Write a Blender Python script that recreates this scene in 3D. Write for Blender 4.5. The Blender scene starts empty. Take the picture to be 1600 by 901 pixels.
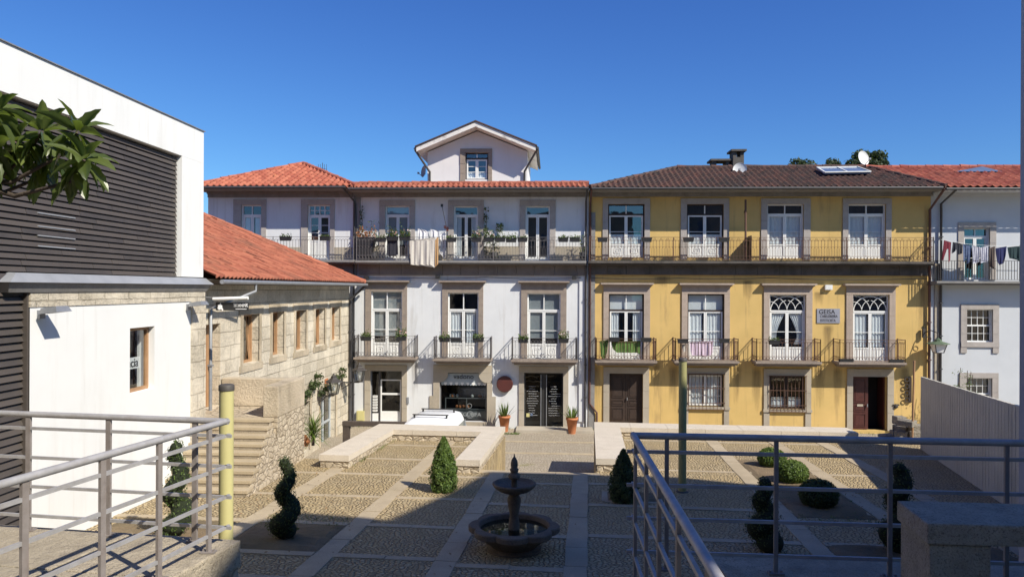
import bpy, bmesh, math, random
from mathutils import Vector, Matrix
rnd = random.Random(11)
scene = bpy.context.scene
COL = scene.collection
PI = math.pi

# ------------------------------------------------------------------ camera model (used to measure the place)
FPX = 1180.0
EYE = Vector((0, 0, 4.5))
TH = math.atan(62 / 1180.0)
RO = 0.0045
fw = Vector((-math.sin(TH), math.cos(TH), 0))
_r = Vector((math.cos(TH), math.sin(TH), 0)); _u = Vector((0, 0, 1))
cr = _r * math.cos(RO) + _u * math.sin(RO)
cu = _u * math.cos(RO) - _r * math.sin(RO)
def ray(px, py):
    return fw + cr * ((px - 800) / FPX) - cu * ((py - 450.5) / FPX)
D = 33.0
def F(px, py, Y=D):
    d = ray(px, py); return EYE + d * (Y / d.y)
def S(px, py, X):
    d = ray(px, py); return EYE + d * (X / d.x)
def H(px, py, z):
    d = ray(px, py); return EYE + d * ((z - EYE.z) / d.z)
PHI = math.atan(58 / 1180.0)
PA = Vector((math.sin(PHI), math.cos(PHI), 0)); PB = Vector((math.cos(PHI), -math.sin(PHI), 0))
P0 = Vector((0, 16, 0)); SLOPE = -0.036
def PL(u, v, h=0.0):
    p = P0 + PB * u + PA * v; p.z = SLOPE * v + h; return p
def UV(p):
    q = Vector((p.x, p.y, 0)) - P0; return q.dot(PB), q.dot(PA)
def G(px, py, h=0.0):
    n = Vector((0, 0, 1)) - PA * SLOPE
    d = ray(px, py); p0 = P0 + Vector((0, 0, h))
    return EYE + d * ((p0 - EYE).dot(n) / d.dot(n))
def gz(x, y):
    q = Vector((x, y, 0)) - P0; return SLOPE * q.dot(PA)
STREET = -1.62

# ------------------------------------------------------------------ mesh builder
class MB:
    def __init__(s):
        s.v = []; s.f = []; s.m = []; s.t = []; s.sm = []
    def face(s, pts, mi=0, tint=None, smooth=False):
        b = len(s.v); s.v.extend([tuple(p) for p in pts]); s.f.append(tuple(range(b, b + len(pts))))
        s.m.append(mi); s.t.append(rnd.random() if tint is None else tint); s.sm.append(smooth)
    def raw(s, vs, fs, mi=0, tint=None, smooth=False):
        b = len(s.v); s.v.extend([tuple(p) for p in vs]); t = rnd.random() if tint is None else tint
        for f in fs:
            s.f.append(tuple(i + b for i in f)); s.m.append(mi); s.t.append(t); s.sm.append(smooth)
    def hexa(s, c, mi=0, tint=None):     # c: 8 corners, bottom 0-3 ccw, top 4-7
        s.raw(c, [(3, 2, 1, 0), (4, 5, 6, 7), (0, 1, 5, 4), (1, 2, 6, 5), (2, 3, 7, 6), (3, 0, 4, 7)], mi, tint)
    def box(s, x0, x1, y0, y1, z0, z1, mi=0, tint=None):
        s.hexa([(x0, y0, z0), (x1, y0, z0), (x1, y1, z0), (x0, y1, z0), (x0, y0, z1), (x1, y0, z1), (x1, y1, z1), (x0, y1, z1)], mi, tint)
    def pbox(s, P, u0, u1, d0, d1, z0, z1, mi=0, tint=None):
        s.hexa([P(u0, d0, z0), P(u1, d0, z0), P(u1, d1, z0), P(u0, d1, z0), P(u0, d0, z1), P(u1, d0, z1), P(u1, d1, z1), P(u0, d1, z1)], mi, tint)
    def cbox(s, c, sx, sy, sz, rot=0, mi=0, tilt=0):
        M = Matrix.Rotation(rot, 3, 'Z') @ Matrix.Rotation(tilt, 3, 'Y'); c = Vector(c)
        pts = []
        for z in (-1, 1):
            for x, y in ((-1, -1), (1, -1), (1, 1), (-1, 1)):
                pts.append(c + M @ Vector((x * sx / 2, y * sy / 2, z * sz / 2)))
        s.hexa(pts, mi)
    def beam(s, a, b, w, h, mi=0):        # rectangular bar from a to b (w horizontal, h vertical)
        a = Vector(a); b = Vector(b); d = (b - a).normalized()
        side = d.cross(Vector((0, 0, 1)))
        side = side.normalized() if side.length > 1e-4 else Vector((1, 0, 0))
        up = side.cross(d).normalized()
        s1 = side * w / 2; u1 = up * h / 2
        s.hexa([a - s1 - u1, a + s1 - u1, b + s1 - u1, b - s1 - u1, a - s1 + u1, a + s1 + u1, b + s1 + u1, b - s1 + u1], mi)
    def tube(s, pts, r, n=6, mi=0, cap=True, smooth=True):
        pts = [Vector(p) for p in pts]; rs = r if isinstance(r, (list, tuple)) else [r] * len(pts)
        vs = []; prev = None
        for i, p in enumerate(pts):
            a = pts[max(0, i - 1)]; b = pts[min(len(pts) - 1, i + 1)]
            t = (b - a)
            t = t.normalized() if t.length > 1e-9 else Vector((0, 0, 1))
            if prev is None:
                ref = Vector((0, 0, 1)) if abs(t.z) < .9 else Vector((1, 0, 0))
                x = t.cross(ref).normalized()
            else:
                x = (prev - t * prev.dot(t))
                x = x.normalized() if x.length > 1e-6 else t.orthogonal().normalized()
            prev = x; y = t.cross(x)
            for k in range(n):
                a_ = 2 * PI * (k + .5) / n
                vs.append(p + x * math.cos(a_) * rs[i] + y * math.sin(a_) * rs[i])
        fs = []
        for i in range(len(pts) - 1):
            for k in range(n):
                k2 = (k + 1) % n
                fs.append((i * n + k, i * n + k2, (i + 1) * n + k2, (i + 1) * n + k))
        s.raw(vs, fs, mi, None, smooth and n > 4)
        if cap:
            s.raw(vs[:n], [tuple(reversed(range(n)))], mi); s.raw(vs[-n:], [tuple(range(n))], mi)
    def ring(s, c, r, tr, ax=(0, 1, 0), n=10, m=4, mi=0, a0=0, a1=2 * PI, sx=1.0):
        ax = Vector(ax).normalized(); e1 = ax.orthogonal().normalized()
        if abs(ax.z) < .9: e1 = ax.cross(Vector((0, 0, 1))).normalized()
        e2 = e1.cross(ax).normalized(); c = Vector(c)
        if e2.z < 0: e2 = -e2
        pts = [c + e1 * r * sx * math.cos(a0 + (a1 - a0) * i / n) + e2 * r * math.sin(a0 + (a1 - a0) * i / n) for i in range(n + 1)]
        s.tube(pts, tr, m, mi, cap=False)
    def lathe(s, prof, c, n=20, mi=0, smooth=True, lobes=None):
        c = Vector(c); vs = []
        for j, (r, z) in enumerate(prof):
            for k in range(n):
                a = 2 * PI * k / n; rr = r
                if lobes and lobes.get(j): rr = r * (1 + lobes[j] * (abs(math.cos(a * 4)) ** .7 * 2 - 1.3))
                vs.append(c + Vector((rr * math.cos(a), rr * math.sin(a), z)))
        fs = []
        for j in range(len(prof) - 1):
            for k in range(n):
                k2 = (k + 1) % n
                fs.append((j * n + k, j * n + k2, (j + 1) * n + k2, (j + 1) * n + k))
        s.raw(vs, fs, mi, None, smooth)
        if prof[0][0] > 1e-3: s.raw(vs[:n], [tuple(reversed(range(n)))], mi)
        if prof[-1][0] > 1e-3: s.raw(vs[-n:], [tuple(range(n))], mi)
    def prism(s, poly, f0, f1, mi=0):     # poly of 2d pts; f0,f1 map 2d->3d (back/front)
        n = len(poly); a = [f0(*p) for p in poly]; b = [f1(*p) for p in poly]
        s.raw(a + b, [tuple(reversed(range(n))), tuple(range(n, 2 * n))] + [(i, (i + 1) % n, n + (i + 1) % n, n + i) for i in range(n)], mi)
    def build(s, name, mats, parent=None, origin=None, bevel=0, autosmooth=False):
        off = Vector((0, 0, 0))
        if parent is not None:
            q = parent
            while q is not None: off += q.location; q = q.parent
            loc = Vector((0, 0, 0))
        else:
            if origin is None:
                xs = [v[0] for v in s.v]; ys = [v[1] for v in s.v]; zs = [v[2] for v in s.v]
                origin = ((min(xs) + max(xs)) / 2, (min(ys) + max(ys)) / 2, min(zs))
            off = Vector(origin); loc = off
        me = bpy.data.meshes.new(name)
        me.from_pydata([(v[0] - off.x, v[1] - off.y, v[2] - off.z) for v in s.v], [], s.f)
        if not isinstance(mats, (list, tuple)): mats = [mats]
        for m in mats: me.materials.append(m)
        me.polygons.foreach_set('material_index', s.m)
        me.polygons.foreach_set('use_smooth', s.sm)
        at = me.attributes.new('tint', 'FLOAT', 'FACE'); at.data.foreach_set('value', s.t)
        me.validate(); me.update()
        o = bpy.data.objects.new(name, me); COL.objects.link(o); o.location = loc
        if parent is not None: o.parent = parent
        if bevel:
            bm = bmesh.new(); bm.from_mesh(me)
            bmesh.ops.remove_doubles(bm, verts=bm.verts, dist=1e-5)
            es = [e for e in bm.edges if len(e.link_faces) == 2 and e.calc_face_angle(0) > .5]
            bmesh.ops.bevel(bm, geom=es, offset=bevel, segments=2, affect='EDGES', profile=.6)
            bm.to_mesh(me); bm.free()
        return o

def thing(name, label, cat, loc=(0, 0, 0), group=None):
    o = bpy.data.objects.new(name, None); COL.objects.link(o); o.location = loc
    o.empty_display_size = .3
    return tag(o, label, cat, group)
def tag(o, label, cat, group=None):
    o['label'] = label; o['category'] = cat
    if group: o['group'] = group
    return o
def struct(o):
    o['kind'] = 'structure'; return o
def dup(root, loc, rotz=None, label=None, group=None, scale=None):
    r = root.copy(); COL.objects.link(r); r.location = loc
    if rotz is not None: r.rotation_euler = (0, 0, rotz)
    if scale is not None: r.scale = scale if isinstance(scale, (tuple, list)) else (scale,) * 3
    if label: r['label'] = label
    if group: r['group'] = group
    for ch in list(root.children):
        c = ch.copy(); COL.objects.link(c); c.parent = r
        for g in ch.children:
            d = g.copy(); COL.objects.link(d); d.parent = c
    return r

# ------------------------------------------------------------------ materials
def nodes(name):
    m = bpy.data.materials.new(name); m.use_nodes = True
    nt = m.node_tree; b = nt.nodes['Principled BSDF']
    return m, nt, b
def N(nt, t, **k):
    n = nt.nodes.new(t)
    for a, v in k.items(): setattr(n, a, v)
    return n
def c4(c): return (c[0], c[1], c[2], 1)
def mixc(nt, fac, a, b, mode='MIX'):
    n = N(nt, 'ShaderNodeMix', data_type='RGBA', blend_type=mode)
    for i, v in ((0, fac), (6, a), (7, b)):
        if hasattr(v, 'links'): nt.links.new(v, n.inputs[i])
        else: n.inputs[i].default_value = v if i == 0 else c4(v)
    return n.outputs[2]
def ramp(nt, fac, lo, hi):
    n = N(nt, 'ShaderNodeMapRange'); n.clamp = True
    nt.links.new(fac, n.inputs[0]); n.inputs[1].default_value = lo; n.inputs[2].default_value = hi
    return n.outputs[0]
def coords(nt, scale=(1, 1, 1)):
    tc = N(nt, 'ShaderNodeTexCoord'); mp = N(nt, 'ShaderNodeMapping')
    nt.links.new(tc.outputs['Object'], mp.inputs[0]); mp.inputs[3].default_value = scale
    return mp.outputs[0]
def noise(nt, vec, scale, detail=4, rough=.6, out='Fac'):
    n = N(nt, 'ShaderNodeTexNoise'); nt.links.new(vec, n.inputs['Vector'])
    n.inputs['Scale'].default_value = scale; n.inputs['Detail'].default_value = detail; n.inputs['Roughness'].default_value = rough
    return n.outputs[out]
def bump(nt, b, h, strength, dist=.02):
    n = N(nt, 'ShaderNodeBump'); n.inputs['Strength'].default_value = strength; n.inputs['Distance'].default_value = dist
    nt.links.new(h, n.inputs['Height']); nt.links.new(n.outputs[0], b.inputs['Normal'])
def M(name, c1, c2=None, sc=3.0, rough=.8, bs=0.0, bsc=30, tint=None, stain=None, stain_amt=.5, stain_sc=(2.2, 2.2, .35), stain_lo=.52, metal=0, spec=None, speck=None, big=None, bdist=.02, runs=None):
    m, nt, b = nodes(name); v = coords(nt)
    c2 = c2 or c1
    col = mixc(nt, ramp(nt, noise(nt, v, sc), .3, .7), c1, c2)
    if tint:
        a = N(nt, 'ShaderNodeAttribute', attribute_name='tint')
        col = mixc(nt, a.outputs['Fac'], col, mixc(nt, .75, col, tint))
    if speck:
        col = mixc(nt, ramp(nt, noise(nt, v, 70, 2, .7), .52, .72), col, speck)
    if big:
        col = mixc(nt, ramp(nt, noise(nt, v, .5, 3), .42, .72), col, big)
    if stain:
        vs = coords(nt, stain_sc)
        f = ramp(nt, noise(nt, vs, 1.0, 6, .65), stain_lo, stain_lo + .25)
        mm = N(nt, 'ShaderNodeMath', operation='MULTIPLY'); nt.links.new(f, mm.inputs[0]); mm.inputs[1].default_value = stain_amt
        col = mixc(nt, mm.outputs[0], col, stain)
    if runs:
        f = ramp(nt, noise(nt, coords(nt, (5.5, 5.5, .16)), 1.0, 5, .6), .56, .74)
        g_ = ramp(nt, noise(nt, v, .7, 3), .40, .62)
        mm = N(nt, 'ShaderNodeMath', operation='MULTIPLY'); nt.links.new(f, mm.inputs[0]); nt.links.new(g_, mm.inputs[1])
        m3 = N(nt, 'ShaderNodeMath', operation='MULTIPLY'); nt.links.new(mm.outputs[0], m3.inputs[0]); m3.inputs[1].default_value = .6
        col = mixc(nt, m3.outputs[0], col, runs)
    nt.links.new(col, b.inputs['Base Color'])
    b.inputs['Roughness'].default_value = rough; b.inputs['Metallic'].default_value = metal
    if spec is not None: b.inputs['Specular IOR Level'].default_value = spec
    if bs: bump(nt, b, noise(nt, v, bsc, 5, .7), bs, bdist)
    return m

def m_ashlar(name, axes, c1, c2, mortar, sc=1.0, bw=.8, rh=.38, dist=.09, bs=.95):
    m, nt, b = nodes(name); tc = N(nt, 'ShaderNodeTexCoord'); sp = N(nt, 'ShaderNodeSeparateXYZ'); cb = N(nt, 'ShaderNodeCombineXYZ')
    nt.links.new(tc.outputs['Object'], sp.inputs[0])
    nt.links.new(sp.outputs[axes[0]], cb.inputs[0]); nt.links.new(sp.outputs[axes[1]], cb.inputs[1])
    nz = noise(nt, tc.outputs['Object'], 3.2, 5, .7, 'Color')
    vm = N(nt, 'ShaderNodeVectorMath', operation='MULTIPLY_ADD'); nt.links.new(nz, vm.inputs[0]); vm.inputs[1].default_value = (dist, dist, 0); nt.links.new(cb.outputs[0], vm.inputs[2])
    br = N(nt, 'ShaderNodeTexBrick'); nt.links.new(vm.outputs[0], br.inputs[0])
    br.inputs['Color1'].default_value = c4(c1); br.inputs['Color2'].default_value = c4(c2); br.inputs['Mortar'].default_value = c4(mortar)
    br.inputs['Scale'].default_value = sc; br.inputs['Mortar Size'].default_value = .012; br.inputs['Mortar Smooth'].default_value = .4
    br.inputs['Brick Width'].default_value = bw; br.inputs['Row Height'].default_value = rh; br.offset = .37; br.squash = 1.3; br.squash_frequency = 3
    n2 = noise(nt, tc.outputs['Object'], 14, 6, .75)
    col = mixc(nt, ramp(nt, n2, .45, .75), br.outputs['Color'], tuple(x * .55 for x in c1))
    n3 = noise(nt, tc.outputs['Object'], 1.1, 3, .6)
    col = mixc(nt, ramp(nt, n3, .45, .8), col, tuple(x * 1.25 for x in c2))
    nt.links.new(col, b.inputs['Base Color']); b.inputs['Roughness'].default_value = .92
    mh = N(nt, 'ShaderNodeMath', operation='MULTIPLY_ADD'); nt.links.new(n2, mh.inputs[0]); mh.inputs[1].default_value = .8
    inv = N(nt, 'ShaderNodeMath', operation='MULTIPLY'); nt.links.new(br.outputs['Fac'], inv.inputs[0]); inv.inputs[1].default_value = -1.2
    nt.links.new(inv.outputs[0], mh.inputs[2])
    bump(nt, b, mh.outputs[0], bs, .05)
    return m

def m_cobble(name, cA, cB, gap, scale=9, bs=1.0, dist=.04, stretch=(1, 1, 1), big=None, moss=None):
    m, nt, b = nodes(name); v = coords(nt, stretch)
    nz = noise(nt, v, 3, 2, .5, 'Color')
    vm = N(nt, 'ShaderNodeVectorMath', operation='MULTIPLY_ADD'); nt.links.new(nz, vm.inputs[0]); vm.inputs[1].default_value = (.08, .08, .0); nt.links.new(v, vm.inputs[2])
    v1 = N(nt, 'ShaderNodeTexVoronoi', voronoi_dimensions='2D', feature='F1'); v1.inputs['Scale'].default_value = scale
    v2 = N(nt, 'ShaderNodeTexVoronoi', voronoi_dimensions='2D', feature='DISTANCE_TO_EDGE'); v2.inputs['Scale'].default_value = scale
    nt.links.new(vm.outputs[0], v1.inputs['Vector']); nt.links.new(vm.outputs[0], v2.inputs['Vector'])
    sp = N(nt, 'ShaderNodeSeparateColor'); nt.links.new(v1.outputs['Color'], sp.inputs[0])
    col = mixc(nt, sp.outputs[0], cA, cB)
    col = mixc(nt, ramp(nt, noise(nt, v, 40, 3, .7), .4, .8), col, tuple(x * .6 for x in cA))
    if big: col = mixc(nt, ramp(nt, noise(nt, v, .45, 4, .6), .45, .7), col, big)
    e = ramp(nt, v2.outputs['Distance'], 0.02, .16)
    col = mixc(nt, e, gap, col)
    if moss: col = mixc(nt, ramp(nt, noise(nt, v, .8, 4, .7), .6, .75), col, moss)
    nt.links.new(col, b.inputs['Base Color']); b.inputs['Roughness'].default_value = .85
    hh = N(nt, 'ShaderNodeMath', operation='ADD'); nt.links.new(ramp(nt, v2.outputs['Distance'], 0, .3), hh.inputs[0])
    sc_ = N(nt, 'ShaderNodeMath', operation='MULTIPLY'); nt.links.new(sp.outputs[1], sc_.inputs[0]); sc_.inputs[1].default_value = .5
    nt.links.new(sc_.outputs[0], hh.inputs[1])
    bump(nt, b, hh.outputs[0], bs, dist)
    return m

def m_rubble(name, cA, cB, gap, scale=3.2, bs=1.0):
    m, nt, b = nodes(name); v = coords(nt, (1, 1, 1.5))
    nz = noise(nt, v, 2.2, 3, .5, 'Color')
    vm = N(nt, 'ShaderNodeVectorMath', operation='MULTIPLY_ADD'); nt.links.new(nz, vm.inputs[0]); vm.inputs[1].default_value = (.25, .25, .25); nt.links.new(v, vm.inputs[2])
    v1 = N(nt, 'ShaderNodeTexVoronoi', feature='F1'); v1.inputs['Scale'].default_value = scale
    v2 = N(nt, 'ShaderNodeTexVoronoi', feature='DISTANCE_TO_EDGE'); v2.inputs['Scale'].default_value = scale
    nt.links.new(vm.outputs[0], v1.inputs['Vector']); nt.links.new(vm.outputs[0], v2.inputs['Vector'])
    sp = N(nt, 'ShaderNodeSeparateColor'); nt.links.new(v1.outputs['Color'], sp.inputs[0])
    col = mixc(nt, sp.outputs[0], cA, cB)
    n2 = noise(nt, v, 14, 6, .75)
    col = mixc(nt, ramp(nt, n2, .45, .8), col, tuple(x * .55 for x in cA))
    col = mixc(nt, ramp(nt, v2.outputs['Distance'], 0.0, .09), gap, col)
    nt.links.new(col, b.inputs['Base Color']); b.inputs['Roughness'].default_value = .92
    hh = N(nt, 'ShaderNodeMath', operation='ADD'); nt.links.new(ramp(nt, v2.outputs['Distance'], 0, .15), hh.inputs[0]); nt.links.new(n2, hh.inputs[1])
    bump(nt, b, hh.outputs[0], bs, .05)
    return m

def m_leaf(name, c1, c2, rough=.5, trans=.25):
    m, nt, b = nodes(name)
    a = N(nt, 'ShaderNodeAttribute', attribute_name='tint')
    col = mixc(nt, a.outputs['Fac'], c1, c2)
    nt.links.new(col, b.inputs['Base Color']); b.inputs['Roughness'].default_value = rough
    tr = N(nt, 'ShaderNodeBsdfTranslucent'); nt.links.new(mixc(nt, .5, col, (.25, .35, .03)), tr.inputs[0])
    mx = N(nt, 'ShaderNodeMixShader'); mx.inputs[0].default_value = trans
    nt.links.new(b.outputs[0], mx.inputs[1]); nt.links.new(tr.outputs[0], mx.inputs[2])
    nt.links.new(mx.outputs[0], nt.nodes['Material Output'].inputs[0])
    return m
def m_glass(name, tint=(.88, .92, .93), refl=.15):
    m, nt, b = nodes(name); nt.nodes.remove(b); m.use_transparent_shadow = True
    t = N(nt, 'ShaderNodeBsdfTransparent'); t.inputs[0].default_value = c4(tint)
    g = N(nt, 'ShaderNodeBsdfGlossy'); g.inputs['Roughness'].default_value = .02; g.inputs[0].default_value = (.95, .97, 1, 1)
    lw = N(nt, 'ShaderNodeLayerWeight'); lw.inputs[0].default_value = .5
    fr = N(nt, 'ShaderNodeMath', operation='POWER'); nt.links.new(lw.outputs['Facing'], fr.inputs[0]); fr.inputs[1].default_value = 4.0
    v = coords(nt); bp = N(nt, 'ShaderNodeBump'); bp.inputs['Strength'].default_value = .05; bp.inputs['Distance'].default_value = .05
    nt.links.new(noise(nt, v, 1.5, 2), bp.inputs['Height']); nt.links.new(bp.outputs[0], g.inputs['Normal'])
    ad = N(nt, 'ShaderNodeMath', operation='ADD'); ad.use_clamp = True; nt.links.new(fr.outputs[0], ad.inputs[0]); ad.inputs[1].default_value = refl
    mx = N(nt, 'ShaderNodeMixShader'); nt.links.new(ad.outputs[0], mx.inputs[0]); nt.links.new(t.outputs[0], mx.inputs[1]); nt.links.new(g.outputs[0], mx.inputs[2])
    nt.links.new(mx.outputs[0], nt.nodes['Material Output'].inputs[0])
    return m

def m_damp(name, c):
    m, nt, b = nodes(name); m.use_transparent_shadow = True
    tc = N(nt, 'ShaderNodeTexCoord'); sp = N(nt, 'ShaderNodeSeparateXYZ'); nt.links.new(tc.outputs['Generated'], sp.inputs[0])
    def mt(op, a, b_, **k):
        n = N(nt, 'ShaderNodeMath', operation=op)
        for i, v in ((0, a), (1, b_)):
            if hasattr(v, 'links'): nt.links.new(v, n.inputs[i])
            else: n.inputs[i].default_value = v
        return n.outputs[0]
    x = sp.outputs[0]; z = sp.outputs[2]
    fx = mt('MULTIPLY', mt('MULTIPLY', x, mt('SUBTRACT', 1.0, x)), 4.0)
    f = mt('MULTIPLY', fx, mt('POWER', z, .8))
    nz = noise(nt, coords(nt, (9, 9, .6)), 1.0, 5, .65)
    top = ramp(nt, mt('SUBTRACT', 1.0, z), 0.0, .12)
    f = mt('MULTIPLY', mt('MULTIPLY', ramp(nt, mt('ADD', mt('MULTIPLY', f, .75), mt('SUBTRACT', nz, .62)), .05, .85), .62), top)
    b.inputs['Base Color'].default_value = c4(c); b.inputs['Roughness'].default_value = .95
    tr = N(nt, 'ShaderNodeBsdfTransparent'); mx = N(nt, 'ShaderNodeMixShader'); nt.links.new(f, mx.inputs[0]); nt.links.new(tr.outputs[0], mx.inputs[1]); nt.links.new(b.outputs[0], mx.inputs[2])
    nt.links.new(mx.outputs[0], nt.nodes['Material Output'].inputs[0])
    return m
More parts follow.
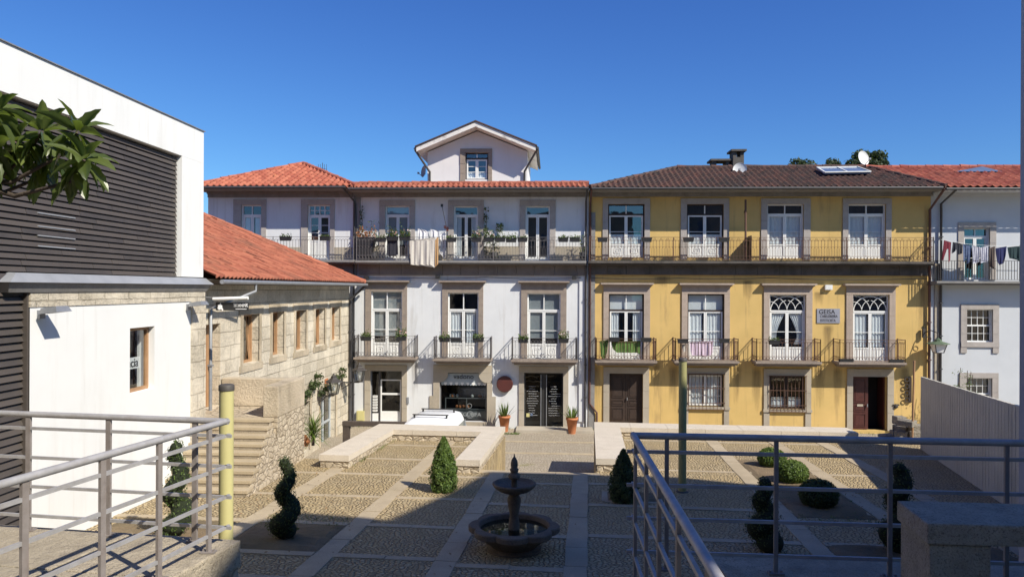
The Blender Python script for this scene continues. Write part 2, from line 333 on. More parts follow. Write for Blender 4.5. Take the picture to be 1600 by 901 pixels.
MT = dict(
    white=M('white_stucco', (.69, .70, .71), (.63, .64, .65), 1.2, .9, .25, 60, runs=(.34, .31, .27), stain=(.36, .31, .26), stain_amt=.5, stain_lo=.55),
    white_blue=M('pale_stucco', (.55, .57, .60), (.51, .53, .56), 1.2, .9, .2, 60, stain=(.45, .44, .42), stain_amt=.25),
    white_clean=M('white_render', (.76, .76, .745), (.72, .72, .705), .8, .85, .1, 80, runs=(.5, .47, .42), stain=(.55, .52, .47), stain_amt=.3),
    dormer_white=M('dormer_stucco', (.71, .69, .69), (.66, .64, .645), 1.0, .9, .2, 60, stain=(.5, .44, .4), stain_amt=.25),
    yellow=M('yellow_stucco', (.61, .425, .155), (.55, .375, .13), .9, .9, .25, 60, runs=(.22, .15, .08), stain=(.26, .17, .09), stain_amt=.75, stain_lo=.56, big=(.68, .46, .17)),
    granite=M('granite_trim', (.33, .27, .22), (.26, .21, .175), 5, .9, .4, 40, speck=(.16, .13, .11), stain=(.15, .13, .11), stain_amt=.4),
    granite_grey=M('granite_grey', (.27, .26, .25), (.22, .21, .20), 5, .9, .4, 40, speck=(.14, .13, .12), stain=(.10, .09, .08), stain_amt=.5),
    granite_pale=M('granite_pale', (.42, .36, .28), (.34, .30, .24), 4, .9, .5, 35, speck=(.22, .18, .14), big=(.46, .41, .33)),
    granite_dark=M('granite_dark', (.20, .148, .10), (.13, .093, .062), 6, .85, .5, 30, speck=(.04, .04, .04)),
    slab=M('granite_slab', (.54, .465, .345), (.36, .305, .225), 7, .94, 1.0, 22, speck=(.17, .14, .10), big=(.38, .325, .24), stain=(.16, .135, .10), stain_amt=.6, stain_sc=(2.6, 2.6, 2.6), stain_lo=.5, bdist=.03),
    course=m_ashlar('stone_course', (0, 2), (.26, .23, .20), (.20, .18, .16), (.08, .07, .06), 1, .95, 1.4, .03, .4),
    ashlar=m_ashlar('stone_ashlar', (1, 2), (.53, .465, .36), (.66, .59, .475), (.36, .31, .235)),
    ashlar_x=m_ashlar('stone_ashlar_front', (0, 2), (.42, .35, .26), (.50, .43, .33), (.22, .18, .13)),
    rubble_fine=m_rubble('small_rubble', (.46, .38, .27), (.60, .51, .38), (.27, .215, .15), 4.6, .6),
    coping=M('coping_granite', (.67, .595, .485), (.56, .495, .40), 3, .9, .6, 30, speck=(.36, .30, .22), big=(.58, .51, .41)),
    riser=M('riser_granite', (.36, .30, .22), (.27, .225, .165), 4, .95, .8, 25, speck=(.10, .08, .06)),
    granite_light=M('granite_light', (.43, .39, .36), (.37, .335, .31), 5, .9, .4, 40, speck=(.24, .21, .19), stain=(.22, .19, .17), stain_amt=.4),
    granite_pink=M('granite_pink', (.45, .365, .30), (.38, .31, .255), 5, .9, .4, 40, speck=(.22, .17, .14), stain=(.18, .14, .12), stain_amt=.4),
    course_dark=M('stained_course', (.135, .118, .105), (.095, .083, .075), 3, .95, .5, 30, speck=(.05, .045, .04), stain=(.03, .028, .025), stain_amt=.8, stain_sc=(1.3, 1.3, .8), stain_lo=.48),
    course_brown=M('brown_course', (.235, .20, .17), (.18, .15, .13), 3, .95, .5, 30, speck=(.10, .085, .07), stain=(.07, .06, .05), stain_amt=.6, stain_sc=(1.3, 1.3, .8)),
    granite_warm=M('granite_warm', (.52, .435, .31), (.40, .33, .235), 4, .94, 1.0, 18, stain=(.17, .14, .10), stain_amt=.55, stain_sc=(1.6, 1.6, 1.2), stain_lo=.48, speck=(.24, .19, .14), big=(.66, .56, .42), bdist=.04),
    rubble=m_rubble('rubble_stone', (.36, .29, .21), (.50, .43, .33), (.15, .12, .09), 3.0),
    plaza=m_cobble('plaza_cobble', (.55, .415, .225), (.70, .565, .34), (.20, .14, .075), 12.0, 1.0, .042, (1, 1.3, 1), big=(.60, .455, .235)),
    street=m_cobble('street_setts', (.40, .335, .25), (.52, .45, .35), (.22, .18, .13), 9.0, .6, .03, (1, 1.5, 1), moss=(.24, .22, .09)),
    soil=M('soil', (.20, .14, .08), (.29, .21, .12), 4, 1, .9, 22, big=(.12, .10, .05), bdist=.05),
    band=M('paving_granite', (.50, .41, .275), (.40, .325, .22), 2.5, .9, .5, 30, speck=(.24, .19, .13), big=(.36, .29, .19)),
    tile_old=M('old_clay_tile', (.31, .088, .05), (.22, .062, .037), 2, .88, .3, 30, tint=(.42, .15, .085), stain=(.11, .065, .045), stain_amt=.6, stain_sc=(1.1, 1.1, 1.1), stain_lo=.5),
    tile=M('clay_tile', (.28, .073, .043), (.21, .055, .035), 2, .85, .2, 30, tint=(.40, .14, .085), stain=(.16, .08, .06), stain_amt=.35, stain_sc=(1.2, 1.2, 1.2)),
    tile_bright=M('clay_tile_bright', (.35, .088, .05), (.26, .064, .038), 2, .85, .2, 30, tint=(.48, .165, .095), stain=(.22, .10, .07), stain_amt=.3, stain_sc=(1.5, 1.5, 1.5)),
    tile_dark=M('weathered_tile', (.05, .036, .033), (.085, .05, .042), 1.5, .9, .3, 30, tint=(.14, .06, .045), stain=(.03, .03, .028), stain_amt=.7, stain_sc=(1.1, 1.1, 1.1), stain_lo=.45),
    tile_red=M('red_tile', (.27, .055, .036), (.21, .043, .032), 1.2, .85, .2, 30, tint=(.42, .13, .08), stain=(.12, .04, .03), stain_amt=.6, stain_sc=(.8, .8, .8), stain_lo=.5),
    paint_white=M('white_paint', (.80, .80, .78), (.74, .74, .72), 8, .5, .05, 50),
    paint_grey=M('grey_paint', (.45, .48, .50), (.40, .43, .45), 8, .5),
    wood_dark=M('dark_brown_wood', (.045, .026, .018), (.03, .018, .013), 6, .6, .2, 30),
    wood_red=M('red_wood', (.085, .022, .016), (.06, .016, .013), 6, .5, .15, 30),
    wood_tan=M('oak_wood', (.40, .23, .115), (.32, .18, .09), 5, .55, .2, 25),
    wood_grey=M('weathered_wood', (.10, .075, .06), (.065, .05, .04), 5, .8, .4, 25),
    iron=M('black_iron', (.035, .032, .032), (.055, .045, .04), 20, .6, .1, 60),
    iron_rust=M('rusty_iron', (.09, .055, .04), (.16, .075, .045), 14, .75, .2, 60),
    iron_pale=M('grey_iron', (.16, .15, .15), (.11, .10, .10), 20, .6),
    iron_green=M('green_iron', (.07, .11, .07), (.11, .15, .09), 12, .6),
    rail_paint=M('worn_rail_paint', (.44, .43, .43), (.34, .33, .325), 9, .5, .15, 40, metal=.2, stain=(.26, .21, .17), stain_amt=.5, stain_sc=(6, 6, 6)),
    post_paint=M('worn_post_paint', (.27, .24, .225), (.205, .18, .165), 9, .6, .15, 40, stain=(.16, .10, .07), stain_amt=.6, stain_sc=(7, 7, 3)),
    steel=M('galvanised_rail', (.36, .325, .29), (.25, .215, .185), 9, .55, .15, 40, metal=.25, stain=(.20, .15, .11), stain_amt=.5, stain_sc=(5, 5, 5)),
    pipe=M('dark_pipe', (.05, .05, .055), (.07, .065, .065), 6, .5),
    pipe_grey=M('zinc_pipe', (.33, .34, .36), (.26, .27, .29), 6, .5, metal=.4),
    pipe_brown=M('brown_pipe', (.12, .05, .04), (.08, .04, .035), 6, .6),
    slat=M('dark_slat', (.068, .057, .05), (.05, .043, .038), 3, .55, .1, 30, tint=(.095, .078, .065)),
    zinc=M('zinc_sheet', (.40, .41, .43), (.32, .33, .35), 2, .5, .1, 10, metal=.3),
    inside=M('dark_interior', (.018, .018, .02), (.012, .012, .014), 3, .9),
    curtain=M('white_curtain', (.78, .79, .80), (.70, .71, .73), 10, .9),
    curtain_grey=M('grey_blind', (.30, .32, .33), (.26, .28, .29), 10, .9),
    glass=m_glass('window_glass'), glass_dark=m_glass('shop_glass', (.5, .55, .55), .05),
    water=m_glass('basin_water', (.62, .62, .56), .06),
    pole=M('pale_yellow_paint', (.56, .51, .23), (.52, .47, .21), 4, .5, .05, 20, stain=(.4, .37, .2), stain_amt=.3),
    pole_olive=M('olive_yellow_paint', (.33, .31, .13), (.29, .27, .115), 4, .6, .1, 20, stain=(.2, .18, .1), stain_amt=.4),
    chimney=M('sooty_chimney', (.12, .11, .10), (.085, .078, .07), 3, .95, .5, 25, stain=(.04, .04, .04), stain_amt=.6),  # dark brown-grey with darker blotches
    polecap=M('dark_cap', (.06, .055, .05), (.08, .07, .06), 8, .6),
    concrete=M('grey_concrete', (.55, .52, .44), (.47, .445, .375), 1.5, .9, .4, 20, stain=(.2, .18, .15), stain_amt=.45),
    plaster_shade=M('pale_pillar', (.40, .40, .43), (.36, .36, .39), 2, .9),
    terracotta=M('terracotta', (.50, .19, .08), (.42, .155, .065), 6, .8, .1, 30),
    black=M('black_plastic', (.02, .02, .02), (.03, .03, .03), 10, .5),
    box_black=M('black_trough', (.028, .028, .03), (.02, .02, .022), 10, .6),
    vanpaint=M('white_van_paint', (.82, .83, .84), (.82, .83, .84), 3, .25),
    rubber=M('rubber', (.02, .02, .02), (.025, .025, .025), 10, .8),
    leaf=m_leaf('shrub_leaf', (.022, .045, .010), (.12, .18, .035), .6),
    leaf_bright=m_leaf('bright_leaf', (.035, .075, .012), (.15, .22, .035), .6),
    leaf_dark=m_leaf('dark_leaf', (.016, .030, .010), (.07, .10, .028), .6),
    leaf_loq=m_leaf('glossy_leaf', (.042, .068, .018), (.18, .225, .065), .3, .4),
    leaf_tree=m_leaf('tree_leaf', (.016, .030, .012), (.055, .08, .028), .7, .15),
    leaf_red=m_leaf('reddish_leaf', (.22, .07, .03), (.40, .16, .06), .7),
    flower=m_leaf('petal', (.75, .7, .65), (.6, .2, .2), .7),
    litter=M('dry_leaf', (.22, .13, .06), (.34, .22, .10), 6, .9, tint=(.10, .07, .04)),
    core=M('shrub_core', (.012, .018, .007), (.018, .025, .01), 9, 1),  # near-black solid added inside the shrubs to block see-through
    damp=m_damp('damp_stain', (.13, .09, .055)),
    bark=M('bark', (.10, .075, .055), (.06, .045, .035), 12, .95, .6, 30),
    panel_blue=M('solar_glass', (.10, .14, .22), (.13, .17, .26), 2, .15),
    dish=M('dish_paint', (.72, .72, .70), (.64, .64, .62), 5, .5),
    dish_grey=M('dish_grey', (.22, .22, .25), (.18, .18, .2), 5, .5),
    sign_grey=M('sign_plate', (.30, .31, .36), (.27, .28, .33), 3, .4),
    ink=M('black_ink', (.015, .015, .018)), inkw=M('white_ink', (.85, .85, .85)),
    sign_red=M('maroon_disc', (.10, .025, .02), (.07, .02, .018), 3, .5),
    awning=M('awning_cloth', (.42, .47, .50), (.38, .43, .46), 4, .9),
    stonechip=M('rough_stone', (.34, .30, .24), (.25, .22, .18), 4, .95, 1.0, 12, bdist=.08),
)
def cloth(name, c, c2=None, sc=12, rough=.95): return M(name, c, c2 or tuple(x * .85 for x in c), sc, rough, .2, 40)
# ------------------------------------------------------------------ facade helpers
def PF(u, d, z): return Vector((u, D + d, z))
def rect(px0, px1, py0, py1, Y=D):
    pm = (px0 + px1) / 2; ym = (py0 + py1) / 2
    return F(px0, ym, Y).x, F(px1, ym, Y).x, F(pm, py1, Y).z, F(pm, py0, Y).z
def holed_wall(mb, P, u0, u1, z0, z1, holes, depth=.22, room=1.0, mi_in=1):
    us = sorted({u0, u1} | {h[0] for h in holes} | {h[1] for h in holes})
    zs = sorted({z0, z1} | {h[2] for h in holes} | {h[3] for h in holes})
    for i in range(len(us) - 1):
        for j in range(len(zs) - 1):
            uc = (us[i] + us[i + 1]) / 2; zc = (zs[j] + zs[j + 1]) / 2
            if uc < u0 or uc > u1 or zc < z0 or zc > z1: continue
            if any(h[0] < uc < h[1] and h[2] < zc < h[3] for h in holes): continue
            mb.face([P(us[i], 0, zs[j]), P(us[i + 1], 0, zs[j]), P(us[i + 1], 0, zs[j + 1]), P(us[i], 0, zs[j + 1])])
    for a, b, c, d in [h[:4] for h in holes]:
        mb.face([P(a, 0, c), P(a, depth, c), P(a, depth, d), P(a, 0, d)])
        mb.face([P(b, 0, c), P(b, 0, d), P(b, depth, d), P(b, depth, c)])
        mb.face([P(a, 0, d), P(a, depth, d), P(b, depth, d), P(b, 0, d)])
        mb.face([P(a, 0, c), P(b, 0, c), P(b, depth, c), P(a, depth, c)])
        e = .3; a2, b2, c2, d2 = a - e, b + e, c - .02, d + e
        q = lambda u, dd, z: P(u, dd, z)
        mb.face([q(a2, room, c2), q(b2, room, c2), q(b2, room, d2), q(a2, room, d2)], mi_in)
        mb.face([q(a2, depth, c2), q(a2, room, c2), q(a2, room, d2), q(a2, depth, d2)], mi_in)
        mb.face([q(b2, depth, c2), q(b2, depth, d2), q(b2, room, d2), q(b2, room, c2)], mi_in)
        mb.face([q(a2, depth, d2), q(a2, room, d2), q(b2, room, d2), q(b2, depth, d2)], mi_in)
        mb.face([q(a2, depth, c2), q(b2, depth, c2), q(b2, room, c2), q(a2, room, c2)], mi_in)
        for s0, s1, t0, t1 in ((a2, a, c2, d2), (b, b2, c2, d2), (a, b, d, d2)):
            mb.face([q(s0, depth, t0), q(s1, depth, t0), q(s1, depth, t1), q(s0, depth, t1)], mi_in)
def solid_rest(mb, P, u0, u1, z0, z1, dep):
    mb.face([P(u0, 0, z0), P(u0, 0, z1), P(u0, dep, z1), P(u0, dep, z0)])
    mb.face([P(u1, 0, z0), P(u1, dep, z0), P(u1, dep, z1), P(u1, 0, z1)])
    mb.face([P(u0, dep, z0), P(u0, dep, z1), P(u1, dep, z1), P(u1, dep, z0)])
    mb.face([P(u0, 0, z1), P(u1, 0, z1), P(u1, dep, z1), P(u0, dep, z1)])
def surround(mb, P, o, s, out=.05, inn=.03, sill=0.0, lint=None):
    """o: opening u0,u1,z0,z1; s: outer u0,u1,z0,z1 (z0 ignored unless sill)"""
    zt = o[3]; j = .004
    n = 3
    for a, b in ((s[0], o[0]), (o[1], s[1])):
        cuts = [s[2]] + [s[2] + (zt - s[2]) * (k + rnd.uniform(-.12, .12)) / n for k in range(1, n)] + [zt]
        for k in range(n):
            mb.pbox(P, a, b, -out - rnd.uniform(0, .010), inn, cuts[k] + (j if k else 0), cuts[k + 1] - j)
    mb.pbox(P, s[0] - .0, s[1] + .0, -out - .008, inn, zt, s[3])
    if sill: mb.pbox(P, s[0] - .03, s[1] + .03, -out - .05, inn, o[2] - sill, o[2])
def sur_child(w, o, s, out, mat, P=PF, sill=0.0, extra=None):
    mb = MB(); surround(mb, P, o, s, out, sill=sill)
    if extra: extra(mb)
    return mb.build('surround', MT[mat], w)
def wavy(mb, P, u0, u1, z0, z1, d, folds=6, amp=.03, nz=4, taper=0.0, mi=0, tie=None):
    n = folds * 6; vs = []; ph = rnd.random() * 6
    for j in range(nz + 1):
        t = j / nz; z = z1 + (z0 - z1) * t
        w = 1.0
        if tie: w = tie(t)
        for i in range(n + 1):
            s = i / n
            c = u0 if taper >= 0 else u1
            u = c + (u0 + (u1 - u0) * s - c) * w
            vs.append(P(u, d + amp * math.sin(s * folds * 2 * PI + ph + .4 * math.sin(3 * t + s * 5)) * (.6 + .4 * t), z))
    fs = [(j * (n + 1) + i, j * (n + 1) + i + 1, (j + 1) * (n + 1) + i + 1, (j + 1) * (n + 1) + i) for j in range(nz) for i in range(n)]
    mb.raw(vs, fs, mi, None, True)

def french(parent, P, o, ztr=None, panel=None, style='diamond', fm='paint_white', leaves=2, bars=(.5,), tbars=1, fan=False, curt=None, rec=.13, name='french_door', glass='glass', outer_m=None, tgrid=0, open_leaf=None, cover=None):
    u0, u1, z0, z1 = o; fwid = .055; F_ = MB()
    mi = 1 if outer_m else 0
    mats = [MT[fm]] + ([MT[outer_m]] if outer_m else [])
    d0, d1 = rec, rec + .07
    F_.pbox(P, u0, u0 + fwid, d0, d1, z0, z1, mi); F_.pbox(P, u1 - fwid, u1, d0, d1, z0, z1, mi)
    F_.pbox(P, u0 + fwid, u1 - fwid, d0, d1, z1 - fwid, z1, mi); F_.pbox(P, u0 + fwid, u1 - fwid, d0, d1, z0, z0 + .04, mi)
    a, b = u0 + fwid, u1 - fwid; zb = z0 + .04; zt = z1 - fwid
    G_ = MB(); Pn = MB()
    if ztr:
        F_.pbox(P, a, b, d0 - .01, d1, ztr - .035, ztr + .035, mi)
        ta, tb = ztr + .035, zt
        if fan:
            cu_ = (a + b) / 2; rx = (b - a) / 2 - .02; rz = (tb - ta) - .03
            pt = lambda x, z: P(x, d0 + .02, z)
            arc = lambda cx, rx_, rz_, a0, a1: [pt(cx + rx_ * math.cos(a0 + (a1 - a0) * i / 14), ta + rz_ * math.sin(a0 + (a1 - a0) * i / 14)) for i in range(15)]
            F_.tube(arc(cu_, rx, rz, 0, PI), .02, 4, 0)
            for sx in (-1, 1):
                F_.tube(arc(cu_ + sx * rx, rx * .5, rz * .62, PI / 2 if sx > 0 else PI / 2, PI if sx > 0 else 0), .014, 4, 0)
                F_.tube(arc(cu_ + sx * rx, rx, rz * 1.02, math.radians(62) if sx > 0 else math.radians(118), PI if sx > 0 else 0), .014, 4, 0)
                F_.tube(arc(cu_ + sx * rx * 0, rx * .5, rz * .72, 0 if sx > 0 else PI, math.radians(83) if sx > 0 else math.radians(97)), .014, 4, 0)
        else:
            for k in range(1, tbars + 1):
                uu = a + (b - a) * k / (tbars + 1); F_.pbox(P, uu - .02, uu + .02, d0, d1 - .01, ta, tb)
            if tgrid:
                F_.pbox(P, a, b, d0 + .005, d1 - .015, (ta + tb) / 2 - .012, (ta + tb) / 2 + .012)
        G_.face([P(a, d0 + .045, ta), P(b, d0 + .045, ta), P(b, d0 + .045, tb), P(a, d0 + .045, tb)])
        zt = ztr - .035
    lw = (b - a) / leaves
    for k in range(leaves):
        l0, l1 = a + lw * k + .004, a + lw * (k + 1) - .004; st = .06
        q0, q1 = d0 + .005, d1 - .005
        F_.pbox(P, l0, l0 + st, q0, q1, zb, zt); F_.pbox(P, l1 - st, l1, q0, q1, zb, zt)
        F_.pbox(P, l0 + st, l1 - st, q0, q1, zt - st, zt); F_.pbox(P, l0 + st, l1 - st, q0, q1, zb, zb + st)
        g0 = zb + st
        if panel:
            zp = panel
            F_.pbox(P, l0 + st, l1 - st, q0, q1, zp - .03, zp + .03)
            Pn.pbox(P, l0 + st, l1 - st, q0 + .02, q1 - .01, zb + st, zp - .03)
            x0, x1, y0, y1 = l0 + st + .03, l1 - st - .03, zb + st + .03, zp - .06
            if style == 'diamond':
                def loop(x0, x1, y0, y1, ch, w):
                    mx, my = (x0 + x1) / 2, (y0 + y1) / 2
                    ps = [(x0 + ch, y0), (x1 - ch, y0), (x1, y0 + ch), (x1, y1 - ch), (x1 - ch, y1), (x0 + ch, y1), (x0, y1 - ch), (x0, y0 + ch)]
                    for i in range(8):
                        A, B = ps[i], ps[(i + 1) % 8]
                        Pn.tube([P(A[0], q0 + .015, A[1]), P(B[0], q0 + .015, B[1])], w, 4)
                loop(x0, x1, y0, y1, .004, .014)
                dx, dy = (x1 - x0) * .2, (y1 - y0) * .2
                loop(x0 + dx, x1 - dx, y0 + dy, y1 - dy, min((x1 - x0 - 2 * dx), (y1 - y0 - 2 * dy)) * .22, .014)
                dx, dy = (x1 - x0) * .36, (y1 - y0) * .36
                loop(x0 + dx, x1 - dx, y0 + dy, y1 - dy, .004, .012)
            elif style == 'slats':
                nn = 6
                for i in range(nn):
                    xx = x0 + (x1 - x0) * i / (nn - 1); Pn.pbox(P, xx - .012, xx + .012, q0 + .004, q0 + .03, y0, y1)
            g0 = zp + .03
        g1 = zt - st
        for f in bars:
            zz = g0 + (g1 - g0) * f; F_.pbox(P, l0 + st, l1 - st, q0 + .01, q1 - .02, zz - .012, zz + .012)
        G_.face([P(l0 + st, d0 + .04, g0), P(l1 - st, d0 + .04, g0), P(l1 - st, d0 + .04, g1), P(l0 + st, d0 + .04, g1)])
    fr = F_.build(name, mats, parent)
    G_.build('pane', MT[glass], fr)
    if Pn.f: Pn.build('panel', MT[fm], fr)
    zc = (panel or z0) + .05
    if curt:
        C_ = MB()
        dd = d1 + .03
        if curt == 'full': wavy(C_, P, u0 + .03, u1 - .03, zc, zt - .03, dd, 8, .02)
        elif curt == 'tied':
            m = (u0 + u1) / 2
            tie = lambda t: 1 - .55 * math.sin(min(1, t * 1.25) * PI / 2) if t < .8 else .45 + (t - .8) * 1.0
            wavy(C_, P, u0 + .04, m - .05, zc + .1, zt - .05, dd, 6, .03, 9, 0, 0, tie); wavy(C_, P, m + .08, u1 - .04, zc + .1, zt - .05, dd, 6, .03, 9, -1, 0, tie)
        elif curt == 'sides':
            w = (u1 - u0) * .3
            wavy(C_, P, u0 + .04, u0 + w, zc, zt, dd, 4, .03); wavy(C_, P, u1 - w, u1 - .04, zc, zt, dd, 4, .03)
        elif curt == 'low':
            wavy(C_, P, u0 + .05, u1 - .05, zc, zc + (zt - zc) * .33, dd, 9, .02)
        if cover: C_.pbox(P, u0 + .03, u1 - .03, dd + .02, dd + .03, zt - .02, z1 - fwid)  # pale sheet behind the transom stands in for the reflection in its glass
        if curt == 'halves':
            m = (u0 + u1) / 2
            wavy(C_, P, u0 + .05, m - .12, zc, zt, dd, 4, .025); wavy(C_, P, m + .1, u1 - .15, zc, zt, dd, 4, .025)
        elif curt == 'blind':
            C_.pbox(P, u0 + .02, u1 - .02, dd, dd + .01, zc + (zt - zc) * rnd.uniform(.05, .35), z1 - fwid)
        C_.build('curtain', MT['curtain_grey' if curt == 'blind' else 'curtain'], fr)
    return fr

def railing(mb, pts, zb, h, style='arch', tr=.010, post=True):
    for a, b in zip(pts[:-1], pts[1:]):
        a = Vector((a[0], a[1], 0)); b = Vector((b[0], b[1], 0)); L = (b - a).length; t = (b - a) / L
        ax = Vector((-t.y, t.x, 0))
        at = lambda s, z: Vector((a.x + t.x * s, a.y + t.y * s, zb + z))
        mb.beam(at(0, h), at(L, h), .04, .018); mb.beam(at(0, .06), at(L, .06), .025, .015)
        if style == 'bars':
            n = max(2, round(L / .115))
            for i in range(n + 1): mb.tube([at(L * i / n, .06), at(L * i / n, h)], tr, 4, cap=False)
        else:
            n = max(2, round(L / .135)); w = L / n
            mb.beam(at(0, h - .15), at(L, h - .15), .014, .010); mb.beam(at(0, .22), at(L, .22), .014, .010)
            for i in range(n + 1):
                s = L * i / n
                mb.tube([at(s, .06), at(s, h - .15)], tr, 4, cap=False)
                if i < n:
                    mb.ring(at(s + w / 2, .14), w * .42, tr * .8, ax, 8, 3)
                    mb.ring(at(s + w / 2, h - .15), w * .48, tr * .8, ax, 6, 3, 0, 0, PI)
                    if style == 'arch2':
                        mb.tube([at(s + w / 2, .22), at(s + w / 2, h * .55)], tr * .7, 3, cap=False)
                        mb.ring(at(s + w / 2, h * .55), w * .46, tr * .7, ax, 6, 3, 0, 0, PI)
            if style == 'arch2':
                for i in range(0, n, 2): mb.ring(at(L * i / n + w / 2, h - .08), .045, tr * .7, ax, 7, 3)
        if post:
            for s in (0, L): mb.tube([at(s, 0), at(s, h + .03)], .019, 6)

def tiles(mb, org, du, dv, dn, ufun, vlen, tw=.24, row=.38, amp=.055, seg=6, phase=0.0):
    """pantile roof: org + u*du + v*dv, dn = normal; ufun(v)->(u0,u1)"""
    org = Vector(org); du = Vector(du); dv = Vector(dv); dn = Vector(dn)
    nr = max(1, round(vlen / row)); rh = vlen / nr; st = tw / seg
    for r in range(nr):
        v0 = r * rh - (.03 if r else 0); v1 = (r + 1) * rh
        A0, B0 = ufun(max(0, v0)); A1, B1 = ufun(v1)
        lo = min(A0, A1); hi = max(B0, B1)
        k0 = math.floor((lo - phase) / tw); k1 = math.ceil((hi - phase) / tw)
        for k in range(k0, k1):
            jit = rnd.uniform(-.008, .008) + (.018 if rnd.random() < .01 else 0); base = []; top = []; lip = []
            for i in range(seg + 1):
                u = phase + k * tw + i * st
                hgt = amp * (abs(math.cos(PI * (i / seg))) ** .8 if False else (.5 + .5 * math.cos(2 * PI * i / seg)))
                ua = min(max(u, A0), B0); ub = min(max(u, A1), B1)
                base.append(org + du * ua + dv * (v0) + dn * (hgt + .035 + jit))
                top.append(org + du * ub + dv * v1 + dn * (hgt + .0 + jit))
                lip.append(org + du * ua + dv * (v0) + dn * (hgt - .01 + jit))
            if (base[0] - base[-1]).length < 1e-4 and (top[0] - top[-1]).length < 1e-4: continue
            n = seg + 1; vs = lip + base + top; fs = []
            for i in range(seg):
                fs.append((n + i, n + i + 1, 2 * n + i + 1, 2 * n + i)); fs.append((i, i + 1, n + i + 1, n + i))
            mb.raw(vs, fs, 0, None, True)
def ridge(mb, a, b, r=.10, step=.38):
    a = Vector(a); b = Vector(b); L = (b - a).length; n = max(1, round(L / step))
    for i in range(n):
        jz = Vector((0, 0, rnd.uniform(-.015, .02))); p = a.lerp(b, i / n) + jz; q = a.lerp(b, (i + 1.12) / n) + jz * .3
        mb.tube([p, q], [r * 1.08, r * .92], 8)

def text_mesh(s, size, ext=.004):
    cu_ = bpy.data.curves.new('lettering', 'FONT'); cu_.body = s; cu_.size = size; cu_.extrude = ext; cu_.align_x = 'CENTER'; cu_.align_y = 'CENTER'
    o = bpy.data.objects.new('lettering', cu_); COL.objects.link(o)
    dg = bpy.context.evaluated_depsgraph_get(); dg.update()
    me = bpy.data.meshes.new_from_object(o.evaluated_get(dg))
    bpy.data.objects.remove(o); bpy.data.curves.remove(cu_)
    return me
def text(s, size, mat, loc, rot, parent, name='lettering', sx=1.0):
    me = text_mesh(s, size); me.materials.clear(); me.materials.append(mat)
    Mx = Matrix.Translation(Vector(loc) - parent_loc(parent)) @ rot.to_4x4() @ Matrix.Diagonal((sx, 1, 1, 1))
    me.transform(Mx)
    o = bpy.data.objects.new(name, me); COL.objects.link(o); o.parent = parent
    return o
def parent_loc(p):
    v = Vector((0, 0, 0))
    while p is not None: v += p.location; p = p.parent
    return v
FRONT = Matrix.Rotation(PI / 2, 3, 'X')        # text facing -Y

def leaf_quad(mb, p, nrm, ln, wd, mi=0, tint=None):
    nrm = nrm.normalized(); a = nrm.orthogonal().normalized()
    a = Matrix.Rotation(rnd.uniform(0, 2 * PI), 3, nrm) @ a; b = nrm.cross(a)
    mb.face([p - a * ln / 2, p + b * wd / 2, p + a * ln / 2, p - b * wd / 2], mi, tint)
def rv():
    while True:
        v = Vector((rnd.uniform(-1, 1), rnd.uniform(-1, 1), rnd.uniform(-1, 1)))
        if .05 < v.length < 1: return v.normalized()
def blob_leaves(mb, c, rx, rz, n, ln, wd, mi=0, core=None, shell=.75):
    c = Vector(c)
    for _ in range(n):
        d = rv(); k = rnd.uniform(shell, 1.05)
        p = c + Vector((d.x * rx * k, d.y * rx * k, d.z * rz * k))
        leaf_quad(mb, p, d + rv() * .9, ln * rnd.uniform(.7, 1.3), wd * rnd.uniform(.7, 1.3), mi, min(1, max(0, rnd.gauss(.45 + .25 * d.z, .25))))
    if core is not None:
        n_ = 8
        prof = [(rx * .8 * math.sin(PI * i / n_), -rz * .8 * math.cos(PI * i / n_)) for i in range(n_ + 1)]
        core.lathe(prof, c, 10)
def sprig(mb, base, h, n, spread, ln, wd, mi=0):
    base = Vector(base)
    for i in range(n):
        p = base + Vector((rnd.uniform(-spread, spread), rnd.uniform(-spread * .6, spread * .6), rnd.uniform(0, h)))
        leaf_quad(mb, p, rv(), ln * rnd.uniform(.6, 1.3), wd * rnd.uniform(.6, 1.3), mi)
def blade(mb, p, d, L, w, droop=.5, n=5, mi=0, tint=None):
    p = Vector(p); d = Vector(d).normalized(); side = d.cross(Vector((0, 0, 1)))
    side = side.normalized() if side.length > .05 else Vector((1, 0, 0))
    vs = []; q = p.copy(); t = rnd.random() if tint is None else tint
    for i in range(n + 1):
        s = i / n; ww = w * (.35 + 1.3 * s * (1 - s) * 2) * (1 - s ** 3) / 1.2
        vs += [q - side * ww / 2, q + side * ww / 2]
        q = q + d * L / n; d = (d + Vector((0, 0, -droop / n))).normalized()
    mb.raw(vs, [(2 * i, 2 * i + 1, 2 * i + 3, 2 * i + 2) for i in range(n)], mi, t, True)
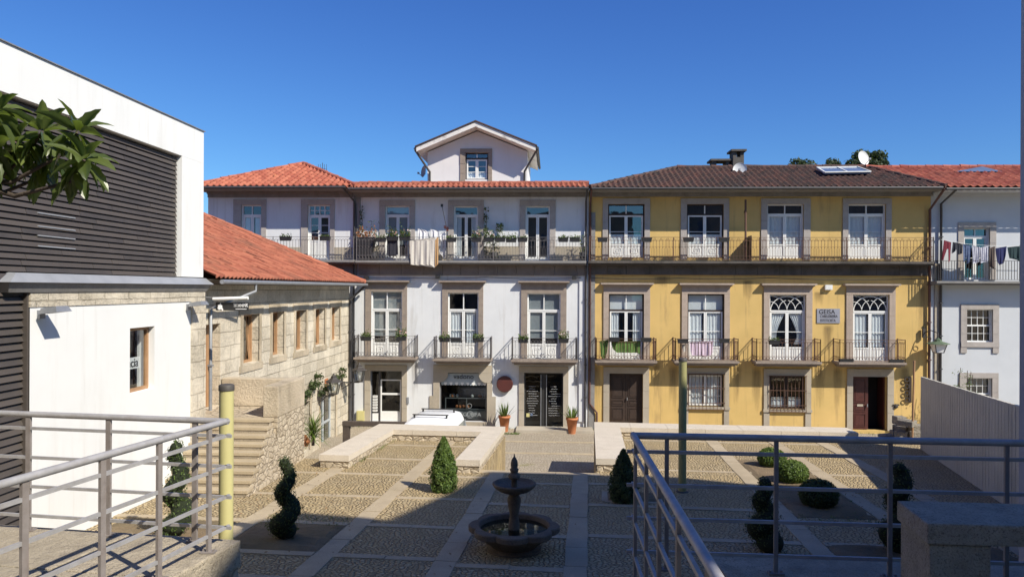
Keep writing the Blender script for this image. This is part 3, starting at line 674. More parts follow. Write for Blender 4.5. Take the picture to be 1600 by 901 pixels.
# ------------------------------------------------------------------ the row of houses across the square
OV = 1.1
YE = D - OV
def solve_ridge(px, py, ze, p, rmax=14):
    r = .2
    while r < rmax:
        z = F(px, py, YE + r).z
        if ze + p * r >= z: break
        r += .02
    return YE + r, ze + p * r
def hip_roof(parent, mat, e0, e1, ze, r0, r1, Yr, zr, left=True, right=True, tw=.24, name='roof', back=None):
    mb = MB(); dv = Vector((0, Yr - YE, zr - ze)); L = dv.length; dv.normalize(); dn = Vector((0, -dv.z, dv.y))
    tiles(mb, (0, YE, ze + .03), (1, 0, 0), dv, dn, lambda v: (e0 + (r0 - e0) * v / L, e1 + (r1 - e1) * v / L), L, tw, .38, .08)
    yb = back or (2 * Yr - YE)
    mb.face([(e0, YE + .02, ze), (e0, yb, ze), (r0, Yr, zr)]); mb.face([(e1, YE + .02, ze), (r1, Yr, zr), (e1, yb, ze)])
    mb.face([(e0, yb, ze), (e1, yb, ze), (r1, Yr, zr), (r0, Yr, zr)])
    if left: ridge(mb, (e0, YE, ze + .06), (r0, Yr, zr + .06))
    if right: ridge(mb, (e1, YE, ze + .06), (r1, Yr, zr + .06))
    if r1 - r0 > .5: ridge(mb, (r0, Yr, zr + .06), (r1, Yr, zr + .06))
    return mb.build(name, MT[mat], parent)
def eave(parent, u0, u1, ze, mat_c, gutter_m, y0=294, y1=308):
    fz = F(750, y1).z
    mb = MB()
    mb.box(u0, u1, D - .07, D + .02, fz, ze - .16)
    mb.box(u0, u1, D - .16, D + .02, ze - .16, ze - .06)
    mb.box(u0, u1, YE + .1, D + .02, ze - .058, ze + .015)
    mb.build('cornice', MT[mat_c], parent)
    g = MB(); g.tube([(u0 + .03, YE - .02, ze - .0), (u1 - .03, YE - .02, ze - .0)], .055, 8); g.build('gutter', MT[gutter_m], parent)
def downpipe(parent, pts, mat, r=.045):
    mb = MB(); mb.tube(pts, r, 8)
    for i in range(len(pts) - 1):
        a, b = Vector(pts[i]), Vector(pts[i + 1])
        k = int((b - a).length / 1.6)
        for j in range(1, k + 1): mb.cbox(a.lerp(b, j / (k + 1)), r * 2.6, r * 2.6, .04)
    return mb.build('downpipe', MT[mat], parent)
def lintel_cornice(mb, s, zc, out=.27):
    mb.box(s[0] - .13, s[1] + .13, D - out, D + .02, zc - .035, zc + .035)
    mb.box(s[0] - .07, s[1] + .07, D - out * .65, D + .02, zc - .09, zc - .037)
def balcony(parent, px0, px1, py_top, py_bot, prot=.75, mat='granite', rail_m='iron', style='arch', h=.92, rpx=None, tr=.010):
    Y = D - prot; pm = (px0 + px1) / 2
    u0, u1 = F(px0, py_top, Y).x, F(px1, py_top, Y).x; zt = F(pm, py_top, Y).z
    mb = MB()
    mb.box(u0, u1, Y, D + .02, zt - .085, zt)
    mb.box(u0 + .05, u1 - .05, Y + .06, D + .02, zt - .15, zt - .087)
    mb.box(u0 + .12, u1 - .12, Y + .25, D + .02, zt - .23, zt - .152)
    b = mb.build('balcony', MT[mat], parent)
    r = MB(); i = .05
    railing(r, [(u0 + i, D - .01), (u0 + i, Y + i), (u1 - i, Y + i), (u1 - i, D - .01)], zt, h, style, tr)
    r.build('railing', MT[rail_m], b)
    return u0, u1, zt, Y

# ---------- yellow house
yx0, yx1 = F(919.5, 480).x, F(1453.5, 480).x
ZE = F(1150, 294, YE).z
house = thing('town_house', 'ochre yellow three-storey town house with dark tiled hip roof and iron balconies', 'house', ((yx0 + yx1) / 2, D, STREET))
Yup = [rect(950, 1007, 319, 403), rect(1073, 1130.5, 319, 403), rect(1198.6, 1255.6, 319, 403.5), rect(1325, 1384, 319, 404)]
Yups = [rect(941.6, 1015.6, 310, 406), rect(1063.5, 1139, 310, 406), rect(1189, 1266, 310, 406), rect(1316.5, 1392.5, 310, 406)]
Ylo = [rect(951, 1006, 459, 563), rect(1074, 1131.5, 459, 564), rect(1202, 1259, 460, 565), rect(1332, 1389, 460, 566)]
Ylos = [rect(942.7, 1015.5, 456, 563), rect(1065, 1140, 456, 564), rect(1193, 1268.7, 456.5, 565), rect(1321.8, 1398.5, 456.5, 566)]
Ygr = [rect(952, 1004.5, 583, 661), rect(1075.5, 1131, 584, 635), rect(1202, 1258, 587, 639), rect(1332, 1386, 588, 672)]
Ygrs = [rect(942.7, 1014, 573, 661), rect(1065, 1139, 574, 669), rect(1193, 1267, 576, 670), rect(1323, 1396, 576, 672)]
mb = MB(); holed_wall(mb, PF, yx0, yx1, STREET - .3, ZE, Yup + Ylo + Ygr, .25); solid_rest(mb, PF, yx0, yx1, STREET - .3, ZE, 7.0)
mb.build('wall', [MT['yellow'], MT['inside']], house)
eave(house, yx0 + .03, yx1 - .03, ZE, 'granite_grey', 'pipe')
Yr, Zr = solve_ridge(1200, 263, ZE, .40)
hip_roof(house, 'tile_dark', yx0 - .02, yx1 + .1, ZE, F(1058, 263, Yr).x, F(1352, 263, Yr).x, Yr, Zr)
YR, ZR = Yr, Zr
def lower_head(s, py):
    def f(mb):
        zc = F(942, py).z; mb.box(s[0], s[1], D - .045, D + .02, s[3] + .003, zc - .09); lintel_cornice(mb, s, zc)
    return f
for i, o in enumerate(Yup):
    om = 'wood_dark' if i < 2 else None
    w = french(house, PF, o, F(978, 335).z, F(978, 382).z, 'diamond' if i < 2 else None, 'paint_white', 2, (.45,), 1, False, 'low' if i < 2 else 'full', rec=.08, outer_m=om)
    sur_child(w, o, Yups[i], .04, 'granite_light')
for i, o in enumerate(Ylo):
    w = french(house, PF, o, F(978, 484.5).z, F(978, 541).z, 'diamond' if i < 2 else 'slats', 'paint_white', 2, (.45,), 1, i >= 2, ['sides', 'halves', 'tied', 'halves'][i], rec=.07, cover=(i < 2), outer_m='wood_dark' if i < 2 else None)
    sur_child(w, o, Ylos[i], .05, 'granite_pink', extra=lower_head(Ylos[i], 443))
# ground floor: doors and barred windows
def door(parent, P, o, mat, rec=.16, leaves=2, name='door', open_right=False, handle=True):
    u0, u1, z0, z1 = o; mb = MB(); w = (u1 - u0) / leaves
    for k in range(leaves):
        a, b = u0 + w * k + .006, u0 + w * (k + 1) - .006
        if open_right and k == leaves - 1: continue
        mb.pbox(P, a, b, rec, rec + .05, z0 + .02, z1 - .02)
        hgt = z1 - z0
        for f0, f1 in ((.05, .30), (.34, .46), (.50, .94)):
            x0, x1, y0, y1 = a + .1, b - .1, z0 + hgt * f0, z0 + hgt * f1
            for q in ((x0, x1, y0, y0 + .03), (x0, x1, y1 - .03, y1), (x0, x0 + .03, y0 + .032, y1 - .032), (x1 - .03, x1, y0 + .032, y1 - .032)):
                mb.pbox(P, q[0], q[1], rec - .022, rec + .002, q[2], q[3])
            mb.pbox(P, x0 + .07, x1 - .07, rec - .015, rec + .002, y0 + .07, y1 - .07)
    if open_right:
        k = leaves - 1; b = u1 - .006
        mb.pbox(P, b - .05, b, rec + .05, rec + w, z0 + .02, z1 - .02)
    dr = mb.build(name, MT[mat], parent)
    if handle:
        hb = MB(); m = (u0 + u1) / 2; c = P(m + .06 if not open_right else m - .06, rec - .06, z0 + 1.05)
        hb.cbox(c, .03, .05, .12); hb.build('handle', MT['pipe_grey'], dr)
    return dr
d1 = door(house, PF, Ygr[0], 'wood_dark'); sur_child(d1, Ygr[0], Ygrs[0], .05, 'granite_pale')
d4 = door(house, PF, Ygr[3], 'wood_red', open_right=True); sur_child(d4, Ygr[3], Ygrs[3], .05, 'granite_pale')
lb = MB(); u0, u1, z0, z1 = Ygr[3]; lb.pbox(PF, u0 + .25, u0 + .5, .135, .15, z0 + 1.0, z0 + 1.09); lb.build('letter_flap', MT['granite_pale'], d4)
for i in (1, 2):
    u0, u1, z0, z1 = Ygr[i]
    w = french(house, PF, Ygr[i], None, None, None, 'paint_white' if i == 1 else 'wood_dark', 2, (.3, .65), 1, False, 'halves' if i == 1 else 'low', rec=.12, name='barred_window', outer_m='wood_dark')
    sur_child(w, Ygr[i], Ygrs[i], .05, 'granite_pale', sill=.12)
    g = MB(); n = 11; e = .10
    for k in range(n):
        x = u0 - .02 + (u1 - u0 + .04) * k / (n - 1)
        g.tube([(x, D - e, z0 - .12), (x, D - e, z1 + .03)], .012, 4)
    for zz in (z0 - .1, z0 + .18, (z0 + z1) / 2 + .1, z1 + .01):
        g.beam((u0 - .04, D - e, zz), (u1 + .04, D - e, zz), .03, .022)
        for x in (u0 - .03, u1 + .03): g.beam((x, D - e, zz), (x, D - .0, zz), .022, .022)
    if i == 2:
        for k in range(n - 1):
            x = u0 + (u1 - u0) * (k + .5) / (n - 1); g.ring((x, D - e - .02, z0 + .02), .05, .009, (0, 1, 0), 8, 3)
    g.build('window_grille', MT['iron_rust'], w)
for px0, px1, pt in ((930, 1027, 563.5), (1054, 1155.5, 564), (1181, 1284.6, 565), (1311, 1417, 566)):
    balcony(house, px0, px1, pt, pt + 5, rail_m='iron_rust', style='arch', h=.93, mat='granite')
# long first floor gallery
def gallery(parent, px0, px1, py, prot=.6, zc_py=(412, 430), mat='granite_grey', rail_m='iron_rust', style='arch2', h=1.0, sides=(True, True), course='course_brown'):
    Y = D - prot; u0, u1 = F(px0, py, Y).x, F(px1, py, Y).x; zt = F((px0 + px1) / 2, py, Y).z
    mb = MB(); mb.box(u0, u1, Y, D + .02, zt - .10, zt); mb.box(u0, u1, Y + .1, D + .02, zt - .16, zt - .102)
    b = mb.build('gallery', MT[mat], parent)
    za, zb = F((px0 + px1) / 2, zc_py[1]).z, zt - .163
    c = MB(); x = u0 + .01
    while x < u1 - .02:
        x2 = min(u1 - .01, x + rnd.uniform(.75, 1.15)); c.box(x, x2 - .012, D - .10 - rnd.uniform(0, .012), D + .02, za, zb); x = x2
    c.build('string_course', MT[course], parent)
    r = MB(); pts = [(u0 + .04, Y + .04), (u1 - .04, Y + .04)]
    if sides[0]: pts = [(u0 + .04, D - .01)] + pts
    if sides[1]: pts = pts + [(u1 - .04, D - .01)]
    railing(r, pts, zt, h, style, .009)
    n = int((u1 - u0) / 1.7)
    for k in range(1, n): xx = u0 + (u1 - u0) * k / n; r.tube([(xx, Y + .04, zt), (xx, Y + .04, zt + h)], .018, 6)
    r.build('railing', MT[rail_m], b)
    return u0, u1, zt, Y
yg = gallery(house, 919.5, 1461, 407.8, sides=(False, True), course='course_dark', mat='course_dark')
# corner stones, plinth, chimneys
mb = MB(); z = STREET - .1; k = 0
while z < ZE - .9:
    hh = rnd.uniform(.5, .75); mb.box(yx0 + .012, yx0 + .28, D - .035 - rnd.uniform(0, .01), D + .01, z + .006, min(z + hh, ZE - .9)); z += hh
mb.build('corner_pilaster', MT['granite_grey'], house)
def chimney(parent, px0, px1, py0, py1, cap0, cap1, capy, Y, slots=True):
    a, b, z0, z1 = rect(px0, px1, py0, py1, Y); mb = MB()
    mb.box(a, b, Y, Y + .7, z0 - 1.2, z1 - .28)
    for q0, q1 in ((a, a + .16), (b - .16, b)): mb.box(q0, q1, Y, Y + .7, z1 - .278, z1 - .02)
    c0, c1 = F(cap0, capy, Y).x, F(cap1, capy, Y).x; mb.box(c0, c1, Y - .12, Y + .82, z1 - .018, z1 + .07)
    return mb.build('chimney', MT['chimney'], parent)
rf = [c for c in house.children if c.name.startswith('roof')][0]
chimney(rf, 1114, 1140, 251, 266, 1110, 1144, 251, YR + .1); chimney(rf, 1145.5, 1162.5, 236, 266, 1142, 1166, 236, YR - .1)
for nm, px in (('downpipe', 919.0), ):
    X = yx0 + .06; downpipe(house, [(X, YE + .02, ZE - .02), (X, D - .09, ZE - .5), (X, D - .09, STREET + 1.15), (X + .32, D - .09, STREET + .75), (X + .32, D - .09, STREET)], 'pipe_brown')
X = yx1 - .08; downpipe(house, [(X + .12, YE + .02, ZE - .02), (X, D - .1, ZE - .8), (X, D - .1, STREET)], 'pipe_brown', .055)
# rusty post and brown divider on the gallery
p = F(1165, 312, D - .5); q = F(1165, 405, D - .5)
mb = MB(); mb.tube([(q.x, D - .5, yg[2]), (p.x, D - .5, p.z)], .045, 6); mb.tube([(p.x, D - .5, p.z - .35), (p.x + .05, D - .05, p.z - .5)], .02, 5)
o = mb.build('rusty_post', MT['iron_rust'], house)
mb = MB(); x = F(1166, 390).x; mb.box(x + .05, x + .09, D - .55, D - .02, yg[2] + .01, yg[2] + 1.08); mb.build('balcony_divider', MT['wood_dark'], house)
hx = F(1362, 400).x
# ---------- right pale house
rx0, rx1 = yx1 + .01, F(1760, 450).x
rhouse = thing('town_house', 'pale blue-white house with red tiled roof, clothes-hung balcony and sash windows', 'house', ((rx0 + rx1) / 2, D, STREET))
Ro = [rect(1505.6, 1546, 356, 437), rect(1510, 1550.6, 483, 534), rect(1509.5, 1549.5, 590, 641)]
Rs = [rect(1496.6, 1555.6, 347, 437), rect(1500.7, 1560, 475, 543), rect(1498.7, 1559, 582, 650)]
# the same sequence of windows further along the wall
mb = MB(); holed_wall(mb, PF, rx0, rx1, STREET - .3, ZE, Ro, .2); solid_rest(mb, PF, rx0, rx1, STREET - .3, ZE, 7.0)
mb.build('wall', [MT['white_blue'], MT['inside']], rhouse)
eave(rhouse, rx0 + .03, rx1, ZE - .05, 'white_blue', 'pipe')
def r_extra(o, s):
    def f(mb):
        mb.box(s[0], s[1], D - .07, D + .02, s[2] + .03, o[2])
        for a, b in ((s[0], o[0]), (o[1], s[1])): mb.box(a, b, D - .052, D + .02, s[2] - .22, s[2] + .028)
    return f
w = french(rhouse, PF, Ro[0], F(1525, 369).z, None, None, 'paint_white', 2, (.5,), 1, False, None)
sur_child(w, Ro[0], Rs[0], .04, 'granite_light')
for o, s in zip(Ro[1:], Rs[1:]):
    u0, u1, z0, z1 = o; f = MB(); st = .05
    for k, (a, b) in enumerate(((z0, (z0 + z1) / 2 + .02), ((z0 + z1) / 2 - .02, z1))):
        dd = .10 + .05 * k
        for q in ((u0, u0 + st, a, b), (u1 - st, u1, a, b), (u0 + st, u1 - st, a, a + st), (u0 + st, u1 - st, b - st, b)): f.pbox(PF, q[0], q[1], dd, dd + .045, q[2], q[3])
        for i in range(1, 4): x = u0 + st + (u1 - u0 - 2 * st) * i / 4; f.pbox(PF, x - .01, x + .01, dd + .01, dd + .03, a + st, b - st)
        zz = (a + b) / 2; f.pbox(PF, u0 + st, u1 - st, dd + .012, dd + .028, zz - .01, zz + .01)
    f.pbox(PF, u0 - .02, u1 + .02, -.05, .1, z0 - .04, z0 - .002)
    w = f.build('sash_window', MT['paint_white'], rhouse); sur_child(w, o, s, .05, 'granite_light', extra=r_extra(o, s))
    g = MB(); g.face([PF(u0, .17, z0), PF(u1, .17, z0), PF(u1, .17, z1), PF(u0, .17, z1)]); g.build('pane', MT['glass'], w)
mb = MB(); Yb = D - .7; u0 = F(1464, 439.5, Yb).x; zt = F(1530, 439.0, Yb).z
mb.box(u0, rx1, Yb, D + .02, zt - .09, zt); mb.box(u0, rx1, Yb + .1, D + .02, zt - .16, zt - .093)
b = mb.build('balcony', MT['granite_grey'], rhouse)
r = MB(); railing(r, [(u0 + .04, D - .01), (u0 + .04, Yb + .04), (rx1, Yb + .04)], zt, .84, 'bars', .012); r.build('railing', MT['iron'], b)
RB = (u0, zt, Yb)
mb = MB(); za = F(1530, 447.5).z
mb.box(rx0 + .3, rx1, D - .05, D + .02, za - .12, zt - .163); mb.build('string_course', MT['white_blue'], rhouse)
Xc = F(1462, 450).x
mb = MB(); z = STREET
while z < RB[1] + .2:
    hh = rnd.uniform(.45, .8); mb.box(Xc - .05, Xc + .17, D - .045 - rnd.uniform(0, .01), D + .01, z + .006, z + hh); z += hh
mb.build('corner_pilaster', MT['granite_pale'], rhouse)
Xp = F(1468.5, 400).x
downpipe(rhouse, [(Xp + .15, YE + .02, ZE - .04), (Xp, D - .1, ZE - .55), (Xp, D - .1, STREET)], 'pipe', .05)
Yr2, Zr2 = solve_ridge(1500, 263, ZE, .40)
hip_roof(rhouse, 'tile_red', yx1 + .12, rx1, ZE - .01, F(1352, 263, Yr2).x, rx1, Yr2, Zr2, left=False, right=False, tw=.30)
rr = [c for c in rhouse.children if c.name.startswith('roof')][0]
sk = MB(); ap = F(1535, 260, Yr2 - .6); a = F(1492, 268, Yr2 - 1.1); b_ = F(1566, 268, Yr2 - 1.1); yb = Yr2 + .2
base = [(a.x, a.y, a.z), (b_.x, b_.y, b_.z), (b_.x, yb, a.z), (a.x, yb, a.z)]
for i in range(4): sk.face([base[i], base[(i + 1) % 4], (ap.x, ap.y, ap.z)])
sk.build('skylight', MT['panel_blue'], rr)

# ---------- centre white house
cx0, cx1 = F(551.5, 480).x, yx0 - .01
ZC = F(735, 294.5, YE).z
chouse = thing('town_house', 'white three-storey house with gabled attic room and ground-floor bakery shop window', 'house', ((cx0 + cx1) / 2, D, STREET))
Cup = [rect(602, 640, 321.5, 403.5), rect(709, 747, 322, 404), rect(821, 859, 322, 405)]
Cups = [rect(593, 648.5, 313, 406), rect(700, 756, 313, 406), rect(812, 868, 313, 406)]
Clo = [rect(580, 628.4, 455, 560), rect(700, 747.7, 457, 561), rect(824, 875.7, 458, 563)]
Clos = [rect(571, 636, 453, 560), rect(690.8, 755, 454, 561), rect(814, 885, 454, 563)]
Cgr = [rect(579, 628, 579, 660), rect(687, 761, 582, 658), rect(818.8, 880, 582, 670)]
Cgrs = [rect(570, 636, 570, 662), rect(677, 769, 570, 660), rect(810.7, 888, 572, 672)]
mb = MB(); holed_wall(mb, PF, cx0, cx1, STREET - .3, ZC, Cup + Clo + Cgr, .25); solid_rest(mb, PF, cx0, cx1, STREET - .3, ZC, 7.0)
mb.build('wall', [MT['white'], MT['inside']], chouse)
eave(chouse, cx0 + .03, cx1 - .03, ZC, 'granite_grey', 'pipe')
Yc, Zc = solve_ridge(880, 288.3, ZC, .34)
hip_roof(chouse, 'tile', cx0 - .02, cx1 - .05, ZC, cx0 - .02, cx1 - .05, Yc, Zc, left=False, right=False, tw=.22)
mb = MB(); mb.box(cx0, cx1, Yc + .15, D + 6.9, ZC - .05, Zc - .1); mb.build('flat_roof', MT['concrete'], chouse)
mb = MB()
# shop window surround with shouldered corners
o, s = Cgr[1], Cgrs[1]
sh = F(720, 597).z; st2 = F(720, 622).z
for sx, (a, b) in ((1, (s[0], o[0])), (-1, (o[1], s[1]))):
    mb.box(a, b, D - .05, D + .03, s[2], sh)
    ex = -.16 if sx > 0 else .16
    mb.box(min(a, a + ex) if sx > 0 else b, max(a - .002, a + ex) if sx > 0 else b + ex, D - .046, D + .02, s[2], st2 + .1)
mb.box(s[0], s[1], D - .05, D + .03, sh + .003, o[3] - .0)if False else None
q = [(o[0], sh + .0)]
for sx in (1, -1):
    e = o[0] if sx > 0 else o[1]; outx = s[0] if sx > 0 else s[1]
    pts = [(outx, sh + .003), (e + sx * .02, sh + .003)]
    for i in range(1, 8):
        a = PI / 2 * i / 7; pts.append((e + sx * (.02 + .34 * math.sin(a)), sh + .003 + .36 * (1 - math.cos(a))))
    pts += [(e + sx * .36, o[3] + .0), (outx, o[3] + .0)]
    if sx < 0: pts = pts[::-1]
    mb.prism(pts, lambda x, z: Vector((x, D + .03, z)), lambda x, z: Vector((x, D - .055, z)))
mb.box(s[0], s[1], D - .058, D + .03, o[3] + .003, s[3])
mb.box(s[0] - .15, s[1] + .15, D - .1, D + .03, s[2] - .35, o[2] - .003)
shop_surround = mb
for i, o in enumerate(Cup):
    w = french(chouse, PF, o, F(735, 336).z, None, None, 'paint_white', 2, () if i == 2 else (.5,), 0, False, [None, 'sides', None][i] if i != 0 else 'blind', rec=.10)
    sur_child(w, o, Cups[i], .04, 'granite_light')
for i, o in enumerate(Clo):
    w = french(chouse, PF, o, F(735, 484).z, F(735, 537).z, 'diamond', 'paint_white', 2, (.42,), 1, False, ['blind', 'halves', 'blind'][i], rec=.07)  # pale curtain and grey blinds partly stand in for reflections on these panes
    sur_child(w, o, Clos[i], .05, 'granite', extra=lower_head(Clos[i], 440.5))
for px0, px1, pt in ((552, 649.5, 558.5), (676, 768, 561), (798, 903, 562.5)):
    balcony(chouse, px0, px1, pt, pt + 5, rail_m='iron_pale', style='arch', h=.93, mat='granite')
cg = gallery(chouse, 555, 916, 406.8, rail_m='iron_pale', sides=(False, False), mat='granite_grey')
mb = MB(); zd = F(735, 385).z
xs = [cx0 + .35] + sum([[s[0], s[1]] for s in Cups], []) + [cx1 - .1]
for i in range(0, len(xs), 2): mb = MB(); mb.box(xs[i] + .005, xs[i + 1] - .005, D - .03, D + .01, cg[2] + .002, zd); mb.build('stone_dado', MT['granite_pale'], chouse)
mb = MB(); mb.box(cx0 + .015, cx0 + .32, D - .06, D + .01, cg[2] + .01, F(556, 309).z); mb.build('corner_pilaster', MT['granite_grey'], chouse)
mb = MB(); X = F(905, 500).x
mb.box(X, X + .32, D - .06, D + .01, STREET + .35, cg[2] - .6); mb.build('corner_strip', MT['white'], chouse)
# glazed entrance with letter boxes
u0, u1, z0, z1 = Cgr[0]; xm = F(592, 620).x; zt_ = F(600, 593).z
mb = MB()
for q in ((u0, u1, z1 - .05, z1), (u0, u0 + .05, z0, z1 - .052), (xm - .04, xm + .04, z0, z1 - .052), (u1 - .05, u1, z0, z1 - .052)): mb.pbox(PF, q[0], q[1], .12, .18, q[2], q[3])
e = mb.build('entrance_screen', MT['pipe'], chouse); sur_child(e, Cgr[0], Cgrs[0], .05, 'granite_pale')
mb = MB(); a, b = xm + .05, u1 - .06; zb = z0 + .05
for q in ((a, a + .05, zb, zt_), (b - .05, b, zb, zt_), (a + .05, b - .05, zt_ - .05, zt_), (a + .05, b - .05, F(600, 617).z, F(600, 614).z), (a + .05, b - .05, zb, F(600, 642.5).z)): mb.pbox(PF, q[0], q[1], .11, .15, q[2], q[3])
mb.pbox(PF, u0 + .06, xm - .05, .11, .15, zb, F(600, 646).z)
dd = mb.build('entrance_door', MT['paint_white'], chouse)
g = MB(); g.face([PF(u0 + .03, .155, z0), PF(u1 - .03, .155, z0), PF(u1 - .03, .155, z1), PF(u0 + .03, .155, z1)]); g.build('pane', MT['glass_dark'], e)
g = MB()
for k in range(6):
    z = F(586, 618 + k * 4.4).z; g.pbox(PF, u0 + .08, xm - .09, .06, .15, z - .085, z, 0); g.pbox(PF, u0 + .1, xm - .11, .055, .062, z - .03, z - .02, 1)
g.build('letter_boxes', [MT['paint_white'], MT['black']], e)
# bakery window
u0, u1, z0, z1 = Cgr[1]
mb = MB(); st = .05
for q in ((u0, u0 + st, z0, z1), (u1 - st, u1, z0, z1), (u0 + st, u1 - st, z1 - st, z1), (u0 + st, u1 - st, z0, z0 + st)): mb.pbox(PF, q[0], q[1], .14, .2, q[2], q[3])
w = mb.build('shop_window', MT['pipe'], chouse); shop_surround.build('surround', MT['granite_pale'], w)
g = MB(); g.face([PF(u0, .17, z0), PF(u1, .17, z0), PF(u1, .17, z1), PF(u0, .17, z1)]); g.build('pane', MT['glass_dark'], w)
mb = MB(); za = F(724, 597.5).z; n = 16; aw0, aw1 = u0 + .05, u1 - .05
mb.hexa([PF(aw0, .10, za), PF(aw1, .10, za), PF(aw1, .14, za), PF(aw0, .14, za), PF(aw0 + .1, .15, z1), PF(aw1 - .1, .15, z1), PF(aw1 - .1, .19, z1), PF(aw0 + .1, .19, z1)])
for k in range(n):
    x0 = aw0 + (aw1 - aw0) * k / n; x1 = aw0 + (aw1 - aw0) * (k + 1) / n
    pts = [(x0, za), (x1, za)] + [((x0 + x1) / 2 + (x1 - x0) / 2 * math.cos(PI * i / 6), za - .08 - .05 * math.sin(PI * i / 6)) for i in range(7)]
    mb.prism(pts[::-1], lambda x, z: PF(x, .13, z), lambda x, z: PF(x, .105, z), k % 2)
aw = mb.build('awning', [MT['awning'], MT['paint_white']], w)
text('vadono', .30, MT['ink'], PF((u0 + u1) / 2, .085, F(724, 588.5).z), Matrix.Rotation(PI / 2 - .06, 3, 'X'), w, 'lettering')
mb = MB(); zc1 = F(724, 623).z; zc0 = z0 + .06; ca = F(695, 630).x; cb = u1 - .08; cm = F(728, 630).x; zs = F(724, 640).z
for x in (ca, cm, cb): mb.pbox(PF, x - .02, x + .02, .25, .28, zc0, zc1)
for z in (zc1, zs, zc0 + .02): mb.pbox(PF, ca - .02, cb + .02, .248, .282, z - .018, z + .018)
mb.pbox(PF, ca, cb, .3, .7, zc0, zc0 + .4)
cc = mb.build('display_counter', MT['pipe_grey'], w)
g = MB()
for k in range(14):
    x = ca + .1 + (cb - ca - .2) * rnd.random(); up = k < 9
    z = zc1 + .02 if up else zs + .02
    g.lathe([(.0, 0), (.05, 0), (.07, .06), (.05, .12), (.02, .14)], PF(x, .35 + rnd.random() * .2, z), 8, rnd.choice((0, 0, 1)))
g.build('cakes', [MT['paint_white'], MT['terracotta']], w)
text('A REGUEIFA', .24, MT['curtain_grey'], PF((ca + cb) / 2 + .05, .155, F(724, 648).z), FRONT, w)
mb = MB(); cxx = PF(F(734, 648).x, .158, F(734, 648.5).z); mb.ring(cxx, .15, .010, (0, 1, 0), 18, 4); mb.ring(cxx, .11, .006, (0, 1, 0), 14, 4)
c2 = PF(F(733, 634).x, .158, F(734, 634.5).z); mb.ring(c2, .10, .010, (0, 1, 0), 14, 4); mb.build('window_emblem', MT['curtain_grey'], w)
# black glazed door with chalked menu
u0, u1, z0, z1 = Cgr[2]; xm = (u0 + u1) / 2
mb = MB()
for a, b in ((u0, xm - .09), (xm + .09, u1)):
    for q in ((a, a + .06, z0, z1), (b - .06, b, z0, z1), (a + .06, b - .06, z1 - .06, z1), (a + .06, b - .06, z0, z0 + .09)): mb.pbox(PF, q[0], q[1], .12, .17, q[2], q[3])
mb.pbox(PF, xm - .085, xm + .085, .13, .16, z0, z1)
dd = mb.build('cafe_door', MT['black'], chouse); sur_child(dd, Cgr[2], Cgrs[2], .05, 'granite_pale')
g = MB(); g.face([PF(u0, .15, z0), PF(u1, .15, z0), PF(u1, .15, z1), PF(u0, .15, z1)]); g.build('pane', MT['glass_dark'], dd)
g = MB()
for sx in (-1, 1): g.tube([PF(xm + sx * .12, .08, z0 + .1), PF(xm + sx * .12, .08, z1 - .1)], .016, 6)
g.build('pull_bar', MT['pipe_grey'], dd)
for a, b in ((u0 + .1, xm - .2), (xm + .2, u1 - .1)):
    for k in range(13):
        z = z1 - .62 - k * .105; x = a + rnd.random() * .15; e_ = b - rnd.random() * .2; pts = []; i = 0; am = rnd.choice((.010, .014, .02))
        while x < e_: pts.append(PF(x, .145, z + (am if i % 2 else -am) * rnd.uniform(.3, 1) * (0 if rnd.random() < .15 else 1))); x += rnd.uniform(.010, .03); i += 1
        if len(pts) > 2: g = MB(); g.tube(pts, .0045, 3); g.build('chalk_line', MT['curtain'], dd)
g = MB(); g.pbox(PF, u0 + .1, u0 + .24, .14, .146, z0 + .5, z0 + .66, 0); g.pbox(PF, u0 + .28, u0 + .38, .14, .146, z0 + .55, z0 + .66, 1); g.build('sticker', [MT['pole'], MT['panel_blue']], dd)
text('76', .26, MT['inkw'], PF(F(866, 668).x, -.02, z0 + .03), FRONT, dd)
# doorstep
mb = MB(); a = F(806, 684, D - .9); b = F(927, 684, D - .9); mb.box(a.x, b.x, D - 1.0, D - .01, STREET - .02, STREET + .12); mb.box(u0 - .2, u1 + .1, D - .55, D - .012, STREET + .121, z0 - .004)
mb.build('doorstep', MT['granite_pale'], chouse)
X = cx1 - .12; downpipe(chouse, [(X, YE + .02, ZC - .02), (X, D - .11, ZC - .45), (X, D - .11, STREET)], 'pipe')
X = F(915.5, 640).x; 
# attic room
YW = D + .4; YG = YW - .75
a0, a1 = F(668, 260, YW).x, F(824, 260, YW).x; apex = F(743, 190.5, YG); el = F(650.5, 229.5, YG); er = F(837, 228, YG); zeav = (el.z + er.z) / 2
pl = (apex.z - el.z) / (apex.x - el.x); pr = (apex.z - er.z) / (er.x - apex.x)
rz = lambda x: apex.z - (pl * (apex.x - x) if x < apex.x else pr * (x - apex.x))
o = rect(727, 763, 238.6, 280.5, YW); s = rect(719, 769, 232.5, 286, YW)
def PD(u, d, z): return Vector((u, YW + d, z))
mb = MB(); zt_ = min(rz(a0), rz(a1)) - .26; zb = Zc - .4
holed_wall(mb, PD, a0, a1, zb, zt_, [o], .15, .8)
mb.face([PD(a0, 0, zt_), PD(a1, 0, zt_), PD(a1, 0, rz(a1) - .25), PD(apex.x, 0, apex.z - .25), PD(a0, 0, rz(a0) - .25)])
dp = 4.5
mb.face([PD(a0, 0, zb), PD(a0, 0, rz(a0) - .25), PD(a0, dp, rz(a0) - .25), PD(a0, dp, zb)]); mb.face([PD(a1, 0, zb), PD(a1, dp, zb), PD(a1, dp, rz(a1) - .25), PD(a1, 0, rz(a1) - .25)])
mb.face([PD(a0, dp, zb), PD(a0, dp, rz(a0)), PD(apex.x, dp, apex.z - .1), PD(a1, dp, rz(a1)), PD(a1, dp, zb)])
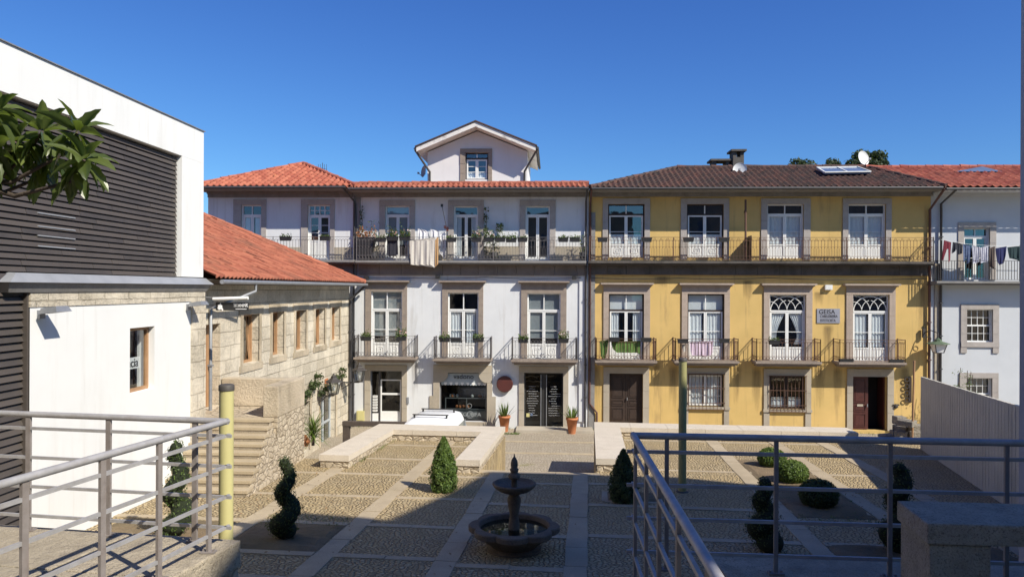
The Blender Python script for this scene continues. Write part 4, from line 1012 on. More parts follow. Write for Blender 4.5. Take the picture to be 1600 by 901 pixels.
mb.build('attic_wall', [MT['dormer_white'], MT['inside']], chouse)
mb = MB(); th = .2; y0, y1 = YG, YW + dp + .3
prof = [(el.x, rz(el.x) - th), (apex.x, apex.z - th), (er.x, rz(er.x) - th), (er.x, rz(er.x)), (apex.x, apex.z), (el.x, rz(el.x))]
mb.prism(prof, lambda x, z: Vector((x, y1, z)), lambda x, z: Vector((x, y0, z)))
at_roof = mb.build('attic_roof', M('weathered_fascia', (.74, .71, .68), (.66, .62, .58), 2, .9, .2, 30, stain=(.16, .12, .10), stain_amt=.9, stain_sc=(2.5, 2.5, 3.5), stain_lo=.52), chouse)
mb = MB()
for sx in (0, 1):
    A = Vector((el.x - .06, 0, rz(el.x) - .02)) if sx == 0 else Vector((er.x + .06, 0, rz(er.x) - .02)); B = Vector((apex.x, 0, apex.z + .01))
    for z0_, z1_ in ((0.004, .06),):
        up = Vector((0, 0, 1))
        mb.hexa([(A.x, y0 - .05, A.z + z0_), (B.x, y0 - .05, B.z + z0_), (B.x, y1, B.z + z0_), (A.x, y1, A.z + z0_), (A.x, y0 - .05, A.z + z1_), (B.x, y0 - .05, B.z + z1_), (B.x, y1, B.z + z1_), (A.x, y1, A.z + z1_)])
mb.build('attic_tiles', MT['tile_dark'], at_roof)
mb = MB(); mb.tube([(el.x - .06, y0, el.z - .08), (el.x - .06, y1, el.z - .08)], .06, 8); mb.tube([(er.x + .08, y0, er.z - .08), (er.x + .08, y1, er.z - .08)], .06, 8)
mb.build('gutter', MT['pipe'], at_roof)
for sx, e, wx in ((-1, el, a0 + .12), (1, er, a1 - .12)):
    downpipe(chouse, [(e.x + sx * .07, y0 + .1, e.z - .12), (wx, YW - .09, e.z - 1.0), (wx, YW - .09, Zc - .1)], 'pipe', .05)
w = french(chouse, PD, o, F(745, 247.5, YW).z, None, None, 'paint_white', 2, (.33, .66), 1, False, 'low', rec=.08, name='window', outer_m='wood_dark')
sur_child(w, o, s, .04, 'granite', P=PD)

def damp(parent, items):
    for px0, px1, py0, py1 in items:
        x0, x1, z0, z1 = rect(px0, px1, py0, py1); mb = MB(); mb.face([(x0, D - .004, z0), (x1, D - .004, z0), (x1, D - .004, z1), (x0, D - .004, z1)]); mb.build('damp_stain', MT['damp'], parent)
damp(house, [(924, 940, 568, 655), (1018, 1034, 566, 625), (1042, 1062, 568, 660), (1142, 1160, 568, 640), (1172, 1192, 570, 662), (1272, 1290, 570, 650), (1300, 1318, 570, 660), (1402, 1424, 570, 640), (1284, 1304, 506, 560), (1158, 1178, 436, 480), (1020, 1050, 431, 452), (1270, 1290, 455, 482), (1432, 1450, 440, 540)])
damp(chouse, [(641, 655, 564, 625), (896, 904, 566, 650)])
# ---------- left house
Ye = YE
apx = 473.5; ZL = F(440, 292.5, YE).z
Yl, Zl = solve_ridge(apx, 257.5, ZL, .40)
ua = F(apx, 257.5, Yl).x; e1 = F(557, 291, YE).x; e0 = 2 * ua - e1
lx0, lx1 = e0 + .4, cx0 - .005
lhouse = thing('town_house', 'white house with bright orange pyramid roof behind the low stone building', 'house', ((lx0 + lx1) / 2, D, STREET))
Lo = [rect(377, 408.5, 320, 403), rect(481, 516, 320, 404)]
Ls = [rect(365, 416, 311.5, 406), rect(470.5, 523, 311.5, 406)]
Lm = [rect(376, 410, 456, 560), rect(480, 518, 456, 560)]
mb = MB(); holed_wall(mb, PF, lx0, lx1, STREET - .3, ZL, Lo, .25); solid_rest(mb, PF, lx0, lx1, STREET - .3, ZL, 7.0)
mb.build('wall', [MT['white'], MT['inside']], lhouse)
eave(lhouse, lx0, lx1 - .01, ZL, 'granite_grey', 'pipe')
hip_roof(lhouse, 'tile_bright', e0, e1, ZL, ua - .02, ua + .02, Yl, Zl, tw=.27)
w = french(lhouse, PF, Lo[0], F(393, 336).z, None, None, 'paint_white', 2, (.5,), 1, False, 'halves', rec=.1)
sur_child(w, Lo[0], Ls[0], .04, 'granite_light')
w = french(lhouse, PF, Lo[1], F(498, 336.5).z, F(498, 376).z, 'slats', 'paint_white', 2, (.33, .66), 3, False, None, rec=.1, tgrid=1)
sur_child(w, Lo[1], Ls[1], .04, 'granite_light')
lg = gallery(lhouse, 300, 553.5, 405.5, rail_m='iron_pale', style='arch', sides=(False, False))
mb = MB(); zd = F(440, 386).z
xs = [lx0] + sum([[s[0], s[1]] for s in Ls], []) + [lx1 - .05]
for i in range(0, len(xs), 2): mb = MB(); mb.box(xs[i] + .005, xs[i + 1] - .005, D - .03, D + .01, lg[2] + .002, zd); mb.build('stone_dado', MT['granite_pale'], lhouse)
X = F(556, 350).x; downpipe(lhouse, [(X - .3, YE + .02, ZL - .02), (X - .05, D - .1, ZL - .5), (X - .05, D - .1, STREET)], 'pipe')
lr = [c for c in lhouse.children if c.name.startswith('roof')][0]
p = F(430, 283, YE + 1.6); mb = MB(); mb.tube([(p.x, p.y, p.z - .4), (p.x, p.y, p.z + .2)], .05, 8); mb.lathe([(.1, 0), (.1, .06), (.02, .1)], (p.x, p.y, p.z + .2), 8); mb.build('vent_pipe', MT['terracotta'], lr)
# ------------------------------------------------------------------ modern white building on the left
XB = -8.4
def PB1(u, d, z): return Vector((XB - d, u, z))       # facade looking +X, u = world y
def srect(px0, px1, py0, py1, X=XB):
    pm = (px0 + px1) / 2; ym = (py0 + py1) / 2
    return S(px0, ym, X).y, S(px1, ym, X).y, S(pm, py1, X).z, S(pm, py0, X).z
by1 = S(318, 320, XB).y
zpar = S(318, 206, XB).z; zband = S(283, 243, XB).z; zled = S(300, 434, XB).z
yin = S(284, 330, XB).y; ywl = S(45, 600, XB).y
mod = thing('modern_building', 'white-framed building with dark horizontal louvres above a white rendered wall', 'building', (XB - 4, 13, gz(-8.4, 13)))
mb = MB()
mb.box(XB - 9, XB, -6, by1, zband, zpar)                         # top band of the frame
mb.box(XB - 9, XB, yin, by1, zled + .02, zband - .002)            # right post of the frame
mb.build('frame', MT['white_clean'], mod)
mb = MB(); mb.box(XB - 9.05, XB + .03, -6, by1 + .03, zpar + .003, zpar + .02); mb.build('roof_flashing', MT['pipe_grey'], mod)
mb = MB(); mb.box(XB - 8.8, XB - .62, -6, yin - .01, -.6, zband - .01); mb.box(XB - 8.8, XB - .62, yin - .01, by1 - .02, -.6, zled); mb.build('inner_wall', MT['inside'], mod)
mb = MB(); pitch = .104; z = zband - .14
while z > zled - .02:
    ys = [-6]
    while ys[-1] < yin - .02: ys.append(min(yin - .02, ys[-1] + rnd.choice((1.9, 2.4, 2.9))))
    for a, b in zip(ys[:-1], ys[1:]):
        mb.hexa([(XB - .13, a, z), (XB - .09, a, z), (XB - .09, b - .012, z), (XB - .13, b - .012, z), (XB - .16, a, z + .088), (XB - .12, a, z + .088), (XB - .12, b - .012, z + .088), (XB - .16, b - .012, z + .088)])
    z -= pitch
mb.box(XB - .5, XB - .2, -6, yin - .02, zband - .03, zband - .01)
for k in range(9): y = yin - .5 - k * 1.45; mb.box(XB - .30, XB - .222, y, y + .08, zled, zband - .03)
mb.build('louvre_screen', MT['slat'], mod)
mb = MB()
for (py0, py1) in ((333, 340), (355, 358), (369, 372), (385, 388)):
    y0, y1, z0, z1 = srect(60, 118, (py0 + py1) / 2 - .9, (py0 + py1) / 2 + .9, XB - .085); mb.box(XB - .12, XB - .084, y0, y1, z0, z1)
mb.build('pale_gap', MT['zinc'], mod)  # solid pale strips stand in for brightness seen through the louvres
# lower louvres nearer the terrace
low = MB(); z = zled - .12; zg = gz(-8.4, 11) - .3
while z > zg:
    low.hexa([(XB - .10, -6, z), (XB - .05, -6, z), (XB - .05, ywl - .05, z), (XB - .10, ywl - .05, z), (XB - .15, -6, z + .105), (XB - .10, -6, z + .105), (XB - .10, ywl - .05, z + .105), (XB - .15, ywl - .05, z + .105)]); z -= .122
low.box(XB - .14, XB + .0, ywl - .048, ywl + .0, zg, zled - .25)
low.build('lower_louvres', MT['slat'], mod)
# rendered lower wall with stone trim
yq = S(297, 560, XB).y; zc0 = S(297, 471, XB).z; zc1 = S(297, 455, XB).z
o = srect(202, 240.5, 511, 611)
mb = MB(); PW = lambda u, d, z: Vector((XB + .012 - d, u, z))
holed_wall(mb, PW, ywl, yq, zg, zc0, [o], .38, 1.2)
mb.build('rendered_wall', [MT['white_clean'], MT['inside']], mod)
mb = MB(); mb.box(XB - .6, XB + .03, ywl - .01, by1 + .05, zc0 + .003, zc1)
mb.box(XB - .6, XB + .05, yq + .003, by1 + .05, zg, zc0)
mb.build('stone_trim', MT['ashlar'], mod)
mb = MB(); ylo = S(28, 440, XB + .2).y
mb.hexa([(XB - .6, ylo, zc1 + .003), (XB + .05, ylo, zc1 + .003), (XB + .05, by1 + .08, zc1 + .003), (XB - .6, by1 + .08, zc1 + .003), (XB - .6, ylo, zc1 + .16), (XB + .13, ylo - .1, zc1 + .16), (XB + .13, by1 + .2, zc1 + .16), (XB - .6, by1 + .2, zc1 + .16)])
mb.build('cornice', MT['granite_grey'], mod)
mb = MB(); mb.hexa([(XB - .6, ylo - .12, zc1 + .163), (XB + .17, ylo - .12, zc1 + .163), (XB + .17, by1 + .22, zc1 + .163), (XB - .6, by1 + .22, zc1 + .163), (XB - .6, ylo + .2, zled + .03), (XB + .02, ylo + .2, zled + .0), (XB + .02, by1 + .1, zled + .0), (XB - .6, by1 + .1, zled + .03)])
mb.build('ledge_flashing', MT['zinc'], mod)
u0, u1, z0, z1 = o
w = MB(); st = .07
for q in ((u0, u0 + st, z0, z1), (u1 - st, u1, z0, z1), (u0 + st, u1 - st, z1 - st, z1), (u0 + st, u1 - st, z0, z0 + st)): w.pbox(PW, q[0], q[1], .13, .20, q[2], q[3])
w = w.build('window', MT['wood_tan'], mod)
g = MB(); g.face([PW(u0, .165, z0), PW(u1, .165, z0), PW(u1, .165, z1), PW(u0, .165, z1)]); g.build('pane', MT['glass'], w)
g = MB(); g.box(XB - .25, XB - .235, u0 + .02, u1 - .12, S(215, 578, XB).z, S(215, 560, XB).z); sb = g.build('window_notice', MT['paint_white'], w)
text('ência', .26, MT['ink'], (XB - .229, (u0 + u1) / 2 - .0, S(215, 569, XB).z), Matrix.Rotation(PI / 2, 3, 'Z') @ FRONT, w, 'lettering')
# flood lamps
def flood(px, py, label):
    p = S(px, py, XB + .012)
    t = thing('wall_lamp', label, 'lamp', p, 'flood lamps on the white wall')
    mb = MB(); mb.box(p.x, p.x + .05, p.y - .07, p.y + .07, p.z - .09, p.z + .05); mb.tube([(p.x + .03, p.y, p.z), (p.x + .14, p.y, p.z + .03)], .02, 6); mb.build('bracket', MT['pipe_grey'], t)
    mb = MB(); mb.hexa([(p.x + .1, p.y - .17, p.z - .01), (p.x + .42, p.y - .2, p.z + .03), (p.x + .42, p.y + .2, p.z + .03), (p.x + .1, p.y + .17, p.z - .01), (p.x + .1, p.y - .12, p.z + .08), (p.x + .38, p.y - .15, p.z + .12), (p.x + .38, p.y + .15, p.z + .12), (p.x + .1, p.y + .12, p.z + .08)]); mb.build('lamp_head', MT['pipe_grey'], t)
flood(62, 489, 'grey flood lamp at the left end of the white wall, above the railing')
flood(293, 478, 'grey flood lamp at the far right corner of the white wall, beside the stone quoin')
# projecting shop sign
sy = by1 + .35
a = F(338, 472, sy); b = F(388, 485, sy); tz = F(360, 467, sy)
sg = thing('shop_sign', 'small black projecting sign with white lamp tube at the stone house door', 'sign', (a.x, sy, b.z))
mb = MB(); mb.box(a.x, b.x, sy - .03, sy + .03, b.z, a.z); mb.build('sign_board', MT['black'], sg)
mb = MB(); mb.tube([(a.x - .04, sy - .09, tz.z - .0), (b.x + .03, sy - .09, tz.z + .03)], .045, 8); mb.build('lamp_tube', MT['paint_white'], sg)
mb = MB(); mb.tube([(a.x - .6, sy, tz.z + .05), (a.x + .02, sy, tz.z + .02)], .02, 6); mb.tube([(a.x - .6, sy + .02, b.z + .05), (a.x, sy + .02, b.z + .05)], .015, 6); mb.build('bracket', MT['pipe_grey'], sg)
text('TITANINK', .13, MT['inkw'], ((F(377, 478, sy).x), sy - .034, F(377, 477, sy).z), FRONT, sg, 'lettering', .62)
mb = MB(); mb.box(F(369, 480, sy).x, F(386, 480, sy).x, sy - .036, sy - .031, F(377, 483, sy).z, F(377, 482, sy).z)
e = F(345, 479, sy); pts = [(-.03, -.08), (.02, -.06), (.07, -.10), (.075, -.06), (.05, -.02), (.05, .03), (.02, .05), (.01, .10), (-.02, .06), (-.06, .04), (-.05, 0), (-.07, -.03)]
mb.prism(pts, lambda x, z: Vector((e.x + x, sy - .03, e.z + z)), lambda x, z: Vector((e.x + x, sy - .036, e.z + z))); mb.build('emblem', MT['inkw'], sg)

# ------------------------------------------------------------------ low stone house behind it
XS = -8.85
PS = lambda u, d, z: Vector((XS - d, u, z))
ys0, ys1 = by1 + .06, D - .35
XE = XS + .68
ze = S(440, 439, XE).z
sh = thing('stone_house', 'low granite house with orange tiled roof and five small wooden windows', 'house', (XS - 4, (ys0 + ys1) / 2, STREET))
Sw = [srect(a, b, c, d, XS) for a, b, c, d in ((379.6, 404.8, 491, 567), (425.5, 443.6, 487, 555), (462, 478.3, 484.5, 547), (492.5, 507.3, 482, 539), (518, 530.5, 479.5, 532))]
Sd = [srect(470.5, 483.6, 628, 706, XS), srect(501, 524, 616, 702, XS)]
dl = srect(324, 344, 506, 632, XS)
landing = S(344, 634, XS).z
holes = Sw + Sd + [(ys0 + .25, dl[1], landing, dl[3])]
mb = MB(); holed_wall(mb, PS, ys0, ys1, STREET - .3, ze - .05, holes, .34, 1.2); solid_rest(mb, PS, ys0, ys1, STREET - .3, ze - .05, 8)
mb.build('wall', [MT['ashlar'], MT['inside']], sh)
# stone jambs
def s_sur(w, o, dr=False):
    u0, u1, z0, z1 = o; mb = MB(); q = .2 if dr else .17
    for a, b in ((u0 - q, u0), (u1, u1 + q)): mb.pbox(PS, a, b, -.02, .02, z0 - (0 if dr else .02), z1 - .003)
    mb.pbox(PS, u0 - .3, u1 + .3, -.024, .02, z1, z1 + .26)
    if not dr: mb.pbox(PS, u0 - .25, u1 + .25, -.03, .02, z0 - .22, z0 - .022)
    mb.build('surround', MT['granite_warm'], w)
for k, (u0, u1, z0, z1) in enumerate(Sw):
    f = MB(); st = .07
    for q in ((u0, u0 + st, z0, z1), (u1 - st, u1, z0, z1), (u0 + st, u1 - st, z1 - st, z1), (u0 + st, u1 - st, z0, z0 + st)): f.pbox(PS, q[0], q[1], .22, .30, q[2], q[3])
    if k in (0, 3):                                  # sash tilted into the room
        for q in ((u0 + st, u0 + 2 * st), (u1 - 2 * st, u1 - st)):
            f.hexa([PS(q[0], .22, z0 + st), PS(q[1], .22, z0 + st), PS(q[1], .27, z0 + st), PS(q[0], .27, z0 + st), PS(q[0], .36, z1 - st), PS(q[1], .36, z1 - st), PS(q[1], .41, z1 - st), PS(q[0], .41, z1 - st)])
    else: f.pbox(PS, (u0 + u1) / 2 - .035, (u0 + u1) / 2 + .035, .23, .29, z0 + st, z1 - st)
    w = f.build('window', MT['wood_tan'], sh); s_sur(w, Sw[k])
    g = MB(); g.face([PS(u0, .30, z0), PS(u1, .30, z0), PS(u1, .30, z1), PS(u0, .30, z1)]); g.build('pane', MT['glass'], w)
    c = MB()
    if k in (1, 2, 4): wavy(c, PS, u0 + .1, u0 + .55, z0 + .05, z1 - .05, .42, 4, .03); c.build('curtain', MT['curtain'], w)
# upper door
u0, u1, z0, z1 = ys0 + .25, dl[1], landing, dl[3]
f = MB(); f.pbox(PS, u0 + .01, u1 - .01, .26, .32, z0 + .01, z1 - .01)
n = 7
for i in range(n + 1): u = u0 + (u1 - u0) * i / n; f.pbox(PS, u - .008, u + .008, .25, .262, z0 + .03, z1 - .03)
w = f.build('upper_door', MT['wood_tan'], sh); hb = MB(); hb.cbox(PS(u1 - .15, .22, z0 + 1.05), .08, .03, .14); hb.build('handle', MT['pipe'], w)
for k, (u0, u1, z0, z1) in enumerate(Sd):
    f = MB(); st = .09; m = (u0 + u1) / 2
    for q in ((u0, u0 + st, z0, z1), (u1 - st, u1, z0, z1), (m - .05, m + .05, z0, z1), (u0 + st, m - .05, z1 - st, z1), (m + .05, u1 - st, z1 - st, z1), (u0 + st, m - .05, z0, z0 + .3), (m + .05, u1 - st, z0, z0 + .3), (u0 + st, m - .05, z0 + 1.0, z0 + 1.08), (m + .05, u1 - st, z0 + 1.0, z0 + 1.08)): f.pbox(PS, q[0], q[1], .2, .26, q[2], q[3])
    w = f.build('street_door', MT['paint_grey'] if k else MT['pipe_grey'], sh); s_sur(w, Sd[k], True)
    g = MB(); g.face([PS(u0, .235, z0), PS(u1, .235, z0), PS(u1, .235, z1), PS(u0, .235, z1)]); g.build('pane', MT['glass_dark'], w)
# roof: east slope with hip at the far end
pr_ = .50; run = 4.9; xe = XE; ya, yb = ys0 - 4.0, ys1 + .0
dv = Vector((-run, 0, run * pr_)); L = dv.length; dv.normalize(); dn = Vector((dv.z, 0, -dv.x))
mb = MB(); tiles(mb, (xe, yb, ze + .03), (0, -1, 0), dv, dn, lambda v: (run * v / L, yb - by1 - .12), L, .25, .38, .058)
rt = Vector((xe - run, yb - run, ze + run * pr_)); xw = xe - 2 * run
mb.face([(xe, yb, ze), (xw, yb, ze), rt]); mb.face([(xw, by1 + .12, ze), (xe - run, by1 + .12, rt.z), rt, (xw, yb, ze)])
ridge(mb, (xe, yb, ze + .06), rt + Vector((0, 0, .06)), .11); ridge(mb, rt + Vector((0, 0, .06)), (xe - run, by1 + .12, rt.z + .06), .11)
mb.build('roof', MT['tile_old'], sh)
mb = MB(); mb.hexa([(XS - .3, by1 + .12, ze - .13), (XS, by1 + .12, ze - .13), (XS, yb, ze - .13), (XS - .3, yb, ze - .13), (XS - .3, by1 + .12, ze - .01), (xe - .02, by1 + .12, ze - .0), (xe - .02, yb, ze - .0), (XS - .3, yb, ze - .01)]); mb.build('soffit', MT['wood_grey'], sh)
mb = MB(); mb.tube([(xe + .10, by1 + .3, ze - .06), (xe + .10, yb, ze - .06)], .06, 8); mb.build('gutter', MT['pipe_grey'], sh)
yp = S(395, 452, XE).y
downpipe(sh, [(xe + .08, yp, ze - .08), (xe + .08, yp, ze - .3), (XS + .06, yp - 1.2, ze - .75), (XS + .06, yp - 1.2, landing - .3)], 'pipe_grey', .045)
downpipe(sh, [(xe + .08, yb - .1, ze - .08), (XS + .08, yb - .1, ze - .7), (XS + .08, yb - .1, STREET)], 'pipe', .06)

# ------------------------------------------------------------------ ground, street, square
SETTING = []
g = MB(); g.face([(-400, -300, STREET - .12), (400, -300, STREET - .12), (400, 600, STREET - .12), (-400, 600, STREET - .12)]); struct(g.build('ground', MT['soil'], None, (0, 0, STREET - .12)))
g = MB(); g.face([(-60, 12, STREET), (60, 12, STREET), (60, D + .05, STREET), (-60, D + .05, STREET)]); struct(g.build('street', MT['street'], None, (0, 0, STREET)))
g = MB()
for yy, w in ((F(860, 689, 1).y, 0),) if False else (): pass
for py in (690, 708):
    p = H(850, py, STREET); x = -4.5
    while x < 12:
        L_ = rnd.uniform(.7, 1.2); g.box(x, x + L_ - .012, p.y - .12 + rnd.uniform(-.012, .012), p.y + .12 + rnd.uniform(-.012, .012), STREET - .04, STREET + .010 + rnd.uniform(0, .004)); x += L_
struct(g.build('street_band', MT['band'], None))
def plz(mb, u0, u1, v0, v1, h=0.0, zb=-2.2):
    c = [PL(u0, v0), PL(u1, v0), PL(u1, v1), PL(u0, v1)]
    mb.hexa([(p.x, p.y, zb) for p in c] + [(p.x, p.y, p.z + h) for p in c])
# measured lines of the square
ve = UV(G(815, 736))[1]                         # front edge towards the passage
uL0 = UV(G(497, 731))[0]; uL1 = UV(G(546, 731))[0]; uR0 = UV(G(712, 738))[0]; uR1 = UV(G(751, 738))[0]
vL = UV(G(520, 731))[1]; vR = UV(G(730, 739))[1]
uQ0 = UV(G(931, 737))[0]; uQ1 = UV(G(982, 737))[0]; vQ = UV(G(950, 737))[1]
WH = .33
vFi = UV(G(614, 671, WH))[1]; vFo = UV(G(586, 661.5, WH))[1]
vGi = UV(G(972, 667.5, WH))[1]; vGo = UV(G(930, 659, WH))[1]; uGe = UV(G(1344, 677, WH))[0]
print('plaza', ve, uL0, uL1, uR0, uR1, vL, vR, uQ0, uQ1, vQ, vFi, vFo, vGi, vGo, uGe)
zstr = STREET - .1
mb = MB()
plz(mb, -9.2, 16, -8.5, ve)                       # main court
plz(mb, -9.2, uL0, ve, ve + .9)                   # lane beside the stone house
plz(mb, uL0, uR1, ve, vFo); plz(mb, uQ0, 16, ve, vGo)
struct(mb.build('plaza', MT['plaza'], None, (0, 16, 0)))
mb = MB(); n = 5; v = ve
for i in range(n):                                # steps down to the street between the walls
    zt = SLOPE * ve - (i + 1) * (SLOPE * ve - STREET) / (n + 1)
    c = [PL(uR1, v), PL(uQ0, v), PL(uQ0, v + .42), PL(uR1, v + .42)]
    mb.hexa([(p.x, p.y, STREET - .05) for p in c] + [(p.x, p.y, zt) for p in c]); v += .42
for i in range(n):
    zt = SLOPE * ve - (i + 1) * (SLOPE * ve - STREET) / (n + 1); v = ve + .9 + i * .4
    c = [PL(-9.3, v), PL(uL0, v), PL(uL0, v + .4), PL(-9.3, v + .4)]
    mb.hexa([(p.x, p.y, STREET - .05) for p in c] + [(p.x, p.y, zt) for p in c])
struct(mb.build('steps', MT['band'], None))
bands = MB(); hb = .012
def band(pts, w):      # strip of slabs following plaza (u,v) polyline
    for (ua, va), (ub, vb) in zip(pts[:-1], pts[1:]):
        L = math.hypot(ub - ua, vb - va); n = max(1, round(L / .95)); du, dv_ = (ub - ua) / L, (vb - va) / L; nu, nv = -dv_, du
        for i in range(n):
            s0 = L * i / n + .004; s1 = L * (i + 1) / n - .004; hh = hb + rnd.uniform(-.004, .006); jj = lambda: rnd.uniform(-.014, .014)
            q = [(ua + du * s + nu * e * (w / 2 + jj()), va + dv_ * s + nv * e * (w / 2 + jj())) for s, e in ((s0, -1), (s1, -1), (s1, 1), (s0, 1))]
            bands.hexa([PL(a, b, -.05) for a, b in q] + [PL(a, b, hh) for a, b in q])
def gu(px, py): return UV(G(px, py))
l1 = sum(gu(*p)[0] for p in ((369, 827), (426, 793), (524.6, 735))) / 3
l2 = sum(gu(*p)[0] for p in ((475.6, 896.8), (582, 795.6), (683, 709))) / 3
l3 = sum(gu(*p)[0] for p in ((686, 894), (778, 738))) / 2
l4 = sum(gu(*p)[0] for p in ((902.4, 888), (905.3, 740))) / 2
l5 = sum(gu(*p)[0] for p in ((1113, 692), (1180, 755), (1280, 862))) / 3
l6 = sum(gu(*p)[0] for p in ((1260, 724), (1381, 810))) / 2
print('bands', l1, l2, l3, l4, l5, l6)
W = .36
band([(l1, -6), (l1, vL - .02)], W); band([(l2, -6), (l2, vFi - .02)], W); band([(l3, -8), (l3, ve - .3)], W); band([(l4, -8), (l4, ve - .3)], W)
band([(l5, -8), (l5, vGi - .02)], W); band([(l6, -8), (l6, vGi - .02)], W); band([(8.1, -8), (8.1, vGi - .02)], W)
band([(l3 - .75, ve - .17), (uQ0 + .1, ve - .17)], .32)
band([(uR1, ve + .0), (uR1, ve - .02)], .1) if False else None
cv = [gu(585, 870)[1], gu(585, 820)[1], gu(585, 776)[1], gu(585, 741)[1], gu(640, 718)[1], gu(640, 696)[1]]
print('cross', cv)
cv = [-5.2] + cv
for v in cv:
    if v < vL - .2: band([(-8.8 if v < ve - .3 else l1 + .2, v), (l1 - W / 2 - .01, v)], .19)
    if v < vFi - .2: band([(l1 + W / 2 + .01 if v < vL else uL1 + .05, v), (l2 - W / 2 - .01, v)], .19)
    if v < vFi - .2: band([(l2 + W / 2 + .01, v), ((l3 - W / 2 - .01) if v < vR - .3 else uR0 - .02, v)], .19)
for v in [gu(820, y)[1] for y in (888, 837, 789, 755)]: band([(l3 + W / 2 + .01, v), (l4 - W / 2 - .01, v)], .19)
for v in [gu(960, y)[1] for y in (838, 790, 757)]:
    band([(l4 + W / 2 + .01, v), (l5 - W / 2 - .01, v)], .19)
    band([(l5 + W / 2 + .01, v), (l6 - W / 2 - .01, v)], .19); band([(l6 + W / 2 + .01, v), (7.9, v)], .19)
for y in (690, 736): v = gu(1090, y)[1]; band([(max(uQ1 + .1, l4 + .2), v), (l5 - W / 2 - .01, v)], .19); band([(l5 + W / 2 + .01, v), (l6 - W / 2 - .01, v)], .19); band([(l6 + W / 2 + .01, v), (7.9, v)], .19)
# square tree pit by the dark cone shrub
a, b = gu(945, 783); 
for q in (((a, b), (a, b + .9)), ((a, b), (a + 1.3, b))): band(list(q), .12)
struct(bands.build('paving_band', MT['band'], None, (0, 16, 0)))
mb = MB()
def bed(u0, u1, v0, v1):
    n = 14; m = 10
    for i in range(n):
        for j in range(m):
            f = lambda i, j: PL(u0 + (u1 - u0) * i / n, v0 + (v1 - v0) * j / m, .006 + (0 if i in (0, n) or j in (0, m) else .02 + .03 * math.sin(i * 12.9 + j * 7.3) ** 2))
            mb.face([f(i, j), f(i + 1, j), f(i + 1, j + 1), f(i, j + 1)], 0, None, True)
bed(l1 + .2, l2 - .2, cv[1] + .12, cv[2] - .12)
bed(l5 + .2, l6 - .2, gu(1200, 806)[1], gu(1150, 718)[1]); bed(a + .07, a + 1.3, b + .07, b + .9)
bed(l1 - 2.4, l1 - .25, cv[1] + .12, cv[2] - .12)
bed(l5 + .2, l6 - .2, -5.0, gu(1280, 848)[1]); bed(l6 + .2, 7.8, -4.6, gu(1400, 850)[1])
struct(mb.build('soil_bed', MT['soil'], None, (0, 16, 0)))

# low walls with slab tops
def lowwall(label, legs, zbase=-1.75):
    xs = [p for L_ in legs for p in L_]
    c = PL(sum((l[0] + l[1]) / 2 for l in legs) / len(legs), sum((l[2] + l[3]) / 2 for l in legs) / len(legs))
    t = thing('low_wall', label, 'wall', (c.x, c.y, 0)); b = MB(); s = MB()
    for u0, u1, v0, v1 in legs:
        q = [PL(u0 + .03, v0 + .03), PL(u1 - .03, v0 + .03), PL(u1 - .03, v1 - .03), PL(u0 + .03, v1 - .03)]
        b.hexa([(p.x, p.y, zbase) for p in q] + [(p.x, p.y, p.z + WH - .155) for p in q])
        along_u = (u1 - u0) > (v1 - v0); L = max(u1 - u0, v1 - v0); n = max(1, round(L / 1.25))
        for i in range(n):
            e = .004
            if along_u: r = (u0 + L * i / n + e, u0 + L * (i + 1) / n - e, v0, v1)
            else: r = (u0, u1, v0 + L * i / n + e, v0 + L * (i + 1) / n - e)
            dz = rnd.uniform(0, .006)
            s.hexa([PL(r[0], r[2], WH - .15), PL(r[1], r[2], WH - .15), PL(r[1], r[3], WH - .15), PL(r[0], r[3], WH - .15), PL(r[0], r[2], WH + dz), PL(r[1], r[2], WH + dz), PL(r[1], r[3], WH + dz), PL(r[0], r[3], WH + dz)])
    b.build('wall_base', MT['rubble_fine'], t); s.build('coping', MT['coping'], t)
lowwall('U-shaped low stone wall with pale slab coping in front of the white van', [(uL0, uL1, vL, vFi), (uR0, uR1, vR, vFi), (uL0, uR1, vFi + .003, vFo)])
lowwall('L-shaped low stone wall with pale slab coping in front of the yellow house', [(uQ0, uQ1, vQ, vGi), (uQ0, uGe, vGi + .003, vGo)])

# ------------------------------------------------------------------ stone staircase and landing at the stone house door
st = thing('stone_staircase', 'granite steps with a rough parapet climbing to the wooden door', 'stairs', (-8, 17.5, 0))
zl = landing; nst = 9; zg0 = gz(-7.5, 15.6)
pb = G(385, 777); pt = H(424, 652, zl)
y0, y1 = pb.y, max(pt.y, pb.y + 2.2); xr0, xr1 = pb.x, pt.x
print('stairs', zl, y0, y1, xr0, xr1)
mb = MB(); rs = MB(); sd = MB()
for i in range(nst):
    a = y0 + (y1 - y0) * i / nst; zt = zg0 + (zl - zg0) * (i + 1) / nst; xr = xr0 + (xr1 - xr0) * i / nst
    a2 = y1 if i == nst - 1 else y0 + (y1 - y0) * (i + 1) / nst + .02
    mb.box(XS + .05, xr + .03, a - .018, a2, zt - .075, zt)
    rs.box(XS + .05, xr - .02, a, y1, -.3, zt - .077); sd.box(xr - .018, xr + .002, a + .01, y1, -.3, zt - .077)
mb.build('tread', MT['band'], st, bevel=.01); rs.build('riser', MT['riser'], st); sd.build('side_wall', MT['rubble_fine'], st)
ye = S(470, 640, xr1 + .05).y
xp = H(487, 640, zl).x
mb = MB(); mb.box(XS + .01, xr1 + .15, y1 + .003, ye, -1.7, zl - .003); mb.build('landing', MT['rubble_fine'], st)
ptop = S(440, 600, xr1 + .1).z
mb = MB(); mb.box(xr1 - .22, xr1 + .16, y1 + .02, ye, zl, ptop); mb.box(XS + .02, xr1 - .225, ye - .35, ye, zl, ptop - .02); mb.build('parapet', MT['granite_warm'], st, bevel=.03)

